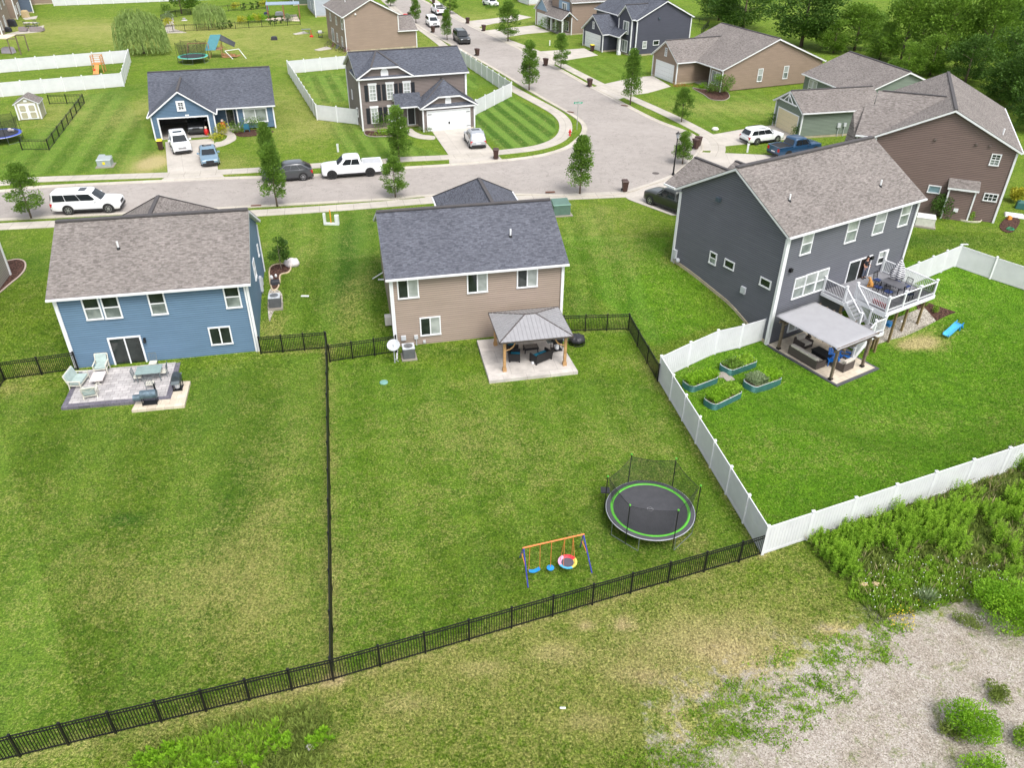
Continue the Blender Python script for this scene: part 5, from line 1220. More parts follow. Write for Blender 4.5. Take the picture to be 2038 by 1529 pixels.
    m = MB(); (za,xa,ra,wa), (zc,xc,rc,wc) = sec(.12), sec(.92)
    m.face([(ra-.03,wa*.80,za),(ra-.06,0,za),(rc-.05,0,zc),(rc-.03,wc*.76,zc)]); m.face([(ra-.06,0,za),(ra-.03,-wa*.80,za),(rc-.03,-wc*.76,zc),(rc-.05,0,zc)]); m.build('rear_window', CGL, root)
    n_w = {'suv_long':3,'van':3,'pickup':2,'sedan':2}.get(kind, 3)
    for sy in (-1, 1):
        (za,xa,ra,wa), (zc,xc,rc,wc) = sec(.10), sec(.92)
        for k in range(n_w):
            f0, f1 = k/n_w, (k+1)/n_w
            if n_w == 3: f0, f1 = (0,.36,.70)[k], (.36,.70,1)[k]
            A0 = lerp(xa-.30, ra+.22, f0)-.03; A1 = lerp(xa-.30, ra+.22, f1)+.03; B0 = lerp(xc-.22, rc+.18, f0)-.03; B1 = lerp(xc-.22, rc+.18, f1)+.03
            m = MB(); m.loft([[(A0,sy*(wa+.018),za),(A1,sy*(wa+.018),za),(B1,sy*(wc+.022),zc),(B0,sy*(wc+.022),zc)],[(A0,sy*(wa-.05),za),(A1,sy*(wa-.05),za),(B1,sy*(wc-.05),zc),(B0,sy*(wc-.05),zc)]]); m.build('side_window', CGL, root)
        m = MB(); m.loft([[(xa-.34,sy*(hw_*.96),belt+.02),(xa-.46,sy*(hw_*.96),belt+.02),(xa-.46,sy*(hw_*.96),belt+.14),(xa-.34,sy*(hw_*.96),belt+.14)],[(xa-.32,sy*(hw_+.20),belt+.03),(xa-.44,sy*(hw_+.20),belt+.03),(xa-.44,sy*(hw_+.19),belt+.20),(xa-.32,sy*(hw_+.19),belt+.20)]]); m.build('mirror', pm, root)
    # lower cladding + bumpers + grille
    m = MB(); m.box(X(fo+wr+.08), X(fo+wb-wr-.08), -hw_-.012, hw_+.012, zb-.04, zb+.13); m.box(X(.35), X(-.02), -hw_*.82, hw_*.82, zb-.02, zb+.20); m.box(X(Ln+.03), X(Ln-.3), -hw_*.82, hw_*.82, zb+.04, zb+.24); m.build('bumper', trim, root, bevel=.02)
    m = MB(); m.box(X(.2), X(-.018), -hw_*.42, hw_*.42, hood-.42, hood-.20); m.build('grille', grille or BLKP, root, bevel=.015)
    for sy in (-1, 1):
        m = MB(); m.box(X(.42), X(.025), sy*hw_*.52-.16, sy*hw_*.52+.24*1.0 if sy > 0 else sy*hw_*.52+.16, hood-.36, hood-.17) if sy > 0 else m.box(X(.42), X(.025), sy*hw_*.52-.24, sy*hw_*.52+.16, hood-.36, hood-.17); m.build('headlight', LAMPW, root, bevel=.02)
        m = MB(); y0, y1 = sorted((sy*hw_*.62, sy*(hw_*.93))); m.box(X(Ln-.02 if not pick else Ln+.012), X(Ln-.22), y0, y1, tail-.42, tail-.12 if not pick else tail-.08); m.build('tail_light', LAMPR, root, bevel=.015)
    m = MB(); m.box(X(Ln+.012), X(Ln-.1), -.26, .26, zb+.34, zb+.46); m.build('number_plate', TRIM, root)
    if pick:
        m = MB(); x0, x1 = X(Ln-.10), X(cab[3]+.08); m.box(x0, x1, -hw_*.80, hw_*.80, belt-.1, belt+.018); m.build('bed_floor', cap or plain('bed_black',(0.02,0.02,0.022,1),.7), root)
        m = MB()
        for sy in (-1,1): m.box(x0-.08, x1, sy*hw_*.89-.07, sy*hw_*.89+.07, belt-.02, belt+.05)
        m.box(x0-.1, x0, -hw_*.9, hw_*.9, belt-.02, belt+.052); m.build('bed_rail', pm, root)
    if sunroof: m = MB(); m.box(X(t0+1.05), X(t0+.45), -.45, .45, zr-.02, zr+.012); m.build('sunroof', CGL, root)
    if rails:
        for sy in (-1,1): m = MB(); m.bar((X(t0+.45),sy*wr_*.88,zr+.03),(X(t1-.3),sy*wr_*.88,zr+.03),.04,.05); m.build('roof_rail', BLKP, root)
    for dx in (fo, fo+wb):
        for sy in (-1, 1):
            x = X(dx); yo = sy*(hw_+.012); yi = sy*(hw_-.22); a = MB(); a.cyl((x,sy*(hw_-.30),wr*1.02),(x,sy*(hw_+.006),wr*1.02),wr*1.17,n=22); a.build('wheel_arch', BLKP, root)
            wh = thing('wheel', None, None, (0,0,0)); wh.parent = root; m = MB(); m.cyl((x,yi,wr),(x,yo+sy*.006,wr),wr,n=24); m.build('tyre', RUB, wh, bevel=.03)
            m = MB(); m.cyl((x,yo-sy*.1,wr),(x,yo+sy*.012,wr),wr*.30,n=12)
            m.loft([[(x+wr*rr*cos(2*pi*k/24), yo+sy*.010, wr+wr*rr*sin(2*pi*k/24)) for k in range(24)] for rr in (.66,.60)], cap=False)
            for k in range(6): t_ = k*pi/3; m.bar((x+wr*.2*cos(t_),yo+sy*.004,wr+wr*.2*sin(t_)),(x+wr*.64*cos(t_),yo+sy*.004,wr+wr*.64*sin(t_)),wr*.16,.03)
            m.build('rim', rims, wh)
    root['K'] = kind
    return root
def park(o, rear, front, side):
    "rear/front: pixel of the near wheel's ground contact; side +1 if the camera sees the car's right flank, -1 the left"
    Ln, Wd, Ht, wb, wr, fo = KIND[o['K']][:6]; A = G(*rear); B = G(*front); d = (B-A); d.z = 0; d.normalize(); left = Vector((-d.y, d.x, 0))
    mid = (A+B)/2; mid += left*(Wd/2)*side; cx_ = Ln/2-fo-wb/2   # wheelbase centre in car coordinates
    p = mid-d*cx_; p.z = TZ(p.x, p.y)+.02; o.location = p; o.rotation_euler = (0,0,atan2(d.y, d.x)); return o
PW = paint('paint_white', (0.80,0.81,0.83)); PDG = paint('paint_dark_grey', (0.075,0.08,0.088), .4); PBL = paint('paint_light_blue', (0.22,0.34,0.44), .4); PSV = paint('paint_silver', (0.50,0.52,0.55), .5)
PBK = paint('paint_black', (0.016,0.019,0.020), .2); PNB = paint('paint_blue', (0.02,0.075,0.16), .3); PGR = paint('paint_dark_green_grey', (0.045,0.05,0.045), .4)
def zf(n=.05):
    return n
park(car('long_suv','long white suv with black windows parked on the street behind blue house','suv_long',PW,sunroof=True,rims=RIM),(137.5,428.5),(219.7,424.5),1)
park(car('pickup_truck','white crew cab pickup with black wheels parked on the street','pickup',PW,rims=RIMK,cap=plain('bed_cover',(0.42,0.43,0.45,1),.6),cat='pickup'),(737.3,351.6),(662.5,357.2),-1)
park(car('crossover_car','dark grey crossover parked behind street tree next to white pickup','crossover',PDG),(597.5,360.5),(552,364.5),-1)
park(car('compact_suv','silver compact suv with dark roof seen from behind on driveway','compact',PSV,sunroof=True),(933.8,295.5),(924,279.5),-1)
park(car('luxury_suv','white suv facing out of the open blue garage','suv',PW,sunroof=True,grille=RIM),(336.5,287),(347,311),1)
park(car('sedan_car','light blue sedan at the foot of the blue ranch driveway','sedan',PBL,sunroof=True),(397,309),(401.5,334.5),1)
park(car('estate_car','white estate car with roof rails on sage house driveway','wagon',PW,rails=True),(1502,289),(1550.4,282.7),1)
park(car('pickup_truck','blue pickup with black bed partly behind the dark grey house roof','pickup',PNB,rims=RIMK,cat='pickup'),(1566,317),(1622,308),1)
park(car('pickup_truck','dark green grey pickup half hidden by the corner of dark grey house','pickup',PGR,cat='pickup'),(1353,432),(1292,408),-1)
park(car('off_road_car','black off roader parked on the upper road by slim tree','suv_long',PBK,rims=RIMK,rails=True),(899,77),(917,91.5),1)
park(car('minivan','white minivan parked on upper road behind black off roader','van',PW),(846,47),(855.5,55.5),1)
park(car('pickup_truck','small looking white pickup farthest up the road','pickup',PW,cat='pickup'),(867.5,30),(858,24),-1)
c_ = park(car('compact_car','white car at the far driveway by top edge, mostly cut off','suv',PW),(962,10),(975,14),1)
o_ = car('parked_car','dark car standing inside the open garage of blue ranch','crossover',PDG); pp_ = H_RANCH.o+H_RANCH.u*4.3+H_RANCH.v*3.1; o_.location = (pp_.x,pp_.y,1.05); o_.rotation_euler = (0,0,H_RANCH.t-pi/2)
# ================================================================ STREET THINGS
BRN = plain('bin_brown', (0.055,0.028,0.022,1), .5); YEL = plain('bin_yellow', (0.72,0.60,0.02,1), .45); REDP = plain('red_plastic', (0.55,0.02,0.02,1), .4)
def bin_(label, lidm, bm_=BRN):
    r_ = thing('wheeled_bin', label, 'bin', group='wheeled bins by the kerb'); m = MB()
    m.loft([[(-.20,-.22,.06),(.20,-.22,.06),(.20,.22,.06),(-.20,.22,.06)],[(-.29,-.29,.98),(.29,-.29,.98),(.29,.33,.98),(-.29,.33,.98)]]); m.box(-.31,.31,-.31,.36,.93,1.0); m.build('bin_body', bm_, r_, bevel=.02)
    m = MB(); m.loft([[(-.31,-.32,1.0),(.31,-.32,1.0),(.31,.38,1.0),(-.31,.38,1.0)],[(-.24,-.25,1.08),(.24,-.25,1.08),(.24,.36,1.09),(-.24,.36,1.09)]]); m.bar((-.25,.42,1.0),(.25,.42,1.0),.04); m.build('lid', lidm, r_)
    for sx in (-1,1): m = MB(); m.cyl((sx*.22,.27,.12),(sx*.28,.27,.12),.12,n=12); m.build('wheel', RUB, r_)
    return r_
B0 = bin_('x', BRN); BY = bin_('brown wheeled bin with yellow lid beside open garage of blue ranch', YEL); BR = bin_('red wheeled bin lying by upper road pavement near clay house', REDP, REDP)
BY.location = G(321,298)+Vector((0,0,.0)); BY.rotation_euler = (0,0,.3); dup(BY, G(1178.6,102), .4, 'brown wheeled bin with yellow lid before navy house garage')
BR.location = G(813.5,53); dup(BR, G(808,39), 1.2, 'red wheeled bin standing at kerb behind the other red one')
B0.location = G(987,317)+Vector((0,0,.04)); B0['label'] = 'brown wheeled bin at the foot of the white garage driveway'
for px, py, a_, lb in ((1243,382,.1,'brown wheeled bin at kerb by drive of dark grey house'),(1086,131,.8,'brown wheeled bin at kerb in front of navy house lawn'),(1173.5,173,.5,'brown wheeled bin on the verge left of taupe driveway'),(1384,297,.6,'brown wheeled bin half hidden behind tree at street lamp'),(1389,292,.9,'second brown wheeled bin squeezed behind tree by lamp'),
    (950,111,.7,'brown wheeled bin on kerb beside the white fence of shuttered house'),(931,47,.7,'brown wheeled bin on far verge right of white pickup'),(963,62,.6,'brown wheeled bin with orange patch on ground, upper right verge'),(862,65,.8,'brown wheeled bin standing in front of white minivan'),(815,36,.5,'brown wheeled bin left of slim tree by clay house'),(863,9,.5,'tiny brown wheeled bin near top edge by the road')):
    dup(B0, G(px,py)+Vector((0,0,.05)), a_, lb)
# hydrant
p = G(1134,270); h_ = thing('fire_hydrant','red fire hydrant on the verge inside the road curve','hydrant',p); m = MB(); m.lathe([(.14,0),(.14,.06),(.10,.08),(.10,.5),(.13,.52),(.13,.56),(.10,.6),(.05,.72),(.02,.76)],n=12); m.build('barrel',REDP,h_,smooth=True)
m = MB(); m.cyl((-.2,0,.42),(.2,0,.42),.055,n=8); m.cyl((0,-.2,.36),(0,0,.36),.07,n=8); m.build('nozzle',REDP,h_)
# street name sign
p = G(1148,258); s_ = thing('street_sign','green street name signs on a thin post at road curve','sign',p); m = MB(); m.cyl((0,0,0),(0,0,3.2),.035,n=6); m.build('post',plain('galvanised',(0.45,0.46,0.47,1),.4,.6),s_)
SG = plain('sign_green',(0.01,0.30,0.16,1),.5)
for a_, z_ in ((0.15,3.05),(1.5,3.28)):
    m = MB(); c,sn = cos(a_),sin(a_); m.bar((-.5*c,-.5*sn,z_),(.5*c,.5*sn,z_),.02,.2); sp_ = m.build('sign_plate',SG,s_); m = MB()
    for k in range(7): f0 = -.38+k*.11; m.bar((f0*c+.014*sn,f0*sn-.014*c,z_),((f0+.07)*c+.014*sn,(f0+.07)*sn-.014*c,z_),.006,.09)
    m.build('lettering',TRIM,sp_)
# street lamp
p = G(1339.5,349); H_ = hgt(p,1350,262); s_ = thing('street_lamp','tall black post lamp by the dark house drive','street lamp',p); m = MB(); m.lathe([(.16,0),(.16,.15),(.09,.3),(.075,1.0),(.05,H_-.75),(.07,H_-.7),(.03,H_-.6)],n=10); m.build('pole',BLACKM,s_,smooth=True)
m = MB(); m.lathe([(.10,H_-.6),(.17,H_-.2)],n=6); l_ = m.build('lantern',plain('lantern_glass',(0.35,0.38,0.42,1),.2),s_); m = MB(); m.lathe([(.26,H_-.2),(.20,H_-.13),(.05,H_-.02),(.02,H_+.06)],n=6); m.build('lantern_cap',BLACKM,l_)
# utility boxes
def tbox(label, px, w_, d_, h_, col, rot, pad=True, name='transformer_box'):
    r_ = thing(name, label, 'utility box', G(*px), rot); m = MB(); m.loft([[(-w_/2,-d_/2,.08),(w_/2,-d_/2,.08),(w_/2,d_/2,.08),(-w_/2,d_/2,.08)],[(-w_/2,-d_/2,h_*.82),(w_/2,-d_/2,h_*.82),(w_/2,d_/2,h_),(-w_/2,d_/2,h_)]]); m.build('cabinet',plain('cab_'+name+str(px[0]),col,.5),r_,bevel=.02)
    m = MB(); m.box(-w_/2-.03,w_/2+.03,-d_/2-.03,d_/2+.03,h_*.80,h_*.84); m.build('lid',plain('cablid'+str(px[0]),tuple(min(1,c*1.9) for c in col[:3])+(1,),.5),r_)
    if pad: m = MB(); m.box(-w_/2-.2,w_/2+.2,-d_/2-.2,d_/2+.2,-.2,.08); m.build('pad',CURB,r_)
    return r_
tbox('green utility cabinet on pad right of tan house roof',(1115,425),1.5,1.3,1.2,(0.10,0.17,0.14,1),.2); t_ = tbox('grey utility cabinet with yellow sticker on the lawn left of ranch',(211,330),1.3,1.1,.9,(0.30,0.34,0.34,1),.2)
m = MB(); m.box(-.12,.12,-.562,-.552,.3,.55); m.build('warning_sticker',YEL,t_); dup(t_, G(204,316), .2, 'small pale utility pedestal behind grey cabinet', None, .45)
r_ = thing('utility_pedestal','white cable pedestals with orange marker post in lawn between houses','utility box',G(658,447)); PS = plain('pedestal_white',(0.68,0.70,0.71,1),.5)
m = MB(); m.box(-.56,-.36,-.1,.1,0,1.0); m.build('pedestal',PS,r_); m = MB(); m.box(.42,.74,-.15,.17,0,.85); m.build('pedestal',PS,r_); m = MB(); m.box(-.5,.5,-.12,.12,-.02,.16); m.build('base_box',PS,r_); m = MB(); m.cyl((.06,0,0),(.06,0,1.3),.045,n=8); m.build('marker_post',plain('marker_orange',(0.75,0.30,0.03,1),.5),r_)
for px, py, tp, lb in ((673,302,286,'thin white pedestal post on lawn left of shuttered house'),(1487,303,285,'white pedestal post on the grass below white estate car'),(1094,90,80,'white pedestal post in lawn of light blue gabled house'),(1163,20,12,'white pedestal far up by top lawns')):
    p = G(px,py); hh = hgt(p,px,tp); m = MB(); m.box(-.09,.09,-.07,.07,0,hh); m.box(-.11,.11,-.09,.09,hh*.8,hh); o = m.build('pedestal_post',PS,loc=p); tag(o,lb,'utility box')
for i,(px,py,lb) in enumerate(((764,762,'round teal green valve cover lying in the middle lawn'),)):
    m = MB(); m.lathe([(.26,0),(.26,.05),(.20,.08)],n=18); o = m.build('valve_cover',plain('cover_teal',(0.16,0.32,0.28,1),.6),loc=G(px,py)); tag(o,lb,'cover')
for px,py,lb in ((607,590,'small white splash block on lawn right of blue house'),(760,557,'grey splash block by tan house left wall'),(1920,487,'grey cover on grass behind white fence corner'),(1120,1411,'white scrap lying on thin grass below long black fence')):
    m = MB(); s__ = .12 if py > 1000 else .28; m.box(-s__,s__,-s__/3,s__/3,0,.06); o = m.build('splash_block',PS,loc=G(px,py),bevel=.02); tag(o,lb,'splash block')
m = MB(); A = G(745,553,.3); B = G(766,543,.9); m.bar((0,0,.1),(B.x-A.x,B.y-A.y,.8),.1,.07); o = m.build('drain_pipe',TRIM,loc=G(742,557)); tag(o,'white drain pipe sticking out from left wall of tan house','pipe')
for px,py,lb in ((510,411,'at the near side of the street above blue house roof'),(1243,211,'near the tall tree at taupe driveway'),(1135,224,'at the inner road curve before the street sign'),(1095,384,'at the near side right of tan house')):
    m = MB(); m.box(-.45,.45,-.14,.14,0,.03); o = m.build('storm_drain',plain('drain_rust',(0.13,0.055,0.035,1),.8),loc=G(px,py)+Vector((0,0,.09)),rot=.15 if py>300 else -.5); tag(o,'rusty storm drain '+lb,'drain','storm drain grates in the kerb')
for px,py,lb in ((1072,117,'dark utility cover patch in road by navy house'),(1305,345,'oil stained round manhole cover near dark house drive')):
    m = MB(); m.lathe([(.36,0),(.36,.008)],n=20); o = m.build('manhole_cover',plain('iron',(0.10,0.085,0.08,1),.8),loc=G(px,py)+Vector((0,0,.016))); tag(o,lb,'manhole')
for k, px in enumerate(((566,409),(792,391))):
    pass
# ================================================================ BEDS (mulch, gravel, stone edging)
def mulch(name, c1, c2, sc):
    t = NT(name); co = t.coord(); vo = t.n('ShaderNodeTexVoronoi', _Scale=sc); t.l(co, vo.inputs['Vector']); s_ = t.n('ShaderNodeSeparateColor'); t.l(vo.outputs['Color'], s_.inputs[0])
    t.out(t.ramp(s_.outputs[0], [(0.1, c1), (0.9, c2)]), .95, 0, .15); t.bump(vo.outputs['Distance'], .8, .05); return t.m
MUL = mulch('mulch', (0.030,0.016,0.012,1), (0.12,0.065,0.05,1), 14); PEB = mulch('pebbles', (0.20,0.175,0.14,1), (0.60,0.56,0.49,1), 20)
def bed(name, label, pts, mat, edge=None, smooth=True, z=.05):
    P = crom(W(pts), 4, True) if smooth else W(pts); o = sheet(name, P, z, mat); tag(o, label, 'flower bed', kind='structure')
    if edge:
        m = MB(); m.tube([Vector((p.x,p.y,TZ(p.x,p.y)+z)) for p in P], .06, 6, closed=True); e = m.build('bed_edging', edge); tag(e, 'edging of '+label, 'edging')
EDG = plain('edging_tan', (0.50,0.40,0.27,1), .9, var=.3, scale=6)
bed('mulch_bed','dark mulch bed with tan edging right of blue house',[(537,535),(560,526),(578,532),(574,543),(558,548),(557,562),(552,575),(541,576)],MUL,EDG)
bed('gravel_strip','stony strip round the condenser at blue house side',[(538,576),(553,578),(562,588),(560,608),(545,620),(536,640),(533,600)],PEB,None)
bed('mulch_bed','curved mulch bed with stone edging at left picture edge',[(-20,520),(10,521),(35,517),(50,523),(48,540),(25,562),(-20,590)],MUL,plain('edging_pink',(0.45,0.36,0.31,1),.9))
bed('mulch_bed','curved mulch bed with pale edging in front of taupe ranch',[(1379,175),(1400,178),(1440,180),(1452,192),(1440,200),(1415,198),(1400,188),(1385,180)],MUL,CURB)
bed('mulch_bed','dark mulch bed behind deck posts at right',[(1822,607),(1842,602),(1902,622),(1862,640),(1830,625)],MUL,None,False)
bed('gravel_bed','pale pebble bed under the white deck',[(1770,640),(1838,612),(1862,640),(1775,676),(1733,690),(1700,700),(1690,660)],PEB,None,False)
bed('mulch_bed','mulch strip below front windows of shuttered house',[(727,261),(760,262),(800,260),(812,266),(790,271),(735,272)],MUL,CURB)
bed('mulch_bed','dark soil bed under bushes of blue ranch window',[(468,262),(520,258),(545,262),(520,269),(478,272)],MUL,None)
bed('stone_bed','pale stone bed at the corner of the planted garden',[(327,66),(333,38),(345,35),(348,58),(372,65)],PEB,None,False)
bed('mulch_bed','dark soil by the corner of brown house',[(1990,447),(2010,430),(2030,440),(2015,462),(1995,460)],MUL,None)
for px,py,r_ in ((787,393,.7),): m = MB(); m.lathe([(r_,0),(r_*.8,.05)],n=20); tag(m.build('tree_ring',PEB,loc=G(px,py)),'pale stone ring round the foot of small round street tree','tree ring')
# ================================================================ PATIOS
def pavers(name, c1, c2, mort, bw=.45, bh=.3):
    t = NT(name); uv = t.n('ShaderNodeUVMap').outputs[0]; br = t.n('ShaderNodeTexBrick', _Scale=1.0, offset=.4); br.inputs['Brick Width'].default_value = bw; br.inputs['Row Height'].default_value = bh; br.inputs['Mortar Size'].default_value = .012
    br.inputs['Color1'].default_value = c1; br.inputs['Color2'].default_value = c2; br.inputs['Mortar'].default_value = mort; t.l(uv, br.inputs['Vector'])
    nz = t.noise(1.1, 6, .7, t.coord()); c = t.mix(.6, br.outputs['Color'], t.ramp(nz, [(0.3,(.3,.3,.3,1)),(0.7,(.66,.66,.66,1))]), 'OVERLAY'); t.out(c, .85, 0, .25); t.bump(br.outputs['Fac'], -.4, .01); return t.m
PAV = pavers('paver_grey', (0.50,0.475,0.47,1), (0.36,0.345,0.345,1), (0.22,0.20,0.20,1)); PAVD = pavers('paver_border', (0.17,0.16,0.19,1), (0.13,0.12,0.15,1), (0.09,0.09,0.1,1), .3, .25); PAVT = pavers('paver_tan', (0.60,0.53,0.42,1), (0.52,0.45,0.36,1), (0.38,0.33,0.27,1), .5, .5)
STAMP = pavers('stamped_concrete', (0.52,0.485,0.45,1), (0.45,0.42,0.39,1), (0.30,0.28,0.26,1), 1.5, 1.5)
PS_ = lambda n, P, z, m_, d=None, dep=.3, flat=None: tag(sheet(n, W(P), z, m_, W(d) if d else None, dep, flat=flat), kind='structure')
PS_('patio', [(158,737),(360,718),(341,799),(123,817)], .0, PAVD, ((158,737),(360,718)), flat=-.12); PS_('patio', [(166,737),(350,720),(332,793),(138,809)], .008, PAV, ((158,737),(360,718)), flat=-.12)
PS_('patio', [(352,764),(380,763),(368,812),(263,822),(272,804),(341,799)], -.012, PAVT, ((272,804),(341,799)), flat=-.12)
PT = W([(949,683),(1104,668),(1150,745),(974,764)]); d_ = (PT[1]-PT[0]).normalized()
tag(sheet('patio', PT, .22, STAMP, (PT[0],PT[1]), .5), kind='structure')
for P in ([(125,52),(195,0)],): pass
PS_('patio', [(10,68),(88,50),(82,63),(5,71)], .04, CONC); PS_('patio', [(45,36),(75,31),(72,37),(50,39)], .04, CONC); PS_('patio', [(625,99),(650,92),(662,97),(635,101)], .04, CONC); PS_('patio', [(583,67),(605,62),(615,66),(588,69)], .04, CONC)
PS_('patio', [(525,38),(590,28),(597,42),(528,40)], .04, PAVT)
# ================================================================ FURNITURE
def P0(*px, dz=0): return G(*px)+Vector((0,0,dz))
FW = plain('frame_cream',(0.62,0.60,0.52,1),.5); CUSH = plain('cushion_sage',(0.36,0.44,0.42,1),.85,var=.15); MG = plain('metal_grey',(0.16,0.19,0.20,1),.5,.3)
def armchair(name, label, w_, loc, rot, frame, cush, group=None, cross=True):
    r_ = thing(name, label, 'chair', loc, rot, group); m = MB()
    for sx in (-1,1):
        x = sx*w_/2
        m.bar((x,.35,0),(x,.30,.62),.05); m.bar((x,-.38,0),(x,-.33,.62),.05); m.bar((x,-.42,.62),(x,.38,.62),.07,.04)
        m.bar((x,-.36,.33),(x,.33,.33),.04)
    m.bar((-w_/2,.32,.33),(w_/2,.32,.33),.05); m.bar((-w_/2,-.34,.33),(w_/2,-.34,.33),.05)
    m.bar((-w_/2,-.34,.33),(-w_/2,-.55,1.0),.045); m.bar((w_/2,-.34,.33),(w_/2,-.55,1.0),.045); m.bar((-w_/2,-.55,1.0),(w_/2,-.55,1.0),.05)
    if cross: m.bar((-w_/2,-.37,.4),(w_/2,-.54,.97),.035); m.bar((w_/2,-.37,.4),(-w_/2,-.54,.97),.035)
    m.build('frame', frame, r_); m = MB(); m.box(-w_/2+.05,w_/2-.05,-.32,.33,.36,.50); m.build('seat_cushion',cush,r_,bevel=.03)
    m = MB(); m.loft([[(-w_/2+.05,-.30,.48),(w_/2-.05,-.30,.48),(w_/2-.05,-.42,.46),(-w_/2+.05,-.42,.46)],[(-w_/2+.05,-.45,1.02),(w_/2-.05,-.45,1.02),(w_/2-.05,-.55,1.0),(-w_/2+.05,-.55,1.0)]]); m.build('back_cushion',cush,r_,bevel=.02)
    return r_
th12 = RAD(12)
armchair('patio_chair','cushioned cream armchair against blue wall beside sliding door',.75,P0(205,741,dz=.06),th12+pi,FW,CUSH)
armchair('patio_loveseat','wide cream cushioned seat at left end of stone patio',1.25,P0(161,768,dz=.06),th12-pi/2-.15,FW,CUSH)
armchair('patio_chair','cream armchair seen from behind at front of patio',.75,P0(184,793,dz=.06),th12+.15,FW,CUSH)
r_ = thing('side_table','low white rectangular table between cushioned chairs','table',P0(199,763,dz=.06),th12); m = MB(); m.box(-.38,.38,-.55,.55,.42,.46); m.build('table_top',plain('table_white',(0.66,0.60,0.58,1),.5),r_)
for sy in (-1,1): m = MB(); m.bar((-.35,sy*.45,0),(.35,sy*.3,.42),.04); m.bar((.35,sy*.45,0),(-.35,sy*.3,.42),.04); m.build('leg',FW,r_)
m = MB(); m.box(0,0.001,0,0.001,0,.001)
r_ = thing('dining_table','square glass topped grey table on the stone patio','table',P0(302,757,dz=.06),th12); m = MB(); m.box(-.75,.75,-.5,.5,.71,.74); m.build('table_top',plain('glass_top',(0.24,0.32,0.31,1),.15),r_)
for sx in (-1,1):
    for sy in (-1,1): m = MB(); m.bar((sx*.68,sy*.44,0),(sx*.66,sy*.42,.71),.045); m.build('leg',MG,r_)
def dchair(label, loc, rot, frame=MG, seat=FW, group='dining chairs at the glass table'):
    r_ = thing('dining_chair', label, 'chair', loc, rot, group); m = MB(); m.box(-.23,.23,-.23,.23,.40,.46); m.build('seat',seat,r_,bevel=.015)
    for sx in (-1,1):
        for sy in (-1,1): m = MB(); m.bar((sx*.22,sy*.24,0),(sx*.21,sy*.21,.42),.03); m.build('leg',frame,r_)
    m = MB(); m.bar((-.22,-.22,.42),(-.23,-.30,.95),.03); m.bar((.22,-.22,.42),(.23,-.30,.95),.03); m.bar((-.23,-.30,.95),(.23,-.30,.95),.035)
    for k in range(4): m.bar((-.15+k*.1,-.225,.5),(-.15+k*.1,-.295,.94),.018)
    m.build('backrest',frame,r_); return r_
dc = dchair('grey dining chair with white seat at left of glass table',P0(278,762,dz=.06),th12-pi/2); dup(dc,P0(328,752,dz=.06),th12+pi/2,'grey dining chair with white seat at right of glass table'); dup(dc,P0(302,776,dz=.06),th12,'white seated dining chair at near side of glass table'); dup(dc,P0(308,735,dz=.06),th12+pi,'dining chair at the wall side of glass table')
def grill(label, loc, rot, body=BLACKM, cart=MG, name='gas_grill', tank=True, w_=.65):
    r_ = thing(name, label, 'grill', loc, rot); m = MB(); m.loft([[(x,.28*cos(t)*1.0,.85+.30*sin(t)) for t in [pi*k/8 for k in range(9)]] for x in (-w_/2,w_/2)]); m.box(-w_/2,w_/2,-.28,.28,.68,.85); m.build('hood',body,r_,smooth=False)
    for sx in (-1,1): m = MB(); m.box(sx*(w_/2+.2)-.18,sx*(w_/2+.2)+.18,-.24,.24,.80,.84); m.build('side_shelf',cart,r_)
    m = MB()
    for sx in (-1,1):
        for sy in (-1,1): m.bar((sx*w_/2*.95,sy*.24,0),(sx*w_/2*.95,sy*.24,.68),.04)
    m.box(-w_/2,w_/2,-.24,.24,.12,.15); m.bar((-w_/2,-.30,.72),(w_/2,-.30,.72),.03); m.build('cart',BLACKM,r_)
    if tank: m = MB(); m.lathe([(.02,.15),(.14,.18),(.15,.25),(.15,.45),(.08,.52),(.05,.56)],(.0,-.05,0),12); m.build('gas_tank',WHITE,r_,smooth=True)
    return r_
grill('black gas grill with white tank at patio right edge',P0(357,778,dz=.06),th12-pi/2,plain('grill_grey',(0.07,0.085,0.095,1),.35,.4),MG,w_=.6)
# smoker
r_ = thing('barrel_smoker','blue grey barrel smoker with offset box on tan paving','smoker',P0(301,808,dz=.05),th12); SMK = plain('smoker_blue',(0.10,0.145,0.18,1),.45,.3,var=.4,scale=5)
m = MB(); m.cyl((-.42,0,.78),(.48,0,.78),.27,n=18); m.build('barrel',SMK,r_,smooth=False); m = MB(); m.cyl((-.85,0,.62),(-.42,0,.62),.2,n=14); m.build('firebox',SMK,r_); m = MB(); m.cyl((.44,.1,.95),(.44,.1,1.4),.05,n=8); m.build('chimney',BLACKM,r_)
m = MB()
for sx in (-.38,.42):
    for sy in (-.24,.24): m.bar((sx,sy,0),(sx,sy*.7,.62),.035)
m.box(-.4,.42,-.22,.22,.18,.2); m.build('stand',BLACKM,r_)
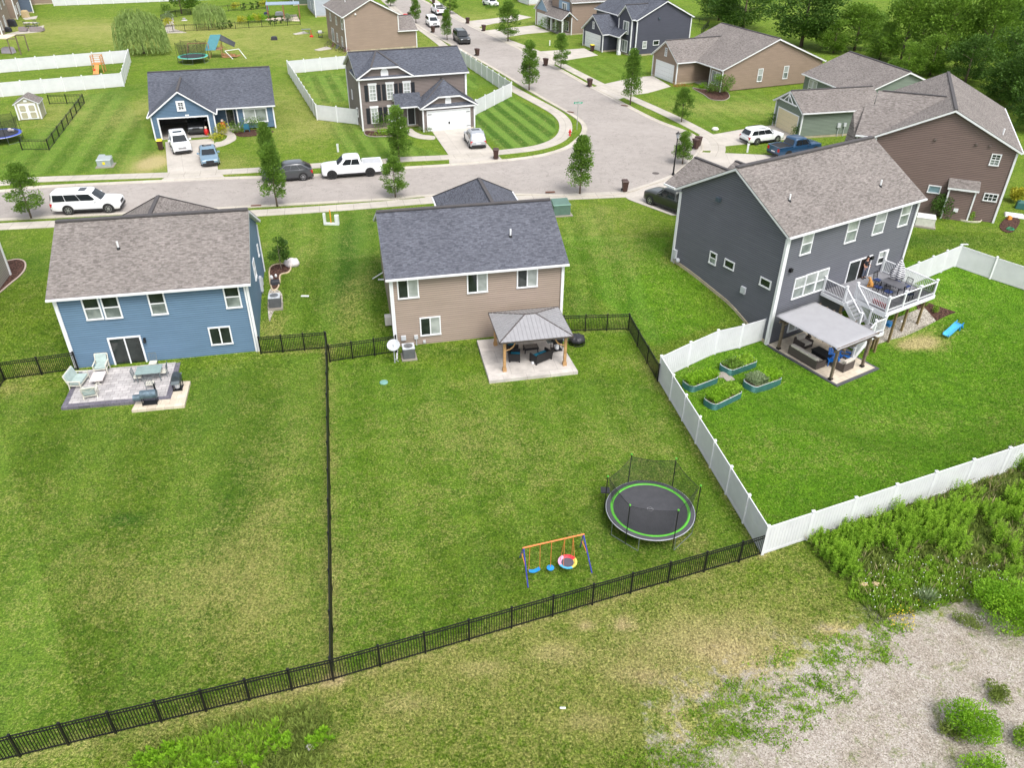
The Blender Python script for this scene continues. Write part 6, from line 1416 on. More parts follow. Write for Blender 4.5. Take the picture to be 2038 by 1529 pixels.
# condensers
def condenser(label, px, rot, dz=0):
    r_ = thing('air_conditioner', label, 'air conditioner', P0(*px,dz=dz), rot); CG = plain('condenser_grey',(0.20,0.21,0.22,1),.5,.4); m = MB(); m.box(-.38,.38,-.38,.38,.08,.80); m.build('housing',CG,r_,bevel=.03)
    m = MB()
    for k in range(16):
        z_ = .12+k*.042; m.box(-.392,.392,-.392,.392,z_,z_+.014)
    m.build('louvre',plain('condenser_dark',(0.10,0.105,0.11,1),.5),r_); m = MB(); m.box(-.40,.40,-.40,.40,.80,.86); m.build('top_panel',plain('condenser_top',(0.48,0.51,0.54,1),.45),r_,bevel=.02)
    m = MB(); m.lathe([(.29,.861),(.29,.885),(.25,.885),(.05,.868)],n=20); m.lathe([(.08,.87),(.08,.90)],n=10); m.build('fan_grille',plain('fan_grey',(0.20,0.21,0.22,1),.4,.5),r_)
    m = MB(); m.box(-.5,.5,-.5,.5,-.1,.08); m.build('pad',CURB,r_); return r_
condenser('grey air conditioner unit on pad at side of blue house',(549,610),th12); condenser('grey air conditioner unit at back wall of tan house',(814,711),RAD(12.8))
tb = MB(); tb.box(-.35,.35,-.25,.25,.1,.75); o = tb.build('wall_cabinet',plain('cab_beige',(0.55,0.53,0.5,1),.5),loc=P0(777,647),rot=.2,bevel=.02); tag(o,'beige box unit beside left wall of tan house','utility box')
# generator
r_ = thing('standby_generator','pale standby generator on slab beside brown house bush','generator',P0(1838,450),RAD(-22)); m = MB(); m.box(-.75,.75,-.4,.4,.12,.85); m.build('housing',plain('gen_beige',(0.60,0.60,0.54,1),.5),r_,bevel=.03); m = MB(); m.loft([[(-.78,-.43,.85),(.78,-.43,.85),(.78,.43,.85),(-.78,.43,.85)],[(-.7,-.3,.97),(.7,-.3,.97),(.7,.4,1.0),(-.7,.4,1.0)]]); m.build('lid',plain('gen_lid',(0.66,0.66,0.62,1),.5),r_); m = MB(); m.box(-.9,.9,-.55,.55,-.1,.12); m.build('pad',CURB,r_)
# satellite dish on its own post
p = P0(786,722); r_ = thing('satellite_dish','grey satellite dish on post at tan house corner','satellite dish',p,.2); DG = plain('dish_grey',(0.42,0.44,0.46,1),.5); m = MB(); m.cyl((0,0,0),(0,0,1.15),.035,n=8); m.cyl((0,0,.3),(.25,.1,0),.02,n=6); m.build('post',DG,r_)
m = MB(); nrm = Vector((-.1,-.55,.8)).normalized(); u_ = nrm.orthogonal().normalized(); v_ = nrm.cross(u_); c_ = Vector((0,0,1.3)); m.loft([[c_+nrm*dd+(u_*cos(2*pi*k/24)+v_*sin(2*pi*k/24))*rr for k in range(24)] for rr,dd in ((.03,0),(.2,.015),(.38,.06),(.42,.08),(.40,.06),(.2,-.01),(.03,-.03))]); m.build('dish',DG,r_,smooth=True); m = MB(); m.bar(c_-Vector((0,0,.1)),c_+nrm*.5+Vector((0,-.1,-.1)),.03); m.build('feed_arm',DG,r_)
# ---------------- gazebo
GA = [P0(1004,745,dz=.22),P0(1123,733,dz=.22)]; f1 = GA[0]; f2 = GA[1]; u_ = (f2-f1); gw = u_.length; u_.normalize(); ga = atan2(u_.y,u_.x)
r_ = thing('gazebo','hardtop gazebo with grey metal roof and cedar posts on patio','gazebo',f1,ga); CED = plain('cedar',(0.42,0.25,0.11,1),.75,var=.22,scale=4); vv = Vector((-u_.y,u_.x,0)); bp = P0(985,694,dz=.22); gd = (bp-f1).dot(vv); gd = max(2.6,min(3.6,gd)); HP = 2.15
for x in (0,gw):
    for y in (0,gd): m = MB(); m.box(x-.085,x+.085,y-.085,y+.085,0,HP); m.box(x-.12,x+.12,y-.12,y+.12,0,.28); m.build('post',CED,r_)
m = MB()
for y in (0,gd): m.box(-.3,gw+.3,y-.05,y+.05,HP,HP+.2)
for x in (0,gw): m.box(x-.045,x+.045,.05,gd-.05,HP+.005,HP+.195)
m.build('beam',CED,r_)
for x,s1 in ((0,1),(gw,-1)):
    for y,s2 in ((0,1),(gd,-1)):
        m = MB(); m.tube([(x+s1*(.08+.6*sin(t)),y,HP-.62+.62*(1-cos(t))) for t in [pi/2*k/5 for k in range(6)]],.045,5); m.build('brace',CED,r_)
RZ = HP+.2; ov = .38; ap = 1.1; m = MB(); A_ = [(-ov,-ov),(gw+ov,-ov),(gw+ov,gd+ov),(-ov,gd+ov)]; rh = .75; rx0,rx1,ry = gw/2-.35,gw/2+.35,gd/2
def rib(m,a,b,c,d,n):
    "panel abcd: a,b eave; c,d ridge ends (c above b side)"
    a,b,c,d = map(Vector,(a,b,c,d)); m.face([a,b,c,d]) if (c-d).length > .01 else m.face([a,b,c])
    nn = (b-a).cross(c-a).normalized(); e = (b-a); run = e.normalized()
    up = (nn.cross(run)); up = up if up.z > 0 else -up
    for k in range(1,n):
        s0 = a+e*k/n; lo,hi = 0,6
        # length until hitting hips
        for _ in range(24):
            md = (lo+hi)/2; q = s0+up*md; t1 = (d-a); t2 = (c-b); f = q-a; H1 = (d-a).dot(up)
            fr_ = md/H1; x0_ = (d-a).dot(run)*fr_; x1_ = e.length+(c-b).dot(run)*fr_; xx = (q-a).dot(run)
            if fr_ < 1 and x0_ < xx < x1_: lo = md
            else: hi = md
        m.bar(s0+nn*.012,s0+up*lo+nn*.012,.03,.03)
e_ = lambda x,y: (x,y,RZ); R0,R1 = (rx0,ry,RZ+rh),(rx1,ry,RZ+rh)
rib(m,e_(*A_[0]),e_(*A_[1]),R1,R0,18); rib(m,e_(*A_[1]),e_(*A_[2]),R1,R1,14); rib(m,e_(*A_[2]),e_(*A_[3]),R0,R1,18); rib(m,e_(*A_[3]),e_(*A_[0]),R0,R0,14)
m.face([(x,y,RZ-.02) for x,y in A_][::-1]); MR = plain('roof_metal_grey',(0.34,0.335,0.345,1),.42,.35,var=.08); m.build('metal_roof',MR,r_)
m = MB(); pts_ = [(x,y,RZ-.05) for x,y in A_]
for k in range(4): m.bar(pts_[k],pts_[(k+1)%4],.06,.1)
for k,R_ in ((0,R0),(1,R1),(2,R1),(3,R0)): m.bar(e_(*A_[k]),R_,.07,.05)
m.bar(R0,R1,.09,.05); m.build('edge_trim',plain('roof_trim_brown',(0.10,0.085,0.08,1),.5,.3),r_)
WK = plain('wicker_black',(0.018,0.017,0.018,1),.7,var=.3,scale=20); TEAL = plain('cushion_teal',(0.01,0.20,0.33,1),.8)
def wseat(name, label, w_, loc, rot, wick=WK, cush=TEAL, hh=.62, dd=.72, bh=.80):
    r_ = thing(name, label, 'sofa' if w_ > 1 else 'chair', loc, rot); m = MB(); m.box(-w_/2,w_/2,-dd/2,dd/2-.05,.12,.32); m.build('base',wick,r_,bevel=.02)
    for sx in (-1,1):
        m = MB(); x = sx*(w_/2+.04); m.box(x-.05,x+.05,-dd/2,dd/2,.14,hh); m.box(x-.05,x+.05,-dd/2,-dd/2+.1,0,.14); m.box(x-.05,x+.05,dd/2-.1,dd/2,0,.14); m.build('arm',wick,r_,bevel=.015)
    m = MB(); m.loft([[(-w_/2-.08,-dd/2-.0,.14),(w_/2+.08,-dd/2-.0,.14),(w_/2+.08,-dd/2+.1,.14),(-w_/2-.08,-dd/2+.1,.14)],[(-w_/2-.08,-dd/2-.12,bh),(w_/2+.08,-dd/2-.12,bh),(w_/2+.08,-dd/2-.03,bh),(-w_/2-.08,-dd/2-.03,bh)]]); m.build('backrest',wick,r_)
    n = max(1,round(w_/.6))
    for k in range(n): a0 = -w_/2+w_*k/n+.02; a1 = -w_/2+w_*(k+1)/n-.02; m = MB(); m.box(a0,a1,-dd/2+.1,dd/2-.02,.32,.44); m.build('cushion',cush,r_,bevel=.03)
    return r_
wseat('wicker_chair','black wicker chair with teal cushion under gazebo, nearer the left front post',.6,P0(1024,722,dz=.22),ga-pi/2-.2); wseat('wicker_chair','black wicker chair with teal cushion hidden behind left gazebo brace',.6,P0(1018,704,dz=.22),ga-pi/2+.1); wseat('wicker_loveseat','black wicker loveseat with teal cushions facing coffee table',1.15,P0(1076,723,dz=.22),ga+.45)
r_ = thing('coffee_table','black wicker coffee table with glass top under gazebo','table',P0(1056,706,dz=.22),ga+.02); m = MB(); m.box(-.48,.48,-.28,.28,.30,.42); m.build('table_top',WK,r_); m = MB(); m.box(-.44,.44,-.24,.24,.422,.432); m.build('glass',CGL,r_)
for sx in (-1,1):
    for sy in (-1,1): m = MB(); m.bar((sx*.44,sy*.24,0),(sx*.42,sy*.22,.3),.06); m.build('leg',WK,r_)
grill('black gas grill with white tank under the gazebo',P0(1107,704,dz=.22),ga+.1)
m = MB(); m.ball((0,0,.1),.1,n=10,m=6); o = m.build('garden_ornament',WHITE,loc=P0(1060,731,dz=.22)); tag(o,'small white ball at the foot of wicker loveseat','ornament')
# covered fire pit
r_ = thing('covered_fire_pit','round fire pit under a shiny black cover right of gazebo','fire pit',P0(1148,683),.3); m = MB(); rg_ = []
for rr,z_ in ((.02,.62),(.25,.60),(.46,.52),(.55,.38),(.54,.20)): rg_.append([(rr*(1+.05*sin(7*t)*(z_<.6))*cos(t),rr*(1+.05*sin(7*t+1)*(z_<.6))*sin(t),z_+.025*sin(9*t)*(rr>.2)) for t in [2*pi*k/36 for k in range(36)]])
m.loft(rg_[::-1],cap=True); m.build('cover',plain('cover_black',(0.03,0.03,0.036,1),.28),r_,smooth=True); m = MB(); m.tube([(.56*cos(t),.56*sin(t),.05) for t in [2*pi*k/24 for k in range(24)]],.025,5,closed=True)
for k in range(6): t = k*pi/3; m.bar((.55*cos(t),.55*sin(t),0),(.5*cos(t),.5*sin(t),.3),.03)
m.build('base_ring',BLACKM,r_)
# ---------------- trampoline
def trampoline(label, c, R, H, rot, pad=None, net=True, npole=6, poleh=1.75, edge=None, capm=None, mark=True):
    r_ = thing('trampoline', label, 'trampoline', c, rot); MATT = plain('mat_black',(0.055,0.056,0.062,1),.7,var=.15); n = 48
    ring = lambda r, z: [(r*cos(2*pi*k/n), r*sin(2*pi*k/n), z) for k in range(n)]
    m = MB(); m.loft([ring(R*.85,H-.01),ring(R*.85,H)],cap=True); mt = m.build('jump_mat',MATT,r_)
    if mark:
        m = MB()
        for t0 in range(0,5): a_ = t0*2*pi/5; m.bar((.16*cos(a_),.16*sin(a_),H+.004),(.16*cos(a_+1.26),.16*sin(a_+1.26),H+.004),.02,.004)
        m.bar((-.1,-.02,H+.004),(.12,.05,H+.004),.02,.004); m.build('mat_mark',plain('mark_grey',(0.22,0.22,0.23,1),.7),mt)
    m = MB(); m.loft([ring(R*.84,H+.012),ring(R*.865,H+.04),ring(R*.90,H+.035),ring(R*.905,H+.0)],cap=False); m.build('inner_pad',pad,r_); m = MB(); m.loft([ring(R*.90,H+.0),ring(R*.905,H+.03),ring(R*.985,H+.045),ring(R*1.0,H+.0),ring(R*.98,H-.03)],cap=False); m.build('spring_pad',edge or plain('pad_grey',(0.07,0.07,0.08,1),.6),r_)
    m = MB(); m.tube([Vector(p) for p in ring(R*1.0,H-.01)],.025,6,closed=True); m.build('steel_ring',plain('steel_pale',(0.55,0.56,0.60,1),.4,.5),r_)
    ST_ = plain('leg_steel',(0.22,0.26,0.25,1),.4,.5)
    for k in range(4):
        a_ = k*pi/2+.5; b_ = a_+.75; m = MB(); p1 = Vector((R*cos(a_),R*sin(a_),0)); p2 = Vector((R*cos(b_),R*sin(b_),0)); m.tube([p1+Vector((0,0,H-.02)),p1+Vector((0,0,.03)),p2+Vector((0,0,.03)),p2+Vector((0,0,H-.02))],.022,6); m.build('leg',ST_,r_)
    P_ = []
    for k in range(npole):
        a_ = 2*pi*k/npole-.09; x,y = R*1.03*cos(a_),R*1.03*sin(a_); m = MB(); m.tube([(x,y,.25),(x,y,H),(x*.99,y*.99,H+poleh)],.024,6); po = m.build('net_pole',BLACKM,r_); P_.append((x,y))
        m = MB(); m.ball((x*.99,y*.99,H+poleh+.05),.055,n=8,m=5); m.build('pole_cap',capm or pad,po)
    if net:
        t = NT('safety_net'); uv = t.n('ShaderNodeUVMap').outputs[0]; sp_ = t.n('ShaderNodeSeparateXYZ'); t.l(uv, sp_.inputs[0])
        fx = t.math('LESS_THAN',t.math('FRACT',t.math('MULTIPLY',sp_.outputs[0],24.0)),.20); fy = t.math('LESS_THAN',t.math('FRACT',t.math('MULTIPLY',sp_.outputs[1],24.0)),.20); al = t.math('MAXIMUM',fx,fy); t.out((0.02,0.02,0.022,1),.8); t.l(al,t.b.inputs['Alpha'])
        m = MB(); nz_ = 5
        for k in range(npole):
            a,b = P_[k],P_[(k+1)%npole]
            for i in range(8):
                for j in range(nz_):
                    def pt(f,g):
                        tp = Vector((a[0]+(b[0]-a[0])*f,a[1]+(b[1]-a[1])*f,0))*.96; an = atan2(a[1],a[0])+((2*pi/npole)*f); bt = Vector((R*.86*cos(an),R*.86*sin(an),0)); q = bt.lerp(tp,g**.8); q.z = H+.02+(poleh-.08)*g-.10*sin(pi*f)*g*g; return q
                    f0,f1,g0,g1 = i/8,(i+1)/8,j/nz_,(j+1)/nz_; sx = R*1.04
                    m.face([pt(f0,g0),pt(f1,g0),pt(f1,g1),pt(f0,g1)],uv=[((k+f0)*sx,g0*1.7),((k+f1)*sx,g0*1.7),((k+f1)*sx,g1*1.7),((k+f0)*sx,g1*1.7)])
            
        m.build('safety_net',t.m,r_,smooth=True); m = MB(); m.tube([pt_ for k in range(npole) for pt_ in [Vector(((P_[k][0]+(P_[(k+1)%npole][0]-P_[k][0])*f/6)*.96,(P_[k][1]+(P_[(k+1)%npole][1]-P_[k][1])*f/6)*.96,H+poleh-.06-.10*sin(pi*f/6))) for f in range(6)]],.012,4,closed=True); m.build('net_edge',BLACKM,r_)
    return r_
GRN = plain('pad_green',(0.10,0.42,0.04,1),.5)
tc = gz(1294,1014,TZ(10,30)+.85); tl = gz(1206,1010,TZ(10,30)+.85); tr_ = gz(1382,1018,TZ(10,30)+.85); TR_R = (tr_-tl).length/2
tr0 = trampoline('large round trampoline with green ring and black safety net in middle yard',Vector((tc.x,tc.y,TZ(tc.x,tc.y))),TR_R,.85,-.05,GRN)
m = MB(); x,y = -TR_R*.72,TR_R*.62
m.box(x-.8,x-.35,y-.2,y+.25,.75,.8); m.build('entry_step',plain('fabric_black',(0.03,0.03,0.035,1),.7),tr0)
# ---------------- swing set
p1 = G(1051,1170); p2 = G(1178,1141); A_t = G(1042,1091,1.85); d_ = (p2-p1); ln_ = d_.length; d_.z=0; d_.normalize(); nn_ = Vector((-d_.y,d_.x,0))
tl_ = gz(1042,1091,1.75); tr2 = gz(1161,1064,1.75); ud = (tr2-tl_); LB = ud.length; ud.z = 0; ud.normalize(); sa = atan2(ud.y,ud.x)
r_ = thing('swing_set','orange and blue swing set with three swings in middle yard','swing set',Vector((tl_.x,tl_.y,0)) ,sa); r_.location.z = TZ(tl_.x,tl_.y)
ORG = plain('pole_orange',(0.75,0.22,0.07,1),.4); BLU = plain('pole_blue',(0.05,0.06,0.42,1),.4); SKY_ = plain('seat_blue',(0.02,0.25,0.65,1),.35); HB = 1.75-r_.location.z
m = MB(); m.cyl((-.05,0,HB),(LB+.05,0,HB),.035,n=8); m.build('top_beam',ORG,r_)
def swl(px): p_ = G(*px); q_ = p_-r_.location; return Vector((q_.x*ud.x+q_.y*ud.y, -q_.x*ud.y+q_.y*ud.x, 0))
for x,fa,fb in ((0,(1051,1170),(1034.5,1110.5)),(LB,(1178,1141),(1155,1089))):
    A_,B_ = swl(fa),swl(fb); T_ = Vector((x,0,HB))
    for e in (A_,B_): m = MB(); m.cyl(T_,e,.03,n=8); m.build('leg',BLU,r_)
    m = MB(); m.cyl(T_.lerp(A_,.5),T_.lerp(B_,.5),.02,n=6); m.build('cross_bar',ORG,r_)
m = MB(); m.cyl((.3,0,HB),(.27,0,.52),.012,n=5); m.cyl((.78,0,HB),(.80,0,.52),.012,n=5); m.build('rope',ORG,r_); m = MB(); m.loft([[(.27+.53*t,-.09,.52-.10*sin(pi*t)),(.27+.53*t,.09,.52-.10*sin(pi*t)),(.27+.53*t,.09,.55-.10*sin(pi*t)),(.27+.53*t,-.09,.55-.10*sin(pi*t))] for t in [k/8 for k in range(9)]]); m.build('belt_seat',SKY_,r_)
m = MB(); m.cyl((1.32,0,HB),(1.32,0,.45),.014,n=5); m.build('rope',ORG,r_); m = MB(); m.lathe([(.05,.36),(.17,.38),(.17,.42),(.05,.46)],(1.32,0,0),16); m.build('disc_seat',SKY_,r_)
cx_ = 2.15; m = MB()
for dx,dy in ((-.28,-.2),(.28,-.2),(-.28,.2),(.28,.2)): m.cyl((cx_+(-.2 if dx<0 else .2),0,HB),(cx_+dx,dy,.52),.012,n=5)
m.build('rope',ORG,r_); n = 32; SC_ = [plain('ring_red',(0.7,0.03,0.05,1),.5),plain('ring_pink',(0.75,0.35,0.5,1),.5),plain('ring_sky',(0.1,0.45,0.75,1),.5),plain('ring_yellow',(0.75,0.65,0.12,1),.5)]
for s in range(4):
    m = MB(); rg_ = []
    for k in range(9): t = 2*pi*(s/4+k/32)+.2; rg_.append([(cx_+(R_*cos(t)),(R_*sin(t)),.50+z_) for R_,z_ in ((.36,0),(.44,.02),(.44,.06),(.36,.05),(.29,0))])
    m.loft(rg_); m.build('saucer_rim',SC_[s],r_)
m = MB(); m.lathe([(.33,.49),(.33,.50)],(cx_,0,0),28); m.build('saucer_mesh',plain('mesh_grey',(0.09,0.08,0.10,1),.8),r_)
# ================================================================ DARK HOUSE BACK YARD (built in the house's own axes)
HD = H_DARK
def dl(x, y, z): p = HD.o+HD.u*x+HD.v*y; return Vector((p.x, p.y, z))
def dloc(px, py, z): l = HD.loc(gz(px, py, z)); return l.x, l.y
AD = HD.t; PZ = -1.37
m = MB(); m.box(-.05,4.2,-6.25,-.05,-.5,0); tag(m.build('patio', PAVD, loc=dl(0,0,PZ), rot=AD), kind='structure')
me = MB(); me.face([(.12,-6.05,.006),(4.02,-6.05,.006),(4.02,-.1,.006),(.12,-.1,.006)], uv=[(0,0),(3.9,0),(3.9,5.9),(0,5.9)]); tag(me.build('patio_paving', PAVT, loc=dl(0,0,PZ), rot=AD), kind='structure')
for o_ in [o for o in bpy.data.objects if o.name.startswith('patio') and o.type == 'MESH']: pass
# pergola
WOOD = plain('weathered_wood', (0.15,0.115,0.085,1), .85, var=.35, scale=5)
r_ = thing('pergola','timber pergola with pale fabric canopy over wicker seats','pergola',dl(0,0,PZ),AD); HP2 = 2.35
for x,y in ((.28,-.91),(.2,-5.47),(3.34,-5.49),(3.4,-.9)):
    m = MB(); m.box(x-.08,x+.08,y-.08,y+.08,.12,HP2); po = m.build('post',WOOD,r_); m = MB(); m.box(x-.12,x+.12,y-.12,y+.12,0,.14); m.build('post_foot',BLACKM,po)
m = MB()
for x in (.24,3.37): m.box(x-.04,x+.04,-5.95,-.45,HP2,HP2+.16)
for y in (-5.48,-.9): m.box(-.2,3.8,y-.04,y+.04,HP2-.17,HP2-.01)
m.build('beam',WOOD,r_)
for k in range(9): y = -5.7+k*.6; m = MB(); m.box(-.25,3.85,y-.03,y+.03,HP2+.165,HP2+.29); m.build('rafter',WOOD,r_)
for x in (.24,3.37):
    for y,s2 in ((-5.47,1),(-.9,-1)): m = MB(); m.bar((x,y,HP2-.5),(x,y+s2*.5,HP2),.07,.09); m.build('brace',WOOD,r_)
FAB = plain('canopy_fabric', (0.32,0.32,0.335,1), .8, var=.05, scale=1.5); m = MB(); nx_, ny_ = 14, 20
P_ = [[(-.32+4.0*i/nx_+.02*sin(j*1.7), -5.8+5.25*j/ny_, HP2+.34+.02*noise.noise(Vector((i*.5,j*.4,0)))-.05*(i in (0,nx_))-.10*(j in (0,))) for i in range(nx_+1)] for j in range(ny_+1)]
I_ = [[m.av(p) for p in row] for row in P_]
for j in range(ny_):
    for i in range(nx_): m.idx((I_[j][i],I_[j][i+1],I_[j+1][i+1],I_[j+1][i]))
fb_ = m.build('canopy',FAB,r_,smooth=True); sm_ = fb_.modifiers.new('Solidify','SOLIDIFY'); sm_.thickness = .02
# seats under it
WB2 = plain('wicker_brown',(0.085,0.068,0.062,1),.75,var=.35,scale=25); CRM = plain('cushion_cream',(0.56,0.51,0.45,1),.85,var=.1)
def dplace(px, py, z=PZ): return gz(px, py, z)
def box_sofa(label, p, rot, w_, group=None, n=None):
    r_ = thing('wicker_sofa' if w_ > 1 else 'wicker_armchair', label, 'sofa' if w_ > 1 else 'chair', p, rot, group); m = MB(); m.box(-w_/2,w_/2,-.38,.4,.06,.30); m.build('base',WB2,r_,bevel=.02)
    m = MB(); m.box(-w_/2-.12,w_/2+.12,-.52,-.38,.04,.68); m.build('backrest',WB2,r_,bevel=.03)
    for sx in (-1,1): m = MB(); x = sx*(w_/2+.06); m.box(x-.06,x+.06,-.379,.4,.04,.56); m.build('arm',WB2,r_,bevel=.02)
    n = n or max(1,round(w_/.7))
    for k in range(n):
        a0 = -w_/2+w_*k/n+.01; a1 = -w_/2+w_*(k+1)/n-.01; m = MB(); m.box(a0,a1,-.36,.39,.30,.44); m.build('seat_cushion',CRM,r_,bevel=.03); m = MB(); m.box(a0,a1,-.50,-.22,.455,.82); m.build('back_cushion',CRM,r_,bevel=.04)
    return r_
A = dplace(1566.5,704); B = dplace(1622.5,738); d = (B-A).normalized(); nr = Vector((-d.y,d.x,0)); mid = (A+B)/2+nr*.52
box_sofa('long brown wicker sofa with cream cushions under pergola, its back to raised beds', mid, atan2(d.y,d.x), (B-A).length-.25, n=3)
A = dplace(1681,742.5); B = dplace(1702,733); d = (B-A).normalized(); nr = Vector((-d.y,d.x,0)); box_sofa('brown wicker corner seat with cream cushions at near edge of pergola', (A+B)/2+nr*.55+d*-.15, atan2(d.y,d.x), .85)
A = dplace(1598,690); box_sofa('brown wicker armchair with cream cushion near house wall under pergola', A, AD+pi, .75)
r_ = thing('fire_table','black wicker fire table between sofas under pergola','table',dplace(1634,714),AD-pi/2); m = MB(); m.box(-.62,.62,-.36,.36,.04,.5); m.build('base',WK,r_,bevel=.02); m = MB(); m.box(-.68,.68,-.42,.42,.5,.55); m.build('table_top',plain('top_black',(0.02,0.02,0.022,1),.35),r_,bevel=.01)
AB_ = plain('plastic_blue',(0.01,0.17,0.62,1),.4)
def slatchair(label, p, rot):
    r_ = thing('plastic_chair', label, 'chair', p, rot); m = MB()
    for k in range(5): x = -.24+k*.12; m.loft([[(x-.045,-.22,.3),(x+.045,-.22,.3),(x+.045,-.20,.3),(x-.045,-.20,.3)],[(x-.05,-.55,1.0-.03*abs(k-2)),(x+.05,-.55,1.0-.03*abs(k-2)),(x+.05,-.53,1.0),(x-.05,-.53,1.0)]])
    m.bar((-.28,-.46,.78),(.28,-.46,.78),.03,.06); m.bar((-.28,-.32,.5),(.28,-.32,.5),.03,.05); m.build('backrest',AB_,r_); m = MB()
    for k in range(5): m.bar((-.28,-.2+k*.12,.28+k*.02),(.28,-.2+k*.12,.28+k*.02),.10,.02)
    m.build('seat',AB_,r_)
    for sx in (-1,1): m = MB(); m.bar((sx*.3,-.35,0),(sx*.3,.32,.32),.04); m.bar((sx*.3,.32,0),(sx*.3,.32,.52),.05); m.build('leg',AB_,r_); m = MB(); m.bar((sx*.34,-.35,.52),(sx*.34,.38,.53),.12,.025); m.build('arm',AB_,r_)
slatchair('blue plastic slatted chair behind nearest pergola post, left one', dplace(1655,725), AD+2.4); slatchair('blue plastic slatted chair right of the nearest pergola post', dplace(1678,718), AD+pi+.6)
# ---------------- deck
DZ = 1.62; DECKW = plain('deck_white',(0.74,0.75,0.77,1),.5,var=.04)
t = NT('deck_boards'); co = t.coord(); sp_ = t.n('ShaderNodeSeparateXYZ'); t.l(co, sp_.inputs[0]); fr_ = t.math('FRACT',t.math('MULTIPLY',sp_.outputs[1],1/.14)); t.out(t.mix(t.math('LESS_THAN',fr_,.08),t.ramp(t.noise(3,4,.6,co),[(0.3,(0.20,0.20,0.215,1)),(0.7,(0.27,0.27,0.29,1))]),(0.05,0.05,0.055,1)),.75,0,.3); DECKG = t.m
r_ = thing('deck','raised white railed deck with grey boards and stairs on the dark grey house','deck',dl(0,0,0),AD); dk = r_
m = MB(); m.box(5.95,11.3,-4.55,-.05,DZ-.04,DZ); m.box(4.78,5.949,-2.0,-.05,DZ-.04,DZ); m.build('floor',DECKG,r_)
m = MB()
def fas(m,a,b,z): m.bar((a[0],a[1],z-.17),(b[0],b[1],z-.17),.05,.27)
for a,b in (((4.76,-.05),(4.76,-2.02)),((4.76,-2.03),(5.93,-2.03)),((5.93,-2.03),(5.93,-4.58)),((5.93,-4.58),(11.33,-4.58)),((11.33,-4.58),(11.33,-.05))): fas(m,a,b,DZ)
m.build('fascia',DECKW,r_)
def rpost(x,y,z,h_=1.12,pr=None):
    m = MB(); m.box(x-.065,x+.065,y-.065,y+.065,z,z+h_); p = m.build('railing_post',DECKW,pr or dk); m = MB(); m.box(x-.09,x+.09,y-.09,y+.09,z+h_,z+h_+.04); m.lathe([(.10,.04),(.02,.10)],(x,y,z+h_),4); m.build('post_cap',DECKW,p)
def rail(a,b,z0,z1,bal=True,dark=False,hh=.98):
    m = MB(); A = Vector((a[0],a[1],z0)); B = Vector((b[0],b[1],z1)); Z = Vector((0,0,1)); m.bar(A+Z*hh,B+Z*hh,.09,.05); m.bar(A+Z*.12,B+Z*.12,.05,.06)
    rl = m.build('railing',DECKW,dk); m = MB(); n = int((B-A).length/.125)
    for k in range(1,n): q = A+(B-A)*k/n; m.box(q.x-.014,q.x+.014,q.y-.014,q.y+.014,q.z+.12,q.z+hh)
    m.build('baluster',BLACKM if dark else DECKW,rl)
pts_ = {'a':(4.85,-.12),'b':(4.85,-1.93),'c':(6.0,-1.93),'d':(6.02,-4.48),'e':(7.75,-4.48),'f':(9.4,-4.48),'g':(11.22,-4.48),'h':(11.22,-.15)}
for k_,p in pts_.items(): rpost(p[0],p[1],DZ,1.6 if k_ == 'h' else 1.12)
rail(pts_['a'],pts_['b'],DZ,DZ,dark=True); rail(pts_['c'],pts_['d'],DZ,DZ); rail(pts_['d'],pts_['e'],DZ,DZ,dark=True); rail(pts_['e'],pts_['f'],DZ,DZ,dark=True); rail(pts_['f'],pts_['g'],DZ,DZ,dark=True); rail(pts_['g'],pts_['h'],DZ,DZ)
# stairs and landing
LZ = .28; N = 7
m = MB(); m.box(4.78,5.95,-4.75,-3.5,LZ-.04,LZ); m.build('landing',DECKG,r_); m = MB()
for a,b in (((4.76,-3.5),(4.76,-4.77)),((4.76,-4.78),(5.97,-4.78)),((5.97,-4.78),(5.97,-4.65))): fas(m,a,b,LZ)
m.build('fascia',DECKW,r_)
for k in range(1,N): m = MB(); y = -2.03-1.47*k/N; z = DZ-(DZ-LZ)*k/N; m.box(4.86,5.88,y-.02,y+.23,z-.04,z); m.build('tread',DECKG,r_)
m = MB()
for x in (4.82,5.91): m.bar((x,-2.03,DZ-.16),(x,-3.52,LZ-.1),.05,.26)
m.build('stringer',DECKW,r_)
rpost(4.85,-3.52,LZ); rpost(5.9,-3.52,LZ); rpost(4.85,-4.68,LZ); rpost(5.9,-4.68,LZ); rail((4.82,-2.0),(4.82,-3.5),DZ,LZ,dark=False); rail((5.93,-2.0),(5.93,-3.5),DZ,LZ); rail((4.88,-4.7),(5.88,-4.7),LZ,LZ); rail((5.92,-3.55),(5.92,-4.65),LZ,LZ)
for k in range(1,8): m = MB(); x = 4.76-1.5*k/8; z = LZ-(LZ-PZ)*k/8; m.box(x-.02,x+.24,-4.68,-3.6,z-.04,z); m.build('tread',DECKG,r_)
m = MB()
for y in (-4.72,-3.56): m.bar((4.76,y,LZ-.16),(3.2,y,PZ+.05),.05,.26)
m.build('stringer',DECKW,r_); rail((4.76,-4.72),(3.2,-4.72),LZ,PZ+.1); rpost(3.2,-4.72,PZ,1.1)
for x,y in ((9.66,-3.9),(11.1,-4.1),(6.1,-4.2),(4.95,-1.8),(7.9,-4.2),(5.0,-4.6),(5.8,-4.6)): m = MB(); tzb = dl(x,y,0); top = DZ-.3 if (y > -4.55 and x != 5.0) else LZ-.2; m.box(x-.07,x+.07,y-.07,y+.07,TZ(tzb.x,tzb.y)-.1,top); m.build('support_post',plain('treated_wood',(0.20,0.15,0.07,1),.8,var=.3),r_)
m = MB(); m.box(6.0,11.2,-4.3,-4.2,DZ-.3,DZ-.05); m.build('joist',DECKW,r_)
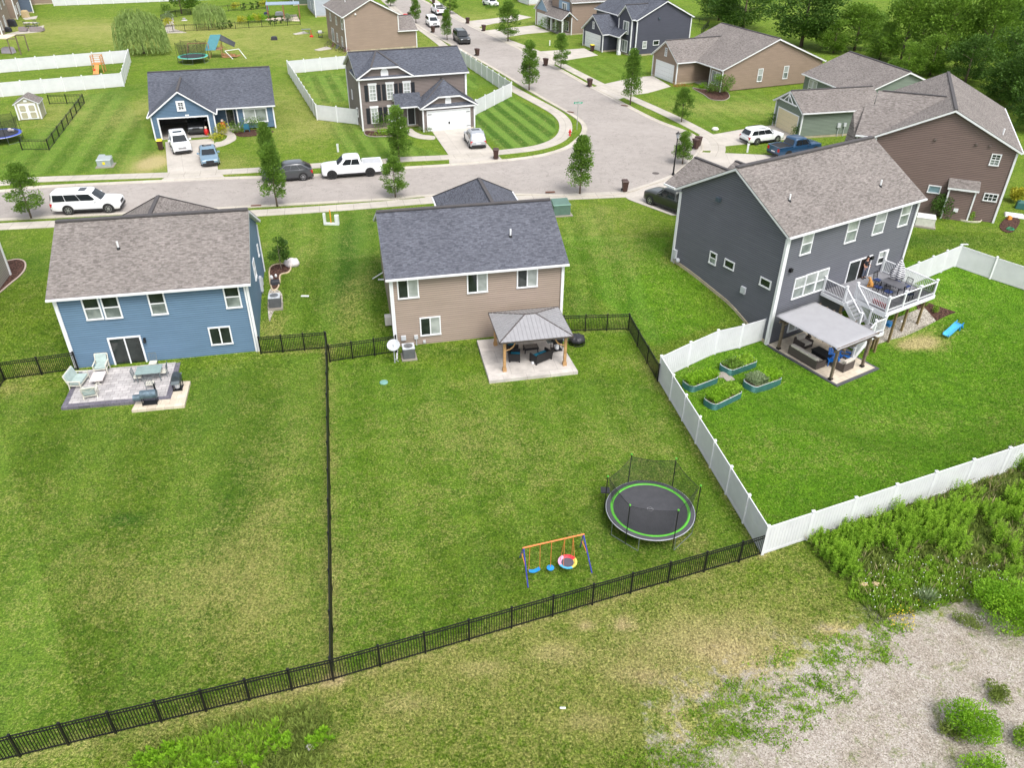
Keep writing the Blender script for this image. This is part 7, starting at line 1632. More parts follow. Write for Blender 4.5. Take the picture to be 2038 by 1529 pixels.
m = MB(); m.box(6.12,6.3,-4.3,-3.2,DZ+.02,DZ+.4); o_ = m.build('planter_box',plain('deep_red',(0.22,0.01,0.02,1),.6),loc=dl(0,0,0),rot=AD,bevel=.02); tag(o_,'red box at the near corner of deck railing','box')
# table and chairs on the deck
tx, ty = dloc(1779,563,DZ+.72); r_ = thing('deck_table','dark rectangular patio table on the deck with umbrella pole','table',dl(tx,ty,DZ),AD-pi/2+.05); m = MB(); m.box(-.78,.78,-.5,.5,.69,.73); m.build('table_top',plain('top_dark_grey',(0.10,0.10,0.11,1),.35),r_,bevel=.01)
for sx in (-1,1):
    for sy in (-1,1): m = MB(); m.bar((sx*.7,sy*.42,0),(sx*.68,sy*.4,.69),.05); m.build('leg',BLACKM,r_)
NAVY = plain('seat_navy',(0.015,0.035,0.13,1),.8)
dc2 = dchair('black framed chair with navy seat at far left of deck table',dl(tx-.95,ty+.5,DZ),AD-pi/2,BLACKM,NAVY,'navy seated chairs round the deck table')
for dx,dy,a_,lb in ((-.95,-.35,-pi/2,'black framed chair with navy seat at near left of deck table'),(.95,.4,pi/2,'black framed chair at far right of deck table'),(.95,-.4,pi/2,'black framed navy chair right side of deck table by the railing'),(0,1.25,pi,'black framed chair at house end of deck table'),(0,-1.3,0,'black framed navy chair nearest the long deck railing')): dup(dc2,dl(tx+dx,ty+dy,DZ),AD+a_,lb)
# zebra patterned umbrella, folded
t = NT('zebra_fabric'); wv = t.n('ShaderNodeTexWave',_Scale=2.2,_Distortion=3.5,wave_type='BANDS',bands_direction='Z'); wv.inputs['Detail'].default_value = 2; t.l(t.coord(),wv.inputs['Vector']); t.out(t.mix(t.math('GREATER_THAN',wv.outputs['Fac'],.55),(0.72,0.72,0.74,1),(0.03,0.03,0.05,1)),.8)
q = gz(1785,551,DZ+.85); r_ = thing('patio_umbrella','folded umbrella with black and white wavy pattern on deck','umbrella',(q.x,q.y,DZ)); m = MB(); rg_ = []
for rr,z_ in ((.42,.85),(.46,1.0),(.40,1.35),(.26,1.75),(.10,2.1),(.03,2.2)): rg_.append([(rr*(1+.22*sin(6*t_))*cos(t_),rr*(1+.22*sin(6*t_))*sin(t_),z_) for t_ in [2*pi*k/36 for k in range(36)]])
m.loft(rg_); m.build('canopy',t.m,r_,smooth=True); m = MB(); m.cyl((0,0,0),(0,0,2.3),.025,n=8); m.build('pole',BLACKM,r_)
# ---------------- skinned figures
def skinned(name, pts, edges, mat, parent=None, sub=2):
    me = bpy.data.meshes.new(name); me.from_pydata([p[:3] for p in pts], edges, []); o = bpy.data.objects.new(name, me); COL.objects.link(o)
    if parent: o.parent = parent
    sk = o.modifiers.new('Skin','SKIN'); sk.use_smooth_shade = True; sb = o.modifiers.new('Sub','SUBSURF'); sb.levels = sb.render_levels = sub
    if not me.skin_vertices: me.skin_vertices.new() if hasattr(me.skin_vertices,'new') else None
    for i,p in enumerate(pts): me.skin_vertices[0].data[i].radius = (p[3],p[3] if len(p) < 5 else p[4])
    me.skin_vertices[0].data[0].use_root = True; me.materials.append(mat); return o
GOLD = plain('dog_gold',(0.50,0.24,0.06,1),.9,var=.35,scale=14)
q = gz(1732,571,DZ); dg = thing('dog','golden curly dog sitting on the deck by the door, back to camera','dog',(q.x,q.y,DZ),AD+.35)
P_ = [(0,-.10,.14,.13),(0,-.02,.28,.135),(0,.08,.44,.12),(0,.13,.55,.085),(0,.17,.66,.095),(0,.27,.65,.055),(0,.34,.63,.035),
 (.10,-.02,.10,.08),(.13,.12,.06,.05),(.13,.22,.03,.035),(-.10,-.02,.10,.08),(-.13,.12,.06,.05),(-.13,.22,.03,.035),
 (.08,.14,.36,.055),(.08,.18,.18,.035),(.08,.20,.03,.035),(-.08,.14,.36,.055),(-.08,.18,.18,.035),(-.08,.20,.03,.035),(0,-.24,.08,.05),(.08,-.40,.06,.045)]
E_ = [(0,1),(1,2),(2,3),(3,4),(4,5),(5,6),(0,7),(7,8),(8,9),(0,10),(10,11),(11,12),(2,13),(13,14),(14,15),(2,16),(16,17),(17,18),(0,19),(19,20)]
skinned('body',P_,E_,GOLD,dg)
for sx in (-1,1): m = MB(); m.ball((sx*.09,.15,.64),.03,.045,.08,8,6); m.build('ear',plain('dog_ear',(0.58,0.34,0.14,1),.9),dg,smooth=True); m = MB(); m.ball((sx*.035,.255,.69),.012,n=6,m=4); m.build('eye',BLACKM,dg)
m = MB(); m.ball((0,.375,.64),.018,n=6,m=4); m.build('nose',BLACKM,dg)
SKIN_ = plain('skin',(0.42,0.22,0.15,1),.6,var=.05)
dxx = DOOR_D[0]*.27+DOOR_D[1]*.73; pr = thing('person','person in dark clothes standing in the open sliding door above the deck','person',dl(dxx,-.17,DZ),AD+pi)
P_ = [(0,0,.92,.125,.10),(0,.0,1.10,.115,.085),(0,0,1.30,.15,.095),(0,0,1.43,.07,.06),(0,.01,1.50,.045),(0,.02,1.585,.075),(0,.015,1.665,.08),
 (.09,0,.86,.085),(.11,.02,.48,.055),(.115,-.01,.09,.036),(.12,.10,.035,.036),(-.09,0,.86,.085),(-.11,.06,.48,.055),(-.115,.0,.09,.036),(-.12,.11,.035,.036),
 (.19,0,1.39,.052),(.25,-.02,1.12,.038),(.24,.10,.90,.027),(-.19,0,1.39,.052),(-.26,.0,1.13,.038),(-.17,.22,1.08,.027)]
E_ = [(0,1),(1,2),(2,3),(3,4),(4,5),(5,6),(0,7),(7,8),(8,9),(9,10),(0,11),(11,12),(12,13),(13,14),(2,15),(15,16),(16,17),(2,18),(18,19),(19,20)]
skinned('body',P_,E_,SKIN_,pr)
DKC = plain('clothes_dark',(0.02,0.022,0.03,1),.85); JEAN = plain('jeans_grey',(0.12,0.14,0.19,1),.9)
skinned('shirt',[(0,0,.93,.14,.115),(0,0,1.12,.13,.10),(0,0,1.32,.165,.11),(0,0,1.42,.08,.07),(.20,0,1.385,.066),(.245,-.01,1.2,.052),(-.20,0,1.385,.066),(-.25,0,1.2,.052)],[(0,1),(1,2),(2,3),(2,4),(4,5),(2,6),(6,7)],DKC,pr)
skinned('trousers',[(0,0,.95,.135,.11),(.095,0,.84,.10),(.112,.02,.48,.072),(.116,-.005,.12,.06),(-.095,0,.84,.10),(-.112,.055,.48,.072),(-.116,.0,.12,.06)],[(0,1),(1,2),(2,3),(0,4),(4,5),(5,6)],JEAN,pr)
m = MB(); m.ball((0,.0,1.70),.088,.095,.075,12,8); m.ball((0,-.03,1.64),.085,.075,.09,12,8); m.build('hair',plain('hair_dark',(0.02,0.014,0.01,1),.7),pr,smooth=True)
for sx,hx,hy,hz in ((1,.235,.115,.88),(-1,-.14,.25,1.07)):
    P_ = [(hx,hy,hz,.024)]; E_ = []
    for f in range(4): fx = hx+(-.024+f*.016); ln_ = (.062,.074,.07,.055)[f]; P_ += [(fx,hy+.012,hz-.05,.009),(fx,hy+.022,hz-.05-ln_*.5,.0085),(fx,hy+.034,hz-.05-ln_,.007)]; b_ = 1+f*3; E_ += [(0,b_),(b_,b_+1),(b_+1,b_+2)]
    P_ += [(hx-sx*.03,hy+.02,hz-.02,.010),(hx-sx*.038,hy+.038,hz-.05,.008)]; E_ += [(0,13),(13,14)]; skinned('hand',P_,E_,SKIN_,pr,1)
for sx in (-1,1):
    m = MB(); m.ball((sx*.028,.088,1.60),.011,n=6,m=4); m.build('eye',BLACKM,pr); m = MB(); m.ball((sx*.078,.01,1.59),.012,.02,.03,6,4); m.build('ear',SKIN_,pr)
    m = MB(); m.ball((sx*.117,.06,.04),.05,.14,.045,10,6); m.build('shoe',BLACKM,pr)
m = MB(); m.loft([[(-.006,.088,1.60),(.006,.088,1.60),(.0,.094,1.60)],[(-.014,.088,1.565),(.014,.088,1.565),(0,.112,1.565)]]); m.build('nose',SKIN_,pr); m = MB(); m.box(-.022,.022,.082,.092,1.535,1.542); m.build('mouth',plain('lip',(0.30,0.08,0.07,1),.5),pr)
# ---------------- raised beds
t = NT('corrugated_teal'); co = t.coord(); sp_ = t.n('ShaderNodeSeparateXYZ'); t.l(co,sp_.inputs[0]); t.out(t.ramp(t.noise(3,4,.6,co),[(0.3,(0.03,0.14,0.13,1)),(0.7,(0.05,0.20,0.19,1))]),.4,.3); t.bump(t.math('SINE',t.math('MULTIPLY',sp_.outputs[2],80.0)),.8,.02); TEALM = t.m
SOIL = plain('soil',(0.16,0.11,0.075,1),.95,var=.3,scale=6)
def rbed(label, a, b, w_, seed, mats, n, hgt_=.35, fill=1.0):
    A = G(*a); B = G(*b); d = (B-A); ln_ = d.length+.12; d.z = 0; d.normalize(); nn_ = Vector((-d.y,d.x,0)); c = (A+B)/2+nn_*(w_/2); z0 = TZ(c.x,c.y); rot = atan2(d.y,d.x)
    r_ = thing('raised_bed', label, 'raised bed', (c.x,c.y,z0), rot); rr = .35; o_ = []
    for cx_,cy_,t0 in ((ln_/2-rr,w_/2-rr,0),(-ln_/2+rr,w_/2-rr,pi/2),(-ln_/2+rr,-w_/2+rr,pi),(ln_/2-rr,-w_/2+rr,1.5*pi)): o_ += [(cx_+rr*cos(t0+k*pi/12),cy_+rr*sin(t0+k*pi/12)) for k in range(7)]
    i_ = [(x*.955,y*.93) for x,y in o_]; TT = lambda x,y: TZ(c.x+d.x*x+nn_.x*y,c.y+d.y*x+nn_.y*y)-z0; m = MB(); m.loft([[(x,y,TT(x,y)-.1) for x,y in o_],[(x,y,TT(x,y)+.42) for x,y in o_],[(x,y,TT(x,y)+.42) for x,y in i_],[(x,y,TT(x,y)+.30) for x,y in i_]],cap=False); m.build('side_wall',TEALM,r_)
    m = MB(); m.tube([(x*.98,y*.97,TT(x,y)+.43) for x,y in o_],.022,5,closed=True); m.build('rim',plain('rim_pale',(0.50,0.55,0.54,1),.4),r_); m = MB(); m.face([(x,y,TT(x,y)+.33) for x,y in i_]); m.build('soil',SOIL,r_)
    r = random.Random(seed)
    for mi,mt in enumerate(mats):
        it = []
        for k in range(n//len(mats)):
            fx = r.uniform(-.47,.47); x = fx*ln_*fill+(1-fill)*ln_*.5; y = r.uniform(-.45,.45)*w_; 
            if len(mats) == 2: x = (abs(fx)*ln_*.95 if mi else -abs(fx)*ln_*.95)*fill
            h_ = hgt_*r.uniform(.2,1); it.append((Vector((x,y,TT(x,y)+.34+h_)),r.uniform(.08,.18),r.random()*.6+.4*h_/hgt_,rv(r)+Vector((0,0,.6))))
        leaves('plants',it,mt,r_)
    return r_
rbed('teal raised bed full of leafy plants, nearest the fence corner',(1377,783),(1431,762),1.05,1,[LF_BR],2600)
rbed('teal raised bed sparsely planted, farthest of the four',(1455,749.5),(1507,729.5),1.0,2,[LF_ST,LF_WD],1900,.22)
rbed('teal raised bed with pale soil at left and tall round plant at right',(1502,783.5),(1556,763),1.0,3,[LF_GY,LF_BR],3400,.55)
rbed('teal raised bed with bright feathery greens, nearest the camera',(1422,819),(1478,792),1.05,4,[LF_BR,LF_WD],2800,.45)
m = MB(); m.box(-.35,.35,-.3,.3,0,.05); m.box(-.1,.5,-.75,-.3,0,.045); o_ = m.build('stepping_stones',CURB,loc=G(1437,747),rot=.3); tag(o_,'two pale stepping slabs between raised beds','paving slab')
# toddler slide
p = G(1893,664); r_ = thing('toddler_slide','blue plastic toddler slide lying on the right lawn','slide',p,RAD(34)); BLP = plain('slide_blue',(0.02,0.25,0.62,1),.35); LB2 = plain('slide_light_blue',(0.08,0.42,0.72,1),.35); m = MB(); rg_ = []
for k in range(9): t_ = k/8; x = -.75+1.25*t_; z = .08+.50*(t_**1.3); rg_.append([(x,-.24,z+.12),(x,-.20,z+.12),(x,-.17,z),(x,.17,z),(x,.20,z+.12),(x,.24,z+.12),(x,.24,z-.04),(x,-.24,z-.04)])
m.loft(rg_); m.build('chute',LB2,r_); m = MB(); m.box(.48,.80,-.24,.24,.5,.56)
for sy in (-1,1): m.bar((.5,sy*.22,.5),(.55,sy*.26,0),.07); m.bar((.78,sy*.22,.5),(1.0,sy*.26,0),.07); m.bar((.62,sy*.24,.56),(.8,sy*.24,.74),.05)
m.bar((.92,-.22,.2),(.92,.22,.2),.05); m.build('ladder_frame',BLP,r_)
m = MB(); m.box(-.22,.22,-.2,.2,0,.35); m.box(-.28,.28,-.26,.26,.35,.40); o_ = m.build('toy_box',BLP,loc=G(1768,651),rot=.6,bevel=.02); tag(o_,'bright blue toy box under the deck on pebbles','toy')
m = MB(); m.ball((0,0,.1),.1,n=10,m=6); o_ = m.build('ball',WHITE,loc=G(1793,643)); tag(o_,'white ball on the pebble bed under deck','ball')
bush('small_plant','small green plant alone in dark mulch behind deck',(1861,622),.5,.6,LF_WD,260,.1,61); bush('small_plant','small green plant by the outer deck post in mulch',(1838,610),.4,.6,LF_WD,200,.1,62)
# ---------------- shed
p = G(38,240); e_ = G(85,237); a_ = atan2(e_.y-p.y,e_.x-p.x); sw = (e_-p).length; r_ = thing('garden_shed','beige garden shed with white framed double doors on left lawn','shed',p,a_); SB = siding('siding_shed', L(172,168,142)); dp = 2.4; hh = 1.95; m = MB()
m.face([(0,0,.05),(sw,0,.05),(sw,0,hh),(sw/2,0,hh+.62),(0,0,hh)]); m.face([(sw,0,.05),(sw,dp,.05),(sw,dp,hh),(sw,0,hh)]); m.face([(0,dp,.05),(0,0,.05),(0,0,hh),(0,dp,hh)]); m.face([(sw,dp,.05),(0,dp,.05),(0,dp,hh),(sw/2,dp,hh+.62),(sw,dp,hh)]); m.build('wall',SB,r_)
m = MB(); mt = MB()
for s0,s1 in (((-.15,hh-.08),(sw/2,hh+.70)),((sw+.15,hh-.08),(sw/2,hh+.70))):
    q = [(s0[0],-.12,s0[1]),(s1[0],-.12,s1[1]),(s1[0],dp+.12,s1[1]),(s0[0],dp+.12,s0[1])]; m.face(q,uv=[(0,0),(0,1.5),(dp,1.5),(dp,0)][::1]); mt.loft([[Vector(v)-Vector((0,0,.02)) for v in q],[Vector(v)-Vector((0,0,.12)) for v in q]])
m.build('roof',SH_BROWN,r_); mt.build('roof_edge',TRIM,r_); m = MB()
for x in (.06,sw-.06): m.box(x-.07,x+.07,-.03,.0,.05,hh)
m.box(sw-.0,sw+.03,dp-.07,dp+.07,.05,hh); m.box(sw/2-.18,sw/2+.18,-.04,0,hh+.12,hh+.34); m.build('trim',TRIM,r_)
for sx in (-1,1):
    m = MB(); c_ = sw/2+sx*sw*.19; w2 = sw*.185; m.box(c_-w2,c_+w2,-.05,0,.12,hh-.05); d_ = m.build('door',TRIM,r_)
    for z in (.55,1.35): m = MB(); m.prism([(x*1.0,y) for x,y in [(c_+w2*.66*max(-1,min(1,1.25*cos(t_))), z+.33*max(-1,min(1,1.25*sin(t_)))) for t_ in [2*pi*k/20 for k in range(20)]]],0,.02); m.v = [Vector((v.x,-.052-v.z,v.y)) for v in m.v]; m.build('door_panel',SB,d_)
# ---------------- other play equipment
p = gz(6,266,1.8); trampoline('blue edged trampoline with net at the left edge below shed',Vector((p.x-.3,p.y,1.0)),2.1,.8,.3,plain('pad_blue',(0.05,0.10,0.50,1),.5),edge=plain('pad_blue',(0.05,0.10,0.50,1),.5),capm=BLACKM,mark=False)
m = MB(); m.ball((0,0,.22),.25,.2,.2,10,6); m.ball((.25,.1,.15),.15,n=8,m=5); o_ = m.build('soft_toy',plain('toy_pale',(0.65,0.6,0.6,1),.9),loc=gz(21,262,1.85)); tag(o_,'pale soft toy heap on blue edged trampoline','toy')
p = gz(384,112,1.8); trampoline('trampoline with dark net and teal ring beyond the blue ranch roof',Vector((p.x,p.y,1.0)),2.2,.85,.6,plain('pad_teal',(0.05,0.45,0.33,1),.5),edge=plain('pad_teal',(0.05,0.45,0.33,1),.5),capm=BLACKM,mark=False,poleh=2.0)
PLW = plain('play_timber',(0.30,0.16,0.08,1),.8,var=.3); TRF = plain('tarp_teal',(0.03,0.17,0.20,1),.5)
p = G(432,113); r_ = thing('play_tower','timber play set with teal tarp roof and slide frame behind blue ranch','play set',p,.2); m = MB()
for x in (-.9,.9):
    for y in (-.9,.9): m.bar((x,y,0),(x,y,2.2),.1)
m.bar((-4.0,0,2.1),(-.9,0,2.1),.12); m.bar((-4.0,0,2.1),(-4.3,1.0,0),.1); m.bar((-4.0,0,2.1),(-4.3,-1.0,0),.1); m.box(-1,1,-1,1,1.2,1.28); m.bar((1,-.9,1.9),(3.0,-.9,.0),.08); m.build('frame',PLW,r_)
m = MB(); m.loft([[(-1.5,-1.1,1.2),(.1,-1.1,1.2),(1.1,.5,3.2),(-.5,.5,3.2)],[(-1.5,-1.06,1.17),(.1,-1.06,1.17),(1.1,.54,3.17),(-.5,.54,3.17)]]); m.build('tarp_roof',TRF,r_); m = MB(); m.loft([[(1.1,.5,3.2),(.8,-.1,2.5),(2.9,-.3,1.5),(3.1,.5,2.0)],[(1.1,.5,3.15),(.8,-.1,2.45),(2.9,-.3,1.45),(3.1,.5,1.95)]]); m.build('tarp_flap',plain('tarp_black',(0.03,0.035,0.04,1),.6),r_)
m = MB(); m.bar((1.5,-1.3,1.1),(2.6,-2.0,0),.08); m.bar((1.5,-1.3,1.1),(3.6,-1.1,1.3),.08); m.bar((3.6,-1.1,1.3),(4.6,-1.9,0),.08); o_ = m.build('ladder_frame',TRIM,r_)
r = random.Random(9); m = MB()
for k in range(16): m.bar((r.uniform(.5,3.6),r.uniform(-1.2,.6),.15+.1*r.random()),(r.uniform(.5,3.6),r.uniform(-1.2,.6),.5*r.random()+.1),.12,.09)
o_ = m.build('timber_pile',plain('timber_orange',(0.42,0.22,0.11,1),.8,var=.4),loc=p,rot=.2); tag(o_,'pile of loose timber at the foot of teal tarp play set','wood pile')
p = G(199,143); r_ = thing('wooden_swing','orange timber climbing frame inside the long white fenced yard','play set',p,.15); OW = plain('cedar_orange',(0.52,0.24,0.07,1),.7,var=.2); m = MB()
for x in (-.7,.7):
    for y in (-.5,.6): m.bar((x,y,0),(x*.9,y,2.3),.1)
m.box(-.75,.75,-.55,.65,1.15,1.22)
for z in (1.5,1.8,2.1,2.3): m.bar((-.7,.6,z),(.7,.6,z),.06); m.bar((-.7,-.5,z),(-.7,.6,z),.06); m.bar((.7,-.5,z),(.7,.6,z),.06)
m.build('frame',OW,r_); m = MB(); m.loft([[(-.3,-.5,1.15),(.3,-.5,1.15),(.3,-.5,1.2),(-.3,-.5,1.2)],[(-.4,-2.0,.1),(.4,-2.0,.1),(.4,-2.0,.15),(-.4,-2.0,.15)]]); m.build('ramp',OW,r_); m = MB(); m.box(-.35,-.1,-1.5,-1.2,.5,.7); m.build('grip',REDP,r_)
# ---------------- odds and ends round the far houses
def lump(name, label, cat, px, w_, d_, h_, mat, rot=0, dz=0.0):
    m = MB(); m.loft([[(-w_/2,-d_/2,0),(w_/2,-d_/2,0),(w_/2,d_/2,0),(-w_/2,d_/2,0)],[(-w_/2*.9,-d_/2*.85,h_*.8),(w_/2*.9,-d_/2*.85,h_*.8),(w_/2*.9,d_/2*.85,h_*.8),(-w_/2*.9,d_/2*.85,h_*.8)],[(-w_/2*.6,-d_/2*.6,h_),(w_/2*.6,-d_/2*.6,h_),(w_/2*.6,d_/2*.6,h_),(-w_/2*.6,d_/2*.6,h_)]]); o = m.build(name,mat,loc=G(*px)+Vector((0,0,dz)),rot=rot,bevel=.04); tag(o,label,cat); return o
DKP = plain('dark_plastic',(0.03,0.032,0.04,1),.6)
lump('storage_box','black low box alone on the grass below planted garden','box',(546,79),1.1,.7,.6,DKP,.2); grill('covered grill with pale lid against pale grey house',G(638,74),.3,plain('grill_pale',(0.5,0.5,0.5,1),.5),DKP,tank=False)
m = MB(); m.lathe([(.35,0),(.3,.25),(.06,.3),(.04,1.1),(.02,1.2)],n=12); o_ = m.build('toy_scooter',REDP,loc=G(620,73)); tag(o_,'red based play toy at corner of pale grey house','toy')
r_ = thing('picnic_table','small grey folding table on slab beside pale grey house','table',G(610,66),.3); m = MB(); m.box(-.8,.8,-.4,.4,.68,.72); m.build('table_top',MG,r_)
for sx in (-1,1): m = MB(); m.bar((sx*.6,-.35,0),(sx*.5,.3,.68),.05); m.bar((sx*.6,.35,0),(sx*.5,-.3,.68),.05); m.build('leg',MG,r_)
r = random.Random(21)
for k in range(5):
    r_ = thing('bicycle',('dark','pinkish red','blue','second dark','second pinkish red')[k]+' bicycle in the cluster along the wall of clay house','bicycle',G(655+k*8.5,93+k*3.5),r.uniform(.6,1.6),'bicycles by clay house wall'); fm = plain('bike_%d' % (k%3),((0.03,0.03,0.04,1),(0.25,0.06,0.12,1),(0.10,0.12,0.30,1))[k%3],.4)
    for x in (-.5,.5): m = MB(); m.tube([(x+.31*cos(t_),0,.33+.31*sin(t_)) for t_ in [2*pi*j/16 for j in range(16)]],.025,4,closed=True); m.build('wheel',RUB,r_)
    m = MB(); m.bar((-.5,0,.33),(-.2,0,.75),.035); m.bar((-.5,0,.33),(-.02,0,.33),.03); m.bar((-.02,0,.33),(-.2,0,.8),.035); m.bar((-.2,0,.75),(.35,0,.8),.035); m.bar((-.02,0,.33),(.35,0,.75),.035); m.bar((.35,0,.85),(.5,0,.33),.035); m.bar((.33,-.28,.95),(.33,.28,.95),.03); m.build('frame',fm,r_); m = MB(); m.box(-.33,-.08,-.07,.07,.82,.87); m.build('saddle',DKP,r_)
# far patio, top left
GR = plain('sofa_grey',(0.26,0.22,0.23,1),.85)
def fsofa(name,label,px,rot,w_): 
    r_ = thing(name,label,'sofa',G(*px,),rot); m = MB(); m.box(-w_/2,w_/2,-.4,.4,.1,.42); m.build('seat',GR,r_,bevel=.03); m = MB(); m.box(-w_/2,w_/2,-.5,-.38,.1,.85); m.build('backrest',GR,r_,bevel=.03)
    for sx in (-1,1): m = MB(); m.box(sx*w_/2-.08,sx*w_/2+.08,-.5,.4,.1,.62); m.build('arm',GR,r_,bevel=.03)
fsofa('outdoor_sofa','grey outdoor sofa on the top left patio, right one',(75,62),.1,2.2); fsofa('outdoor_armchair','grey outdoor armchair on the top left patio, left one',(48,62),.1,1.2)
r_ = thing('patio_table','dark patio table with chairs row at top left patio','table',G(62,53),.1); m = MB(); m.box(-1.1,1.1,-.5,.5,.7,.75); m.build('table_top',plain('ttop',(0.5,0.47,0.42,1),.6),r_)
for sx in (-1,1): m = MB(); m.bar((sx,-.4,0),(sx,-.4,.7),.06); m.bar((sx,.4,0),(sx,.4,.7),.06); m.build('leg',MG,r_)
f0 = None
for k,(px,py) in enumerate(((52,52),(58,56),(66,56),(72,51),(77,50))):
    c_ = dchair('dark chair around top left patio table, position %s from the left' % ('first','second','third','fourth','fifth')[k],G(px,py),k*1.3,DKP,MG,'dark chairs on the top left patio')
lump('grill_cover','black covered grill by grey brown house wall','grill',(25,52),1.6,.8,1.2,DKP); lump('planter','round black covered planter by house wall at patio corner','planter',(17,63),1.0,1.0,.8,DKP)
lump('swing_chair','tan timber swing chair frame by second house','chair',(52,34),1.2,1.0,1.3,plain('swing_tan',(0.45,0.35,0.2,1),.7))
# small pergola/umbrella at far left and pergola by the garden
q = G(10,106); r_ = thing('canopy_gazebo','beige flat canopy on dark posts at left edge by white fence','gazebo',q,.12); m = MB(); m.box(-3.4,1.6,-1.3,2.0,2.35,2.45); m.build('canopy',plain('canopy_beige',(0.66,0.55,0.42,1),.8),r_)
for x in (1.5,2.9):
    for y in (-1.2,1.9): m = MB(); m.box(x-.06,x+.06,y-.06,y+.06,0,2.4); m.build('post',WOOD,r_)
m = MB(); m.box(1.5,3.0,-1.25,-1.15,2.3,2.42); m.box(1.5,3.0,1.85,1.95,2.3,2.42); m.build('beam',WOOD,r_)
lump('covered_furniture','pale and purple covered furniture under beige canopy','furniture',(18,105),1.9,1.0,.9,plain('cover_lilac',(0.35,0.31,0.37,1),.8))
q = G(566,34); r_ = thing('garden_pergola','brown timber pergola with blue grey roof cloth by far garden patio','pergola',q,.25); m = MB(); m.box(-3.2,3.2,-1.8,1.8,2.5,2.62); m.build('roof_cloth',plain('cloth_blue_grey',(0.25,0.32,0.40,1),.8),r_)
for x in (-3,0,3):
    for y in (-1.7,1.7): m = MB(); m.box(x-.09,x+.09,y-.09,y+.09,0,2.5); m.build('post',plain('post_red_brown',(0.26,0.11,0.07,1),.8),r_)
lump('lounger','white covered lounger under the far garden pergola','chair',(556,30),1.6,.8,.7,plain('cover_white',(0.62,0.62,0.66,1),.8),.2); lump('lounger','dark seat with blue cushion beside far garden pergola','chair',(531,33),1.0,.8,.9,plain('cover_navy',(0.03,0.04,0.09,1),.8),.2)
m = MB(); m.cyl((0,0,0),(0,0,2.6),.05,n=6); m.lathe([(.22,.7),(.26,1.0),(.16,1.8),(.04,2.5)],n=10); o_ = m.build('closed_umbrella',plain('umbrella_teal',(0.03,0.30,0.38,1),.8),loc=G(534,28)); tag(o_,'closed teal umbrella at far garden patio','umbrella')
m = MB(); m.lathe([(.55,0),(.5,.08),(.12,.12),(.1,.3),(.3,.36),(.3,.4)],n=16); o_ = m.build('bird_bath',plain('bird_bath_stone',(0.5,0.48,0.5,1),.9),loc=G(367,40)); tag(o_,'pale stone bird bath in planted garden lawn','bird bath')
# ranch porch and garage clutter
def figure(label, p, rot=0, s=1):
    r_ = thing('inflatable_figure',label,'decoration',p,rot); m = MB(); m.lathe([(.16,0),(.26,.15),(.28,.4),(.2,.65),(.1,.72)],n=14); m.build('body',REDP,r_,smooth=True); m = MB(); m.ball((0,0,.82),.16,n=12,m=8); m.build('head',plain('cream',(0.7,0.6,0.5,1),.7),r_,smooth=True); r_.scale = (s,s,s)
hr = H_RANCH
figure('small red stuffed decoration inside open garage at right post', hr.o+hr.u*5.35+hr.v*.6+Vector((0,0,1.05)))
figure('red seat decoration on the porch of blue ranch', hr.o+hr.u*7.1+hr.v*2.4+Vector((0,0,1.14)),0,1.1)
m = MB(); m.box(-.3,.3,-.25,.25,.3,.42); m.box(-.3,.3,.2,.28,.42,.95)
for sx in (-1,1): m.box(sx*.28-.03,sx*.28+.03,-.25,.25,0,.6)
o_ = m.build('porch_chair',plain('chair_teal_blue',(0.03,0.15,0.24,1),.5),loc=G(492,262),rot=hr.t+pi); tag(o_,'teal blue garden chair below ranch front window','chair')
# brown house corner clutter
m = MB(); m.tube([Vector((.35*cos(t_*1.0)*(1-.02*t_),.25*sin(t_),.05+.01*t_)) for t_ in [k*.5 for k in range(30)]],.02,5); o_ = m.build('garden_hose',plain('hose_green',(0.01,0.30,0.13,1),.5),loc=G(2010,458)); tag(o_,'coiled green garden hose on grass by brown house corner','hose')
lump('patio_step','pale stone step at brown house side','step',(2018,430),1.6,1.0,.2,PS,-.4); lump('plant_pot','orange pot beside pale step of brown house','pot',(2008,437),.35,.35,.35,plain('pot_orange',(0.6,0.25,0.04,1),.6)); lump('storage_bench','dark green bench box at far right edge by brown house','bench',(2034,415),1.2,.7,.7,plain('bench_green',(0.03,0.12,0.11,1),.5),-.4)
lump('covered_mower','dark covered object in the mulch beside blue house','cover',(548,566),.7,.5,.35,DKP,.3)
m = MB(); m.ball((0,0,.2),.14,.10,.18,8,5); m.ball((.25,.3,.2),.10,.10,.14,8,5); o_ = m.build('gas_meter',PS,loc=G(541,557)); tag(o_,'white gas meter pipework at side wall of blue house','meter')
lump('side_cushion_bench','small trampoline like toy by white garage of far white house','vehicle',(1030,62),.01,.01,.01,PS) if False else None
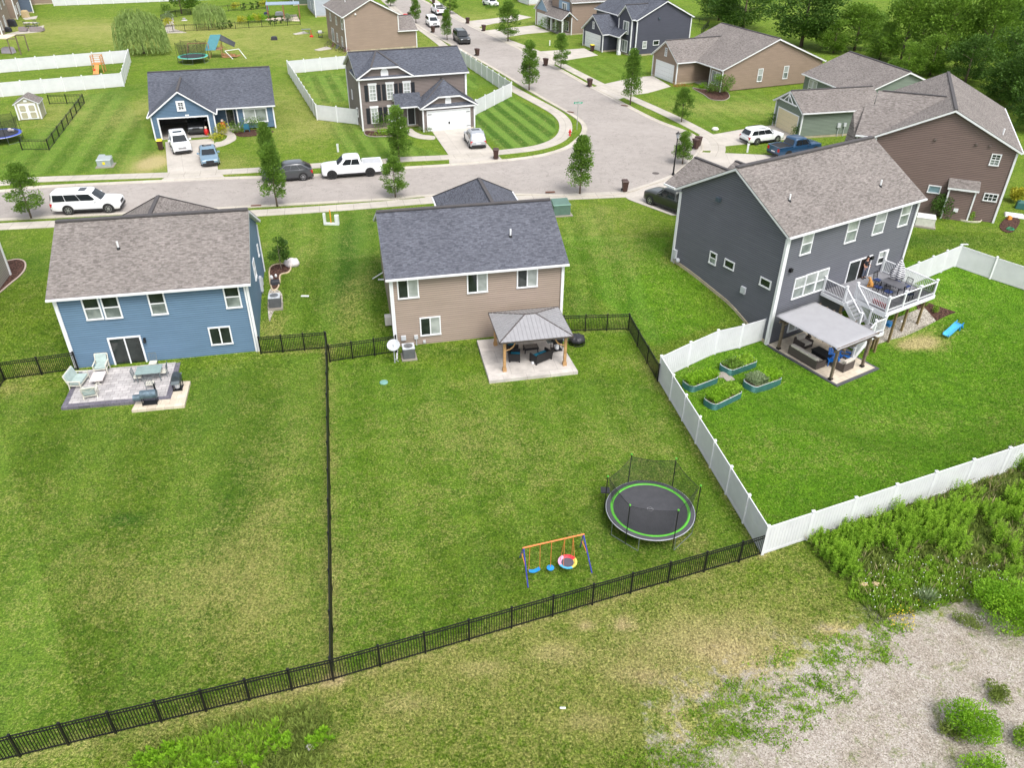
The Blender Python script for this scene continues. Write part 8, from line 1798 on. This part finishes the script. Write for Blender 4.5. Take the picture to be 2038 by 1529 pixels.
# ================================================================ GRASS BLADES on the near lawns (uncountable: one object)
import numpy as np
def grass_blades(N=620000):
    rg = np.random.default_rng(3); A = {k: np.array(v, dtype=np.float32).reshape(len(YS), len(XS)) for k, v in GRID.items()}
    xs = np.array(XS); ys = np.array(YS)
    y = 12.5+(64-12.5)*rg.random(N)**1.25; x = (rg.random(N)*2-1)*(y*0.72+3)
    i = np.clip(np.searchsorted(xs, x)-1, 0, len(xs)-2); j = np.clip(np.searchsorted(ys, y)-1, 0, len(ys)-2)
    fx = (x-xs[i])/(xs[i+1]-xs[i]); fy = (y-ys[j])/(ys[j+1]-ys[j])
    def smp(a): return (a[j,i]*(1-fx)+a[j,i+1]*fx)*(1-fy)+(a[j+1,i]*(1-fx)+a[j+1,i+1]*fx)*fy
    S = {k: smp(a) for k, a in A.items()}
    keep = (S['grav'] < 0.12+0.5*rg.random(N)) & (y-0.2*x < 60)
    holes = []
    for h in (H_BLUE, H_TAN, H_DARK):
        e = {'blue_house': (-.1,11.4,-.1,16.5), 'tan_house': (-.1,11.6,-.1,17.2), 'dark_grey_house': (-.15,13.9,-.15,14.5)}[h.root.name]
        holes.append([(h.o+h.u*a+h.v*b) for a, b in ((e[0],e[2]),(e[1],e[2]),(e[1],e[3]),(e[0],e[3]))])
    holes.append([dl(a, b, 0) for a, b in ((-.2,0),(4.3,0),(4.3,-6.35),(-.2,-6.35))])
    for P in ([(152,735),(362,716),(342,804),(118,822)],[(262,802),(382,761),(370,815),(258,826)],[(945,683),(1106,667),(1154,747),(970,768)],[(533,524),(580,524),(580,545),(560,550),(566,600),(552,622),(530,640)],[(1765,640),(1905,600),(1905,624),(1690,705),(1680,660)],[(-60,510),(60,515),(60,545),(-20,600)]): holes.append(W(P))
    z = np.zeros(N)
    v = y-0.2*x; t = np.clip((v-45.5)/10, 0, 1); z = -0.3+1.3*t*t*(3-2*t); d = np.hypot(x-24, y-45); t = np.clip((d-11.3)/(6.3-11.3), 0, 1); z -= 1.15*t*t*(3-2*t)
    def inside(P):
        c = np.zeros(N, bool); n = len(P)
        for k in range(n):
            a, b = P[k], P[k-1]; dy = (b.y-a.y) or 1e-9
            c ^= ((a.y > y) != (b.y > y)) & (x < (b.x-a.x)*(y-a.y)/dy+a.x)
        return c
    for P in holes: keep &= ~inside(P)
    k = np.nonzero(keep)[0]; x, y, z = x[k], y[k], z[k]; n = len(k)
    an = rg.random(n)*2*np.pi; h = 0.045+0.075*rg.random(n)**2; w_ = 0.010+0.016*rg.random(n); ln = 0.10*rg.standard_normal((n, 2))*.6
    dx, dy = np.cos(an)*w_, np.sin(an)*w_
    V = np.empty((n, 3, 3), np.float32); V[:,0] = np.stack([x-dx, y-dy, z-.004], 1); V[:,1] = np.stack([x+dx, y+dy, z-.004], 1); V[:,2] = np.stack([x+ln[:,0], y+ln[:,1], z+h], 1)
    me = bpy.data.meshes.new('grass_blades'); me.vertices.add(n*3); me.vertices.foreach_set('co', V.ravel()); me.loops.add(n*3); me.loops.foreach_set('vertex_index', np.arange(n*3, dtype=np.int32)); me.polygons.add(n); me.polygons.foreach_set('loop_start', np.arange(0, n*3, 3, dtype=np.int32)); me.update(calc_edges=True)
    for a, s_ in S.items(): at = me.attributes.new(a, 'FLOAT', 'POINT'); at.data.foreach_set('value', np.repeat(s_[k].astype(np.float32), 3))
    me.materials.append(MAT['lawn']); o = bpy.data.objects.new('grass_blades', me); COL.objects.link(o); tag(o, 'short mown grass covering the near lawns', 'grass', kind='stuff')
grass_blades()
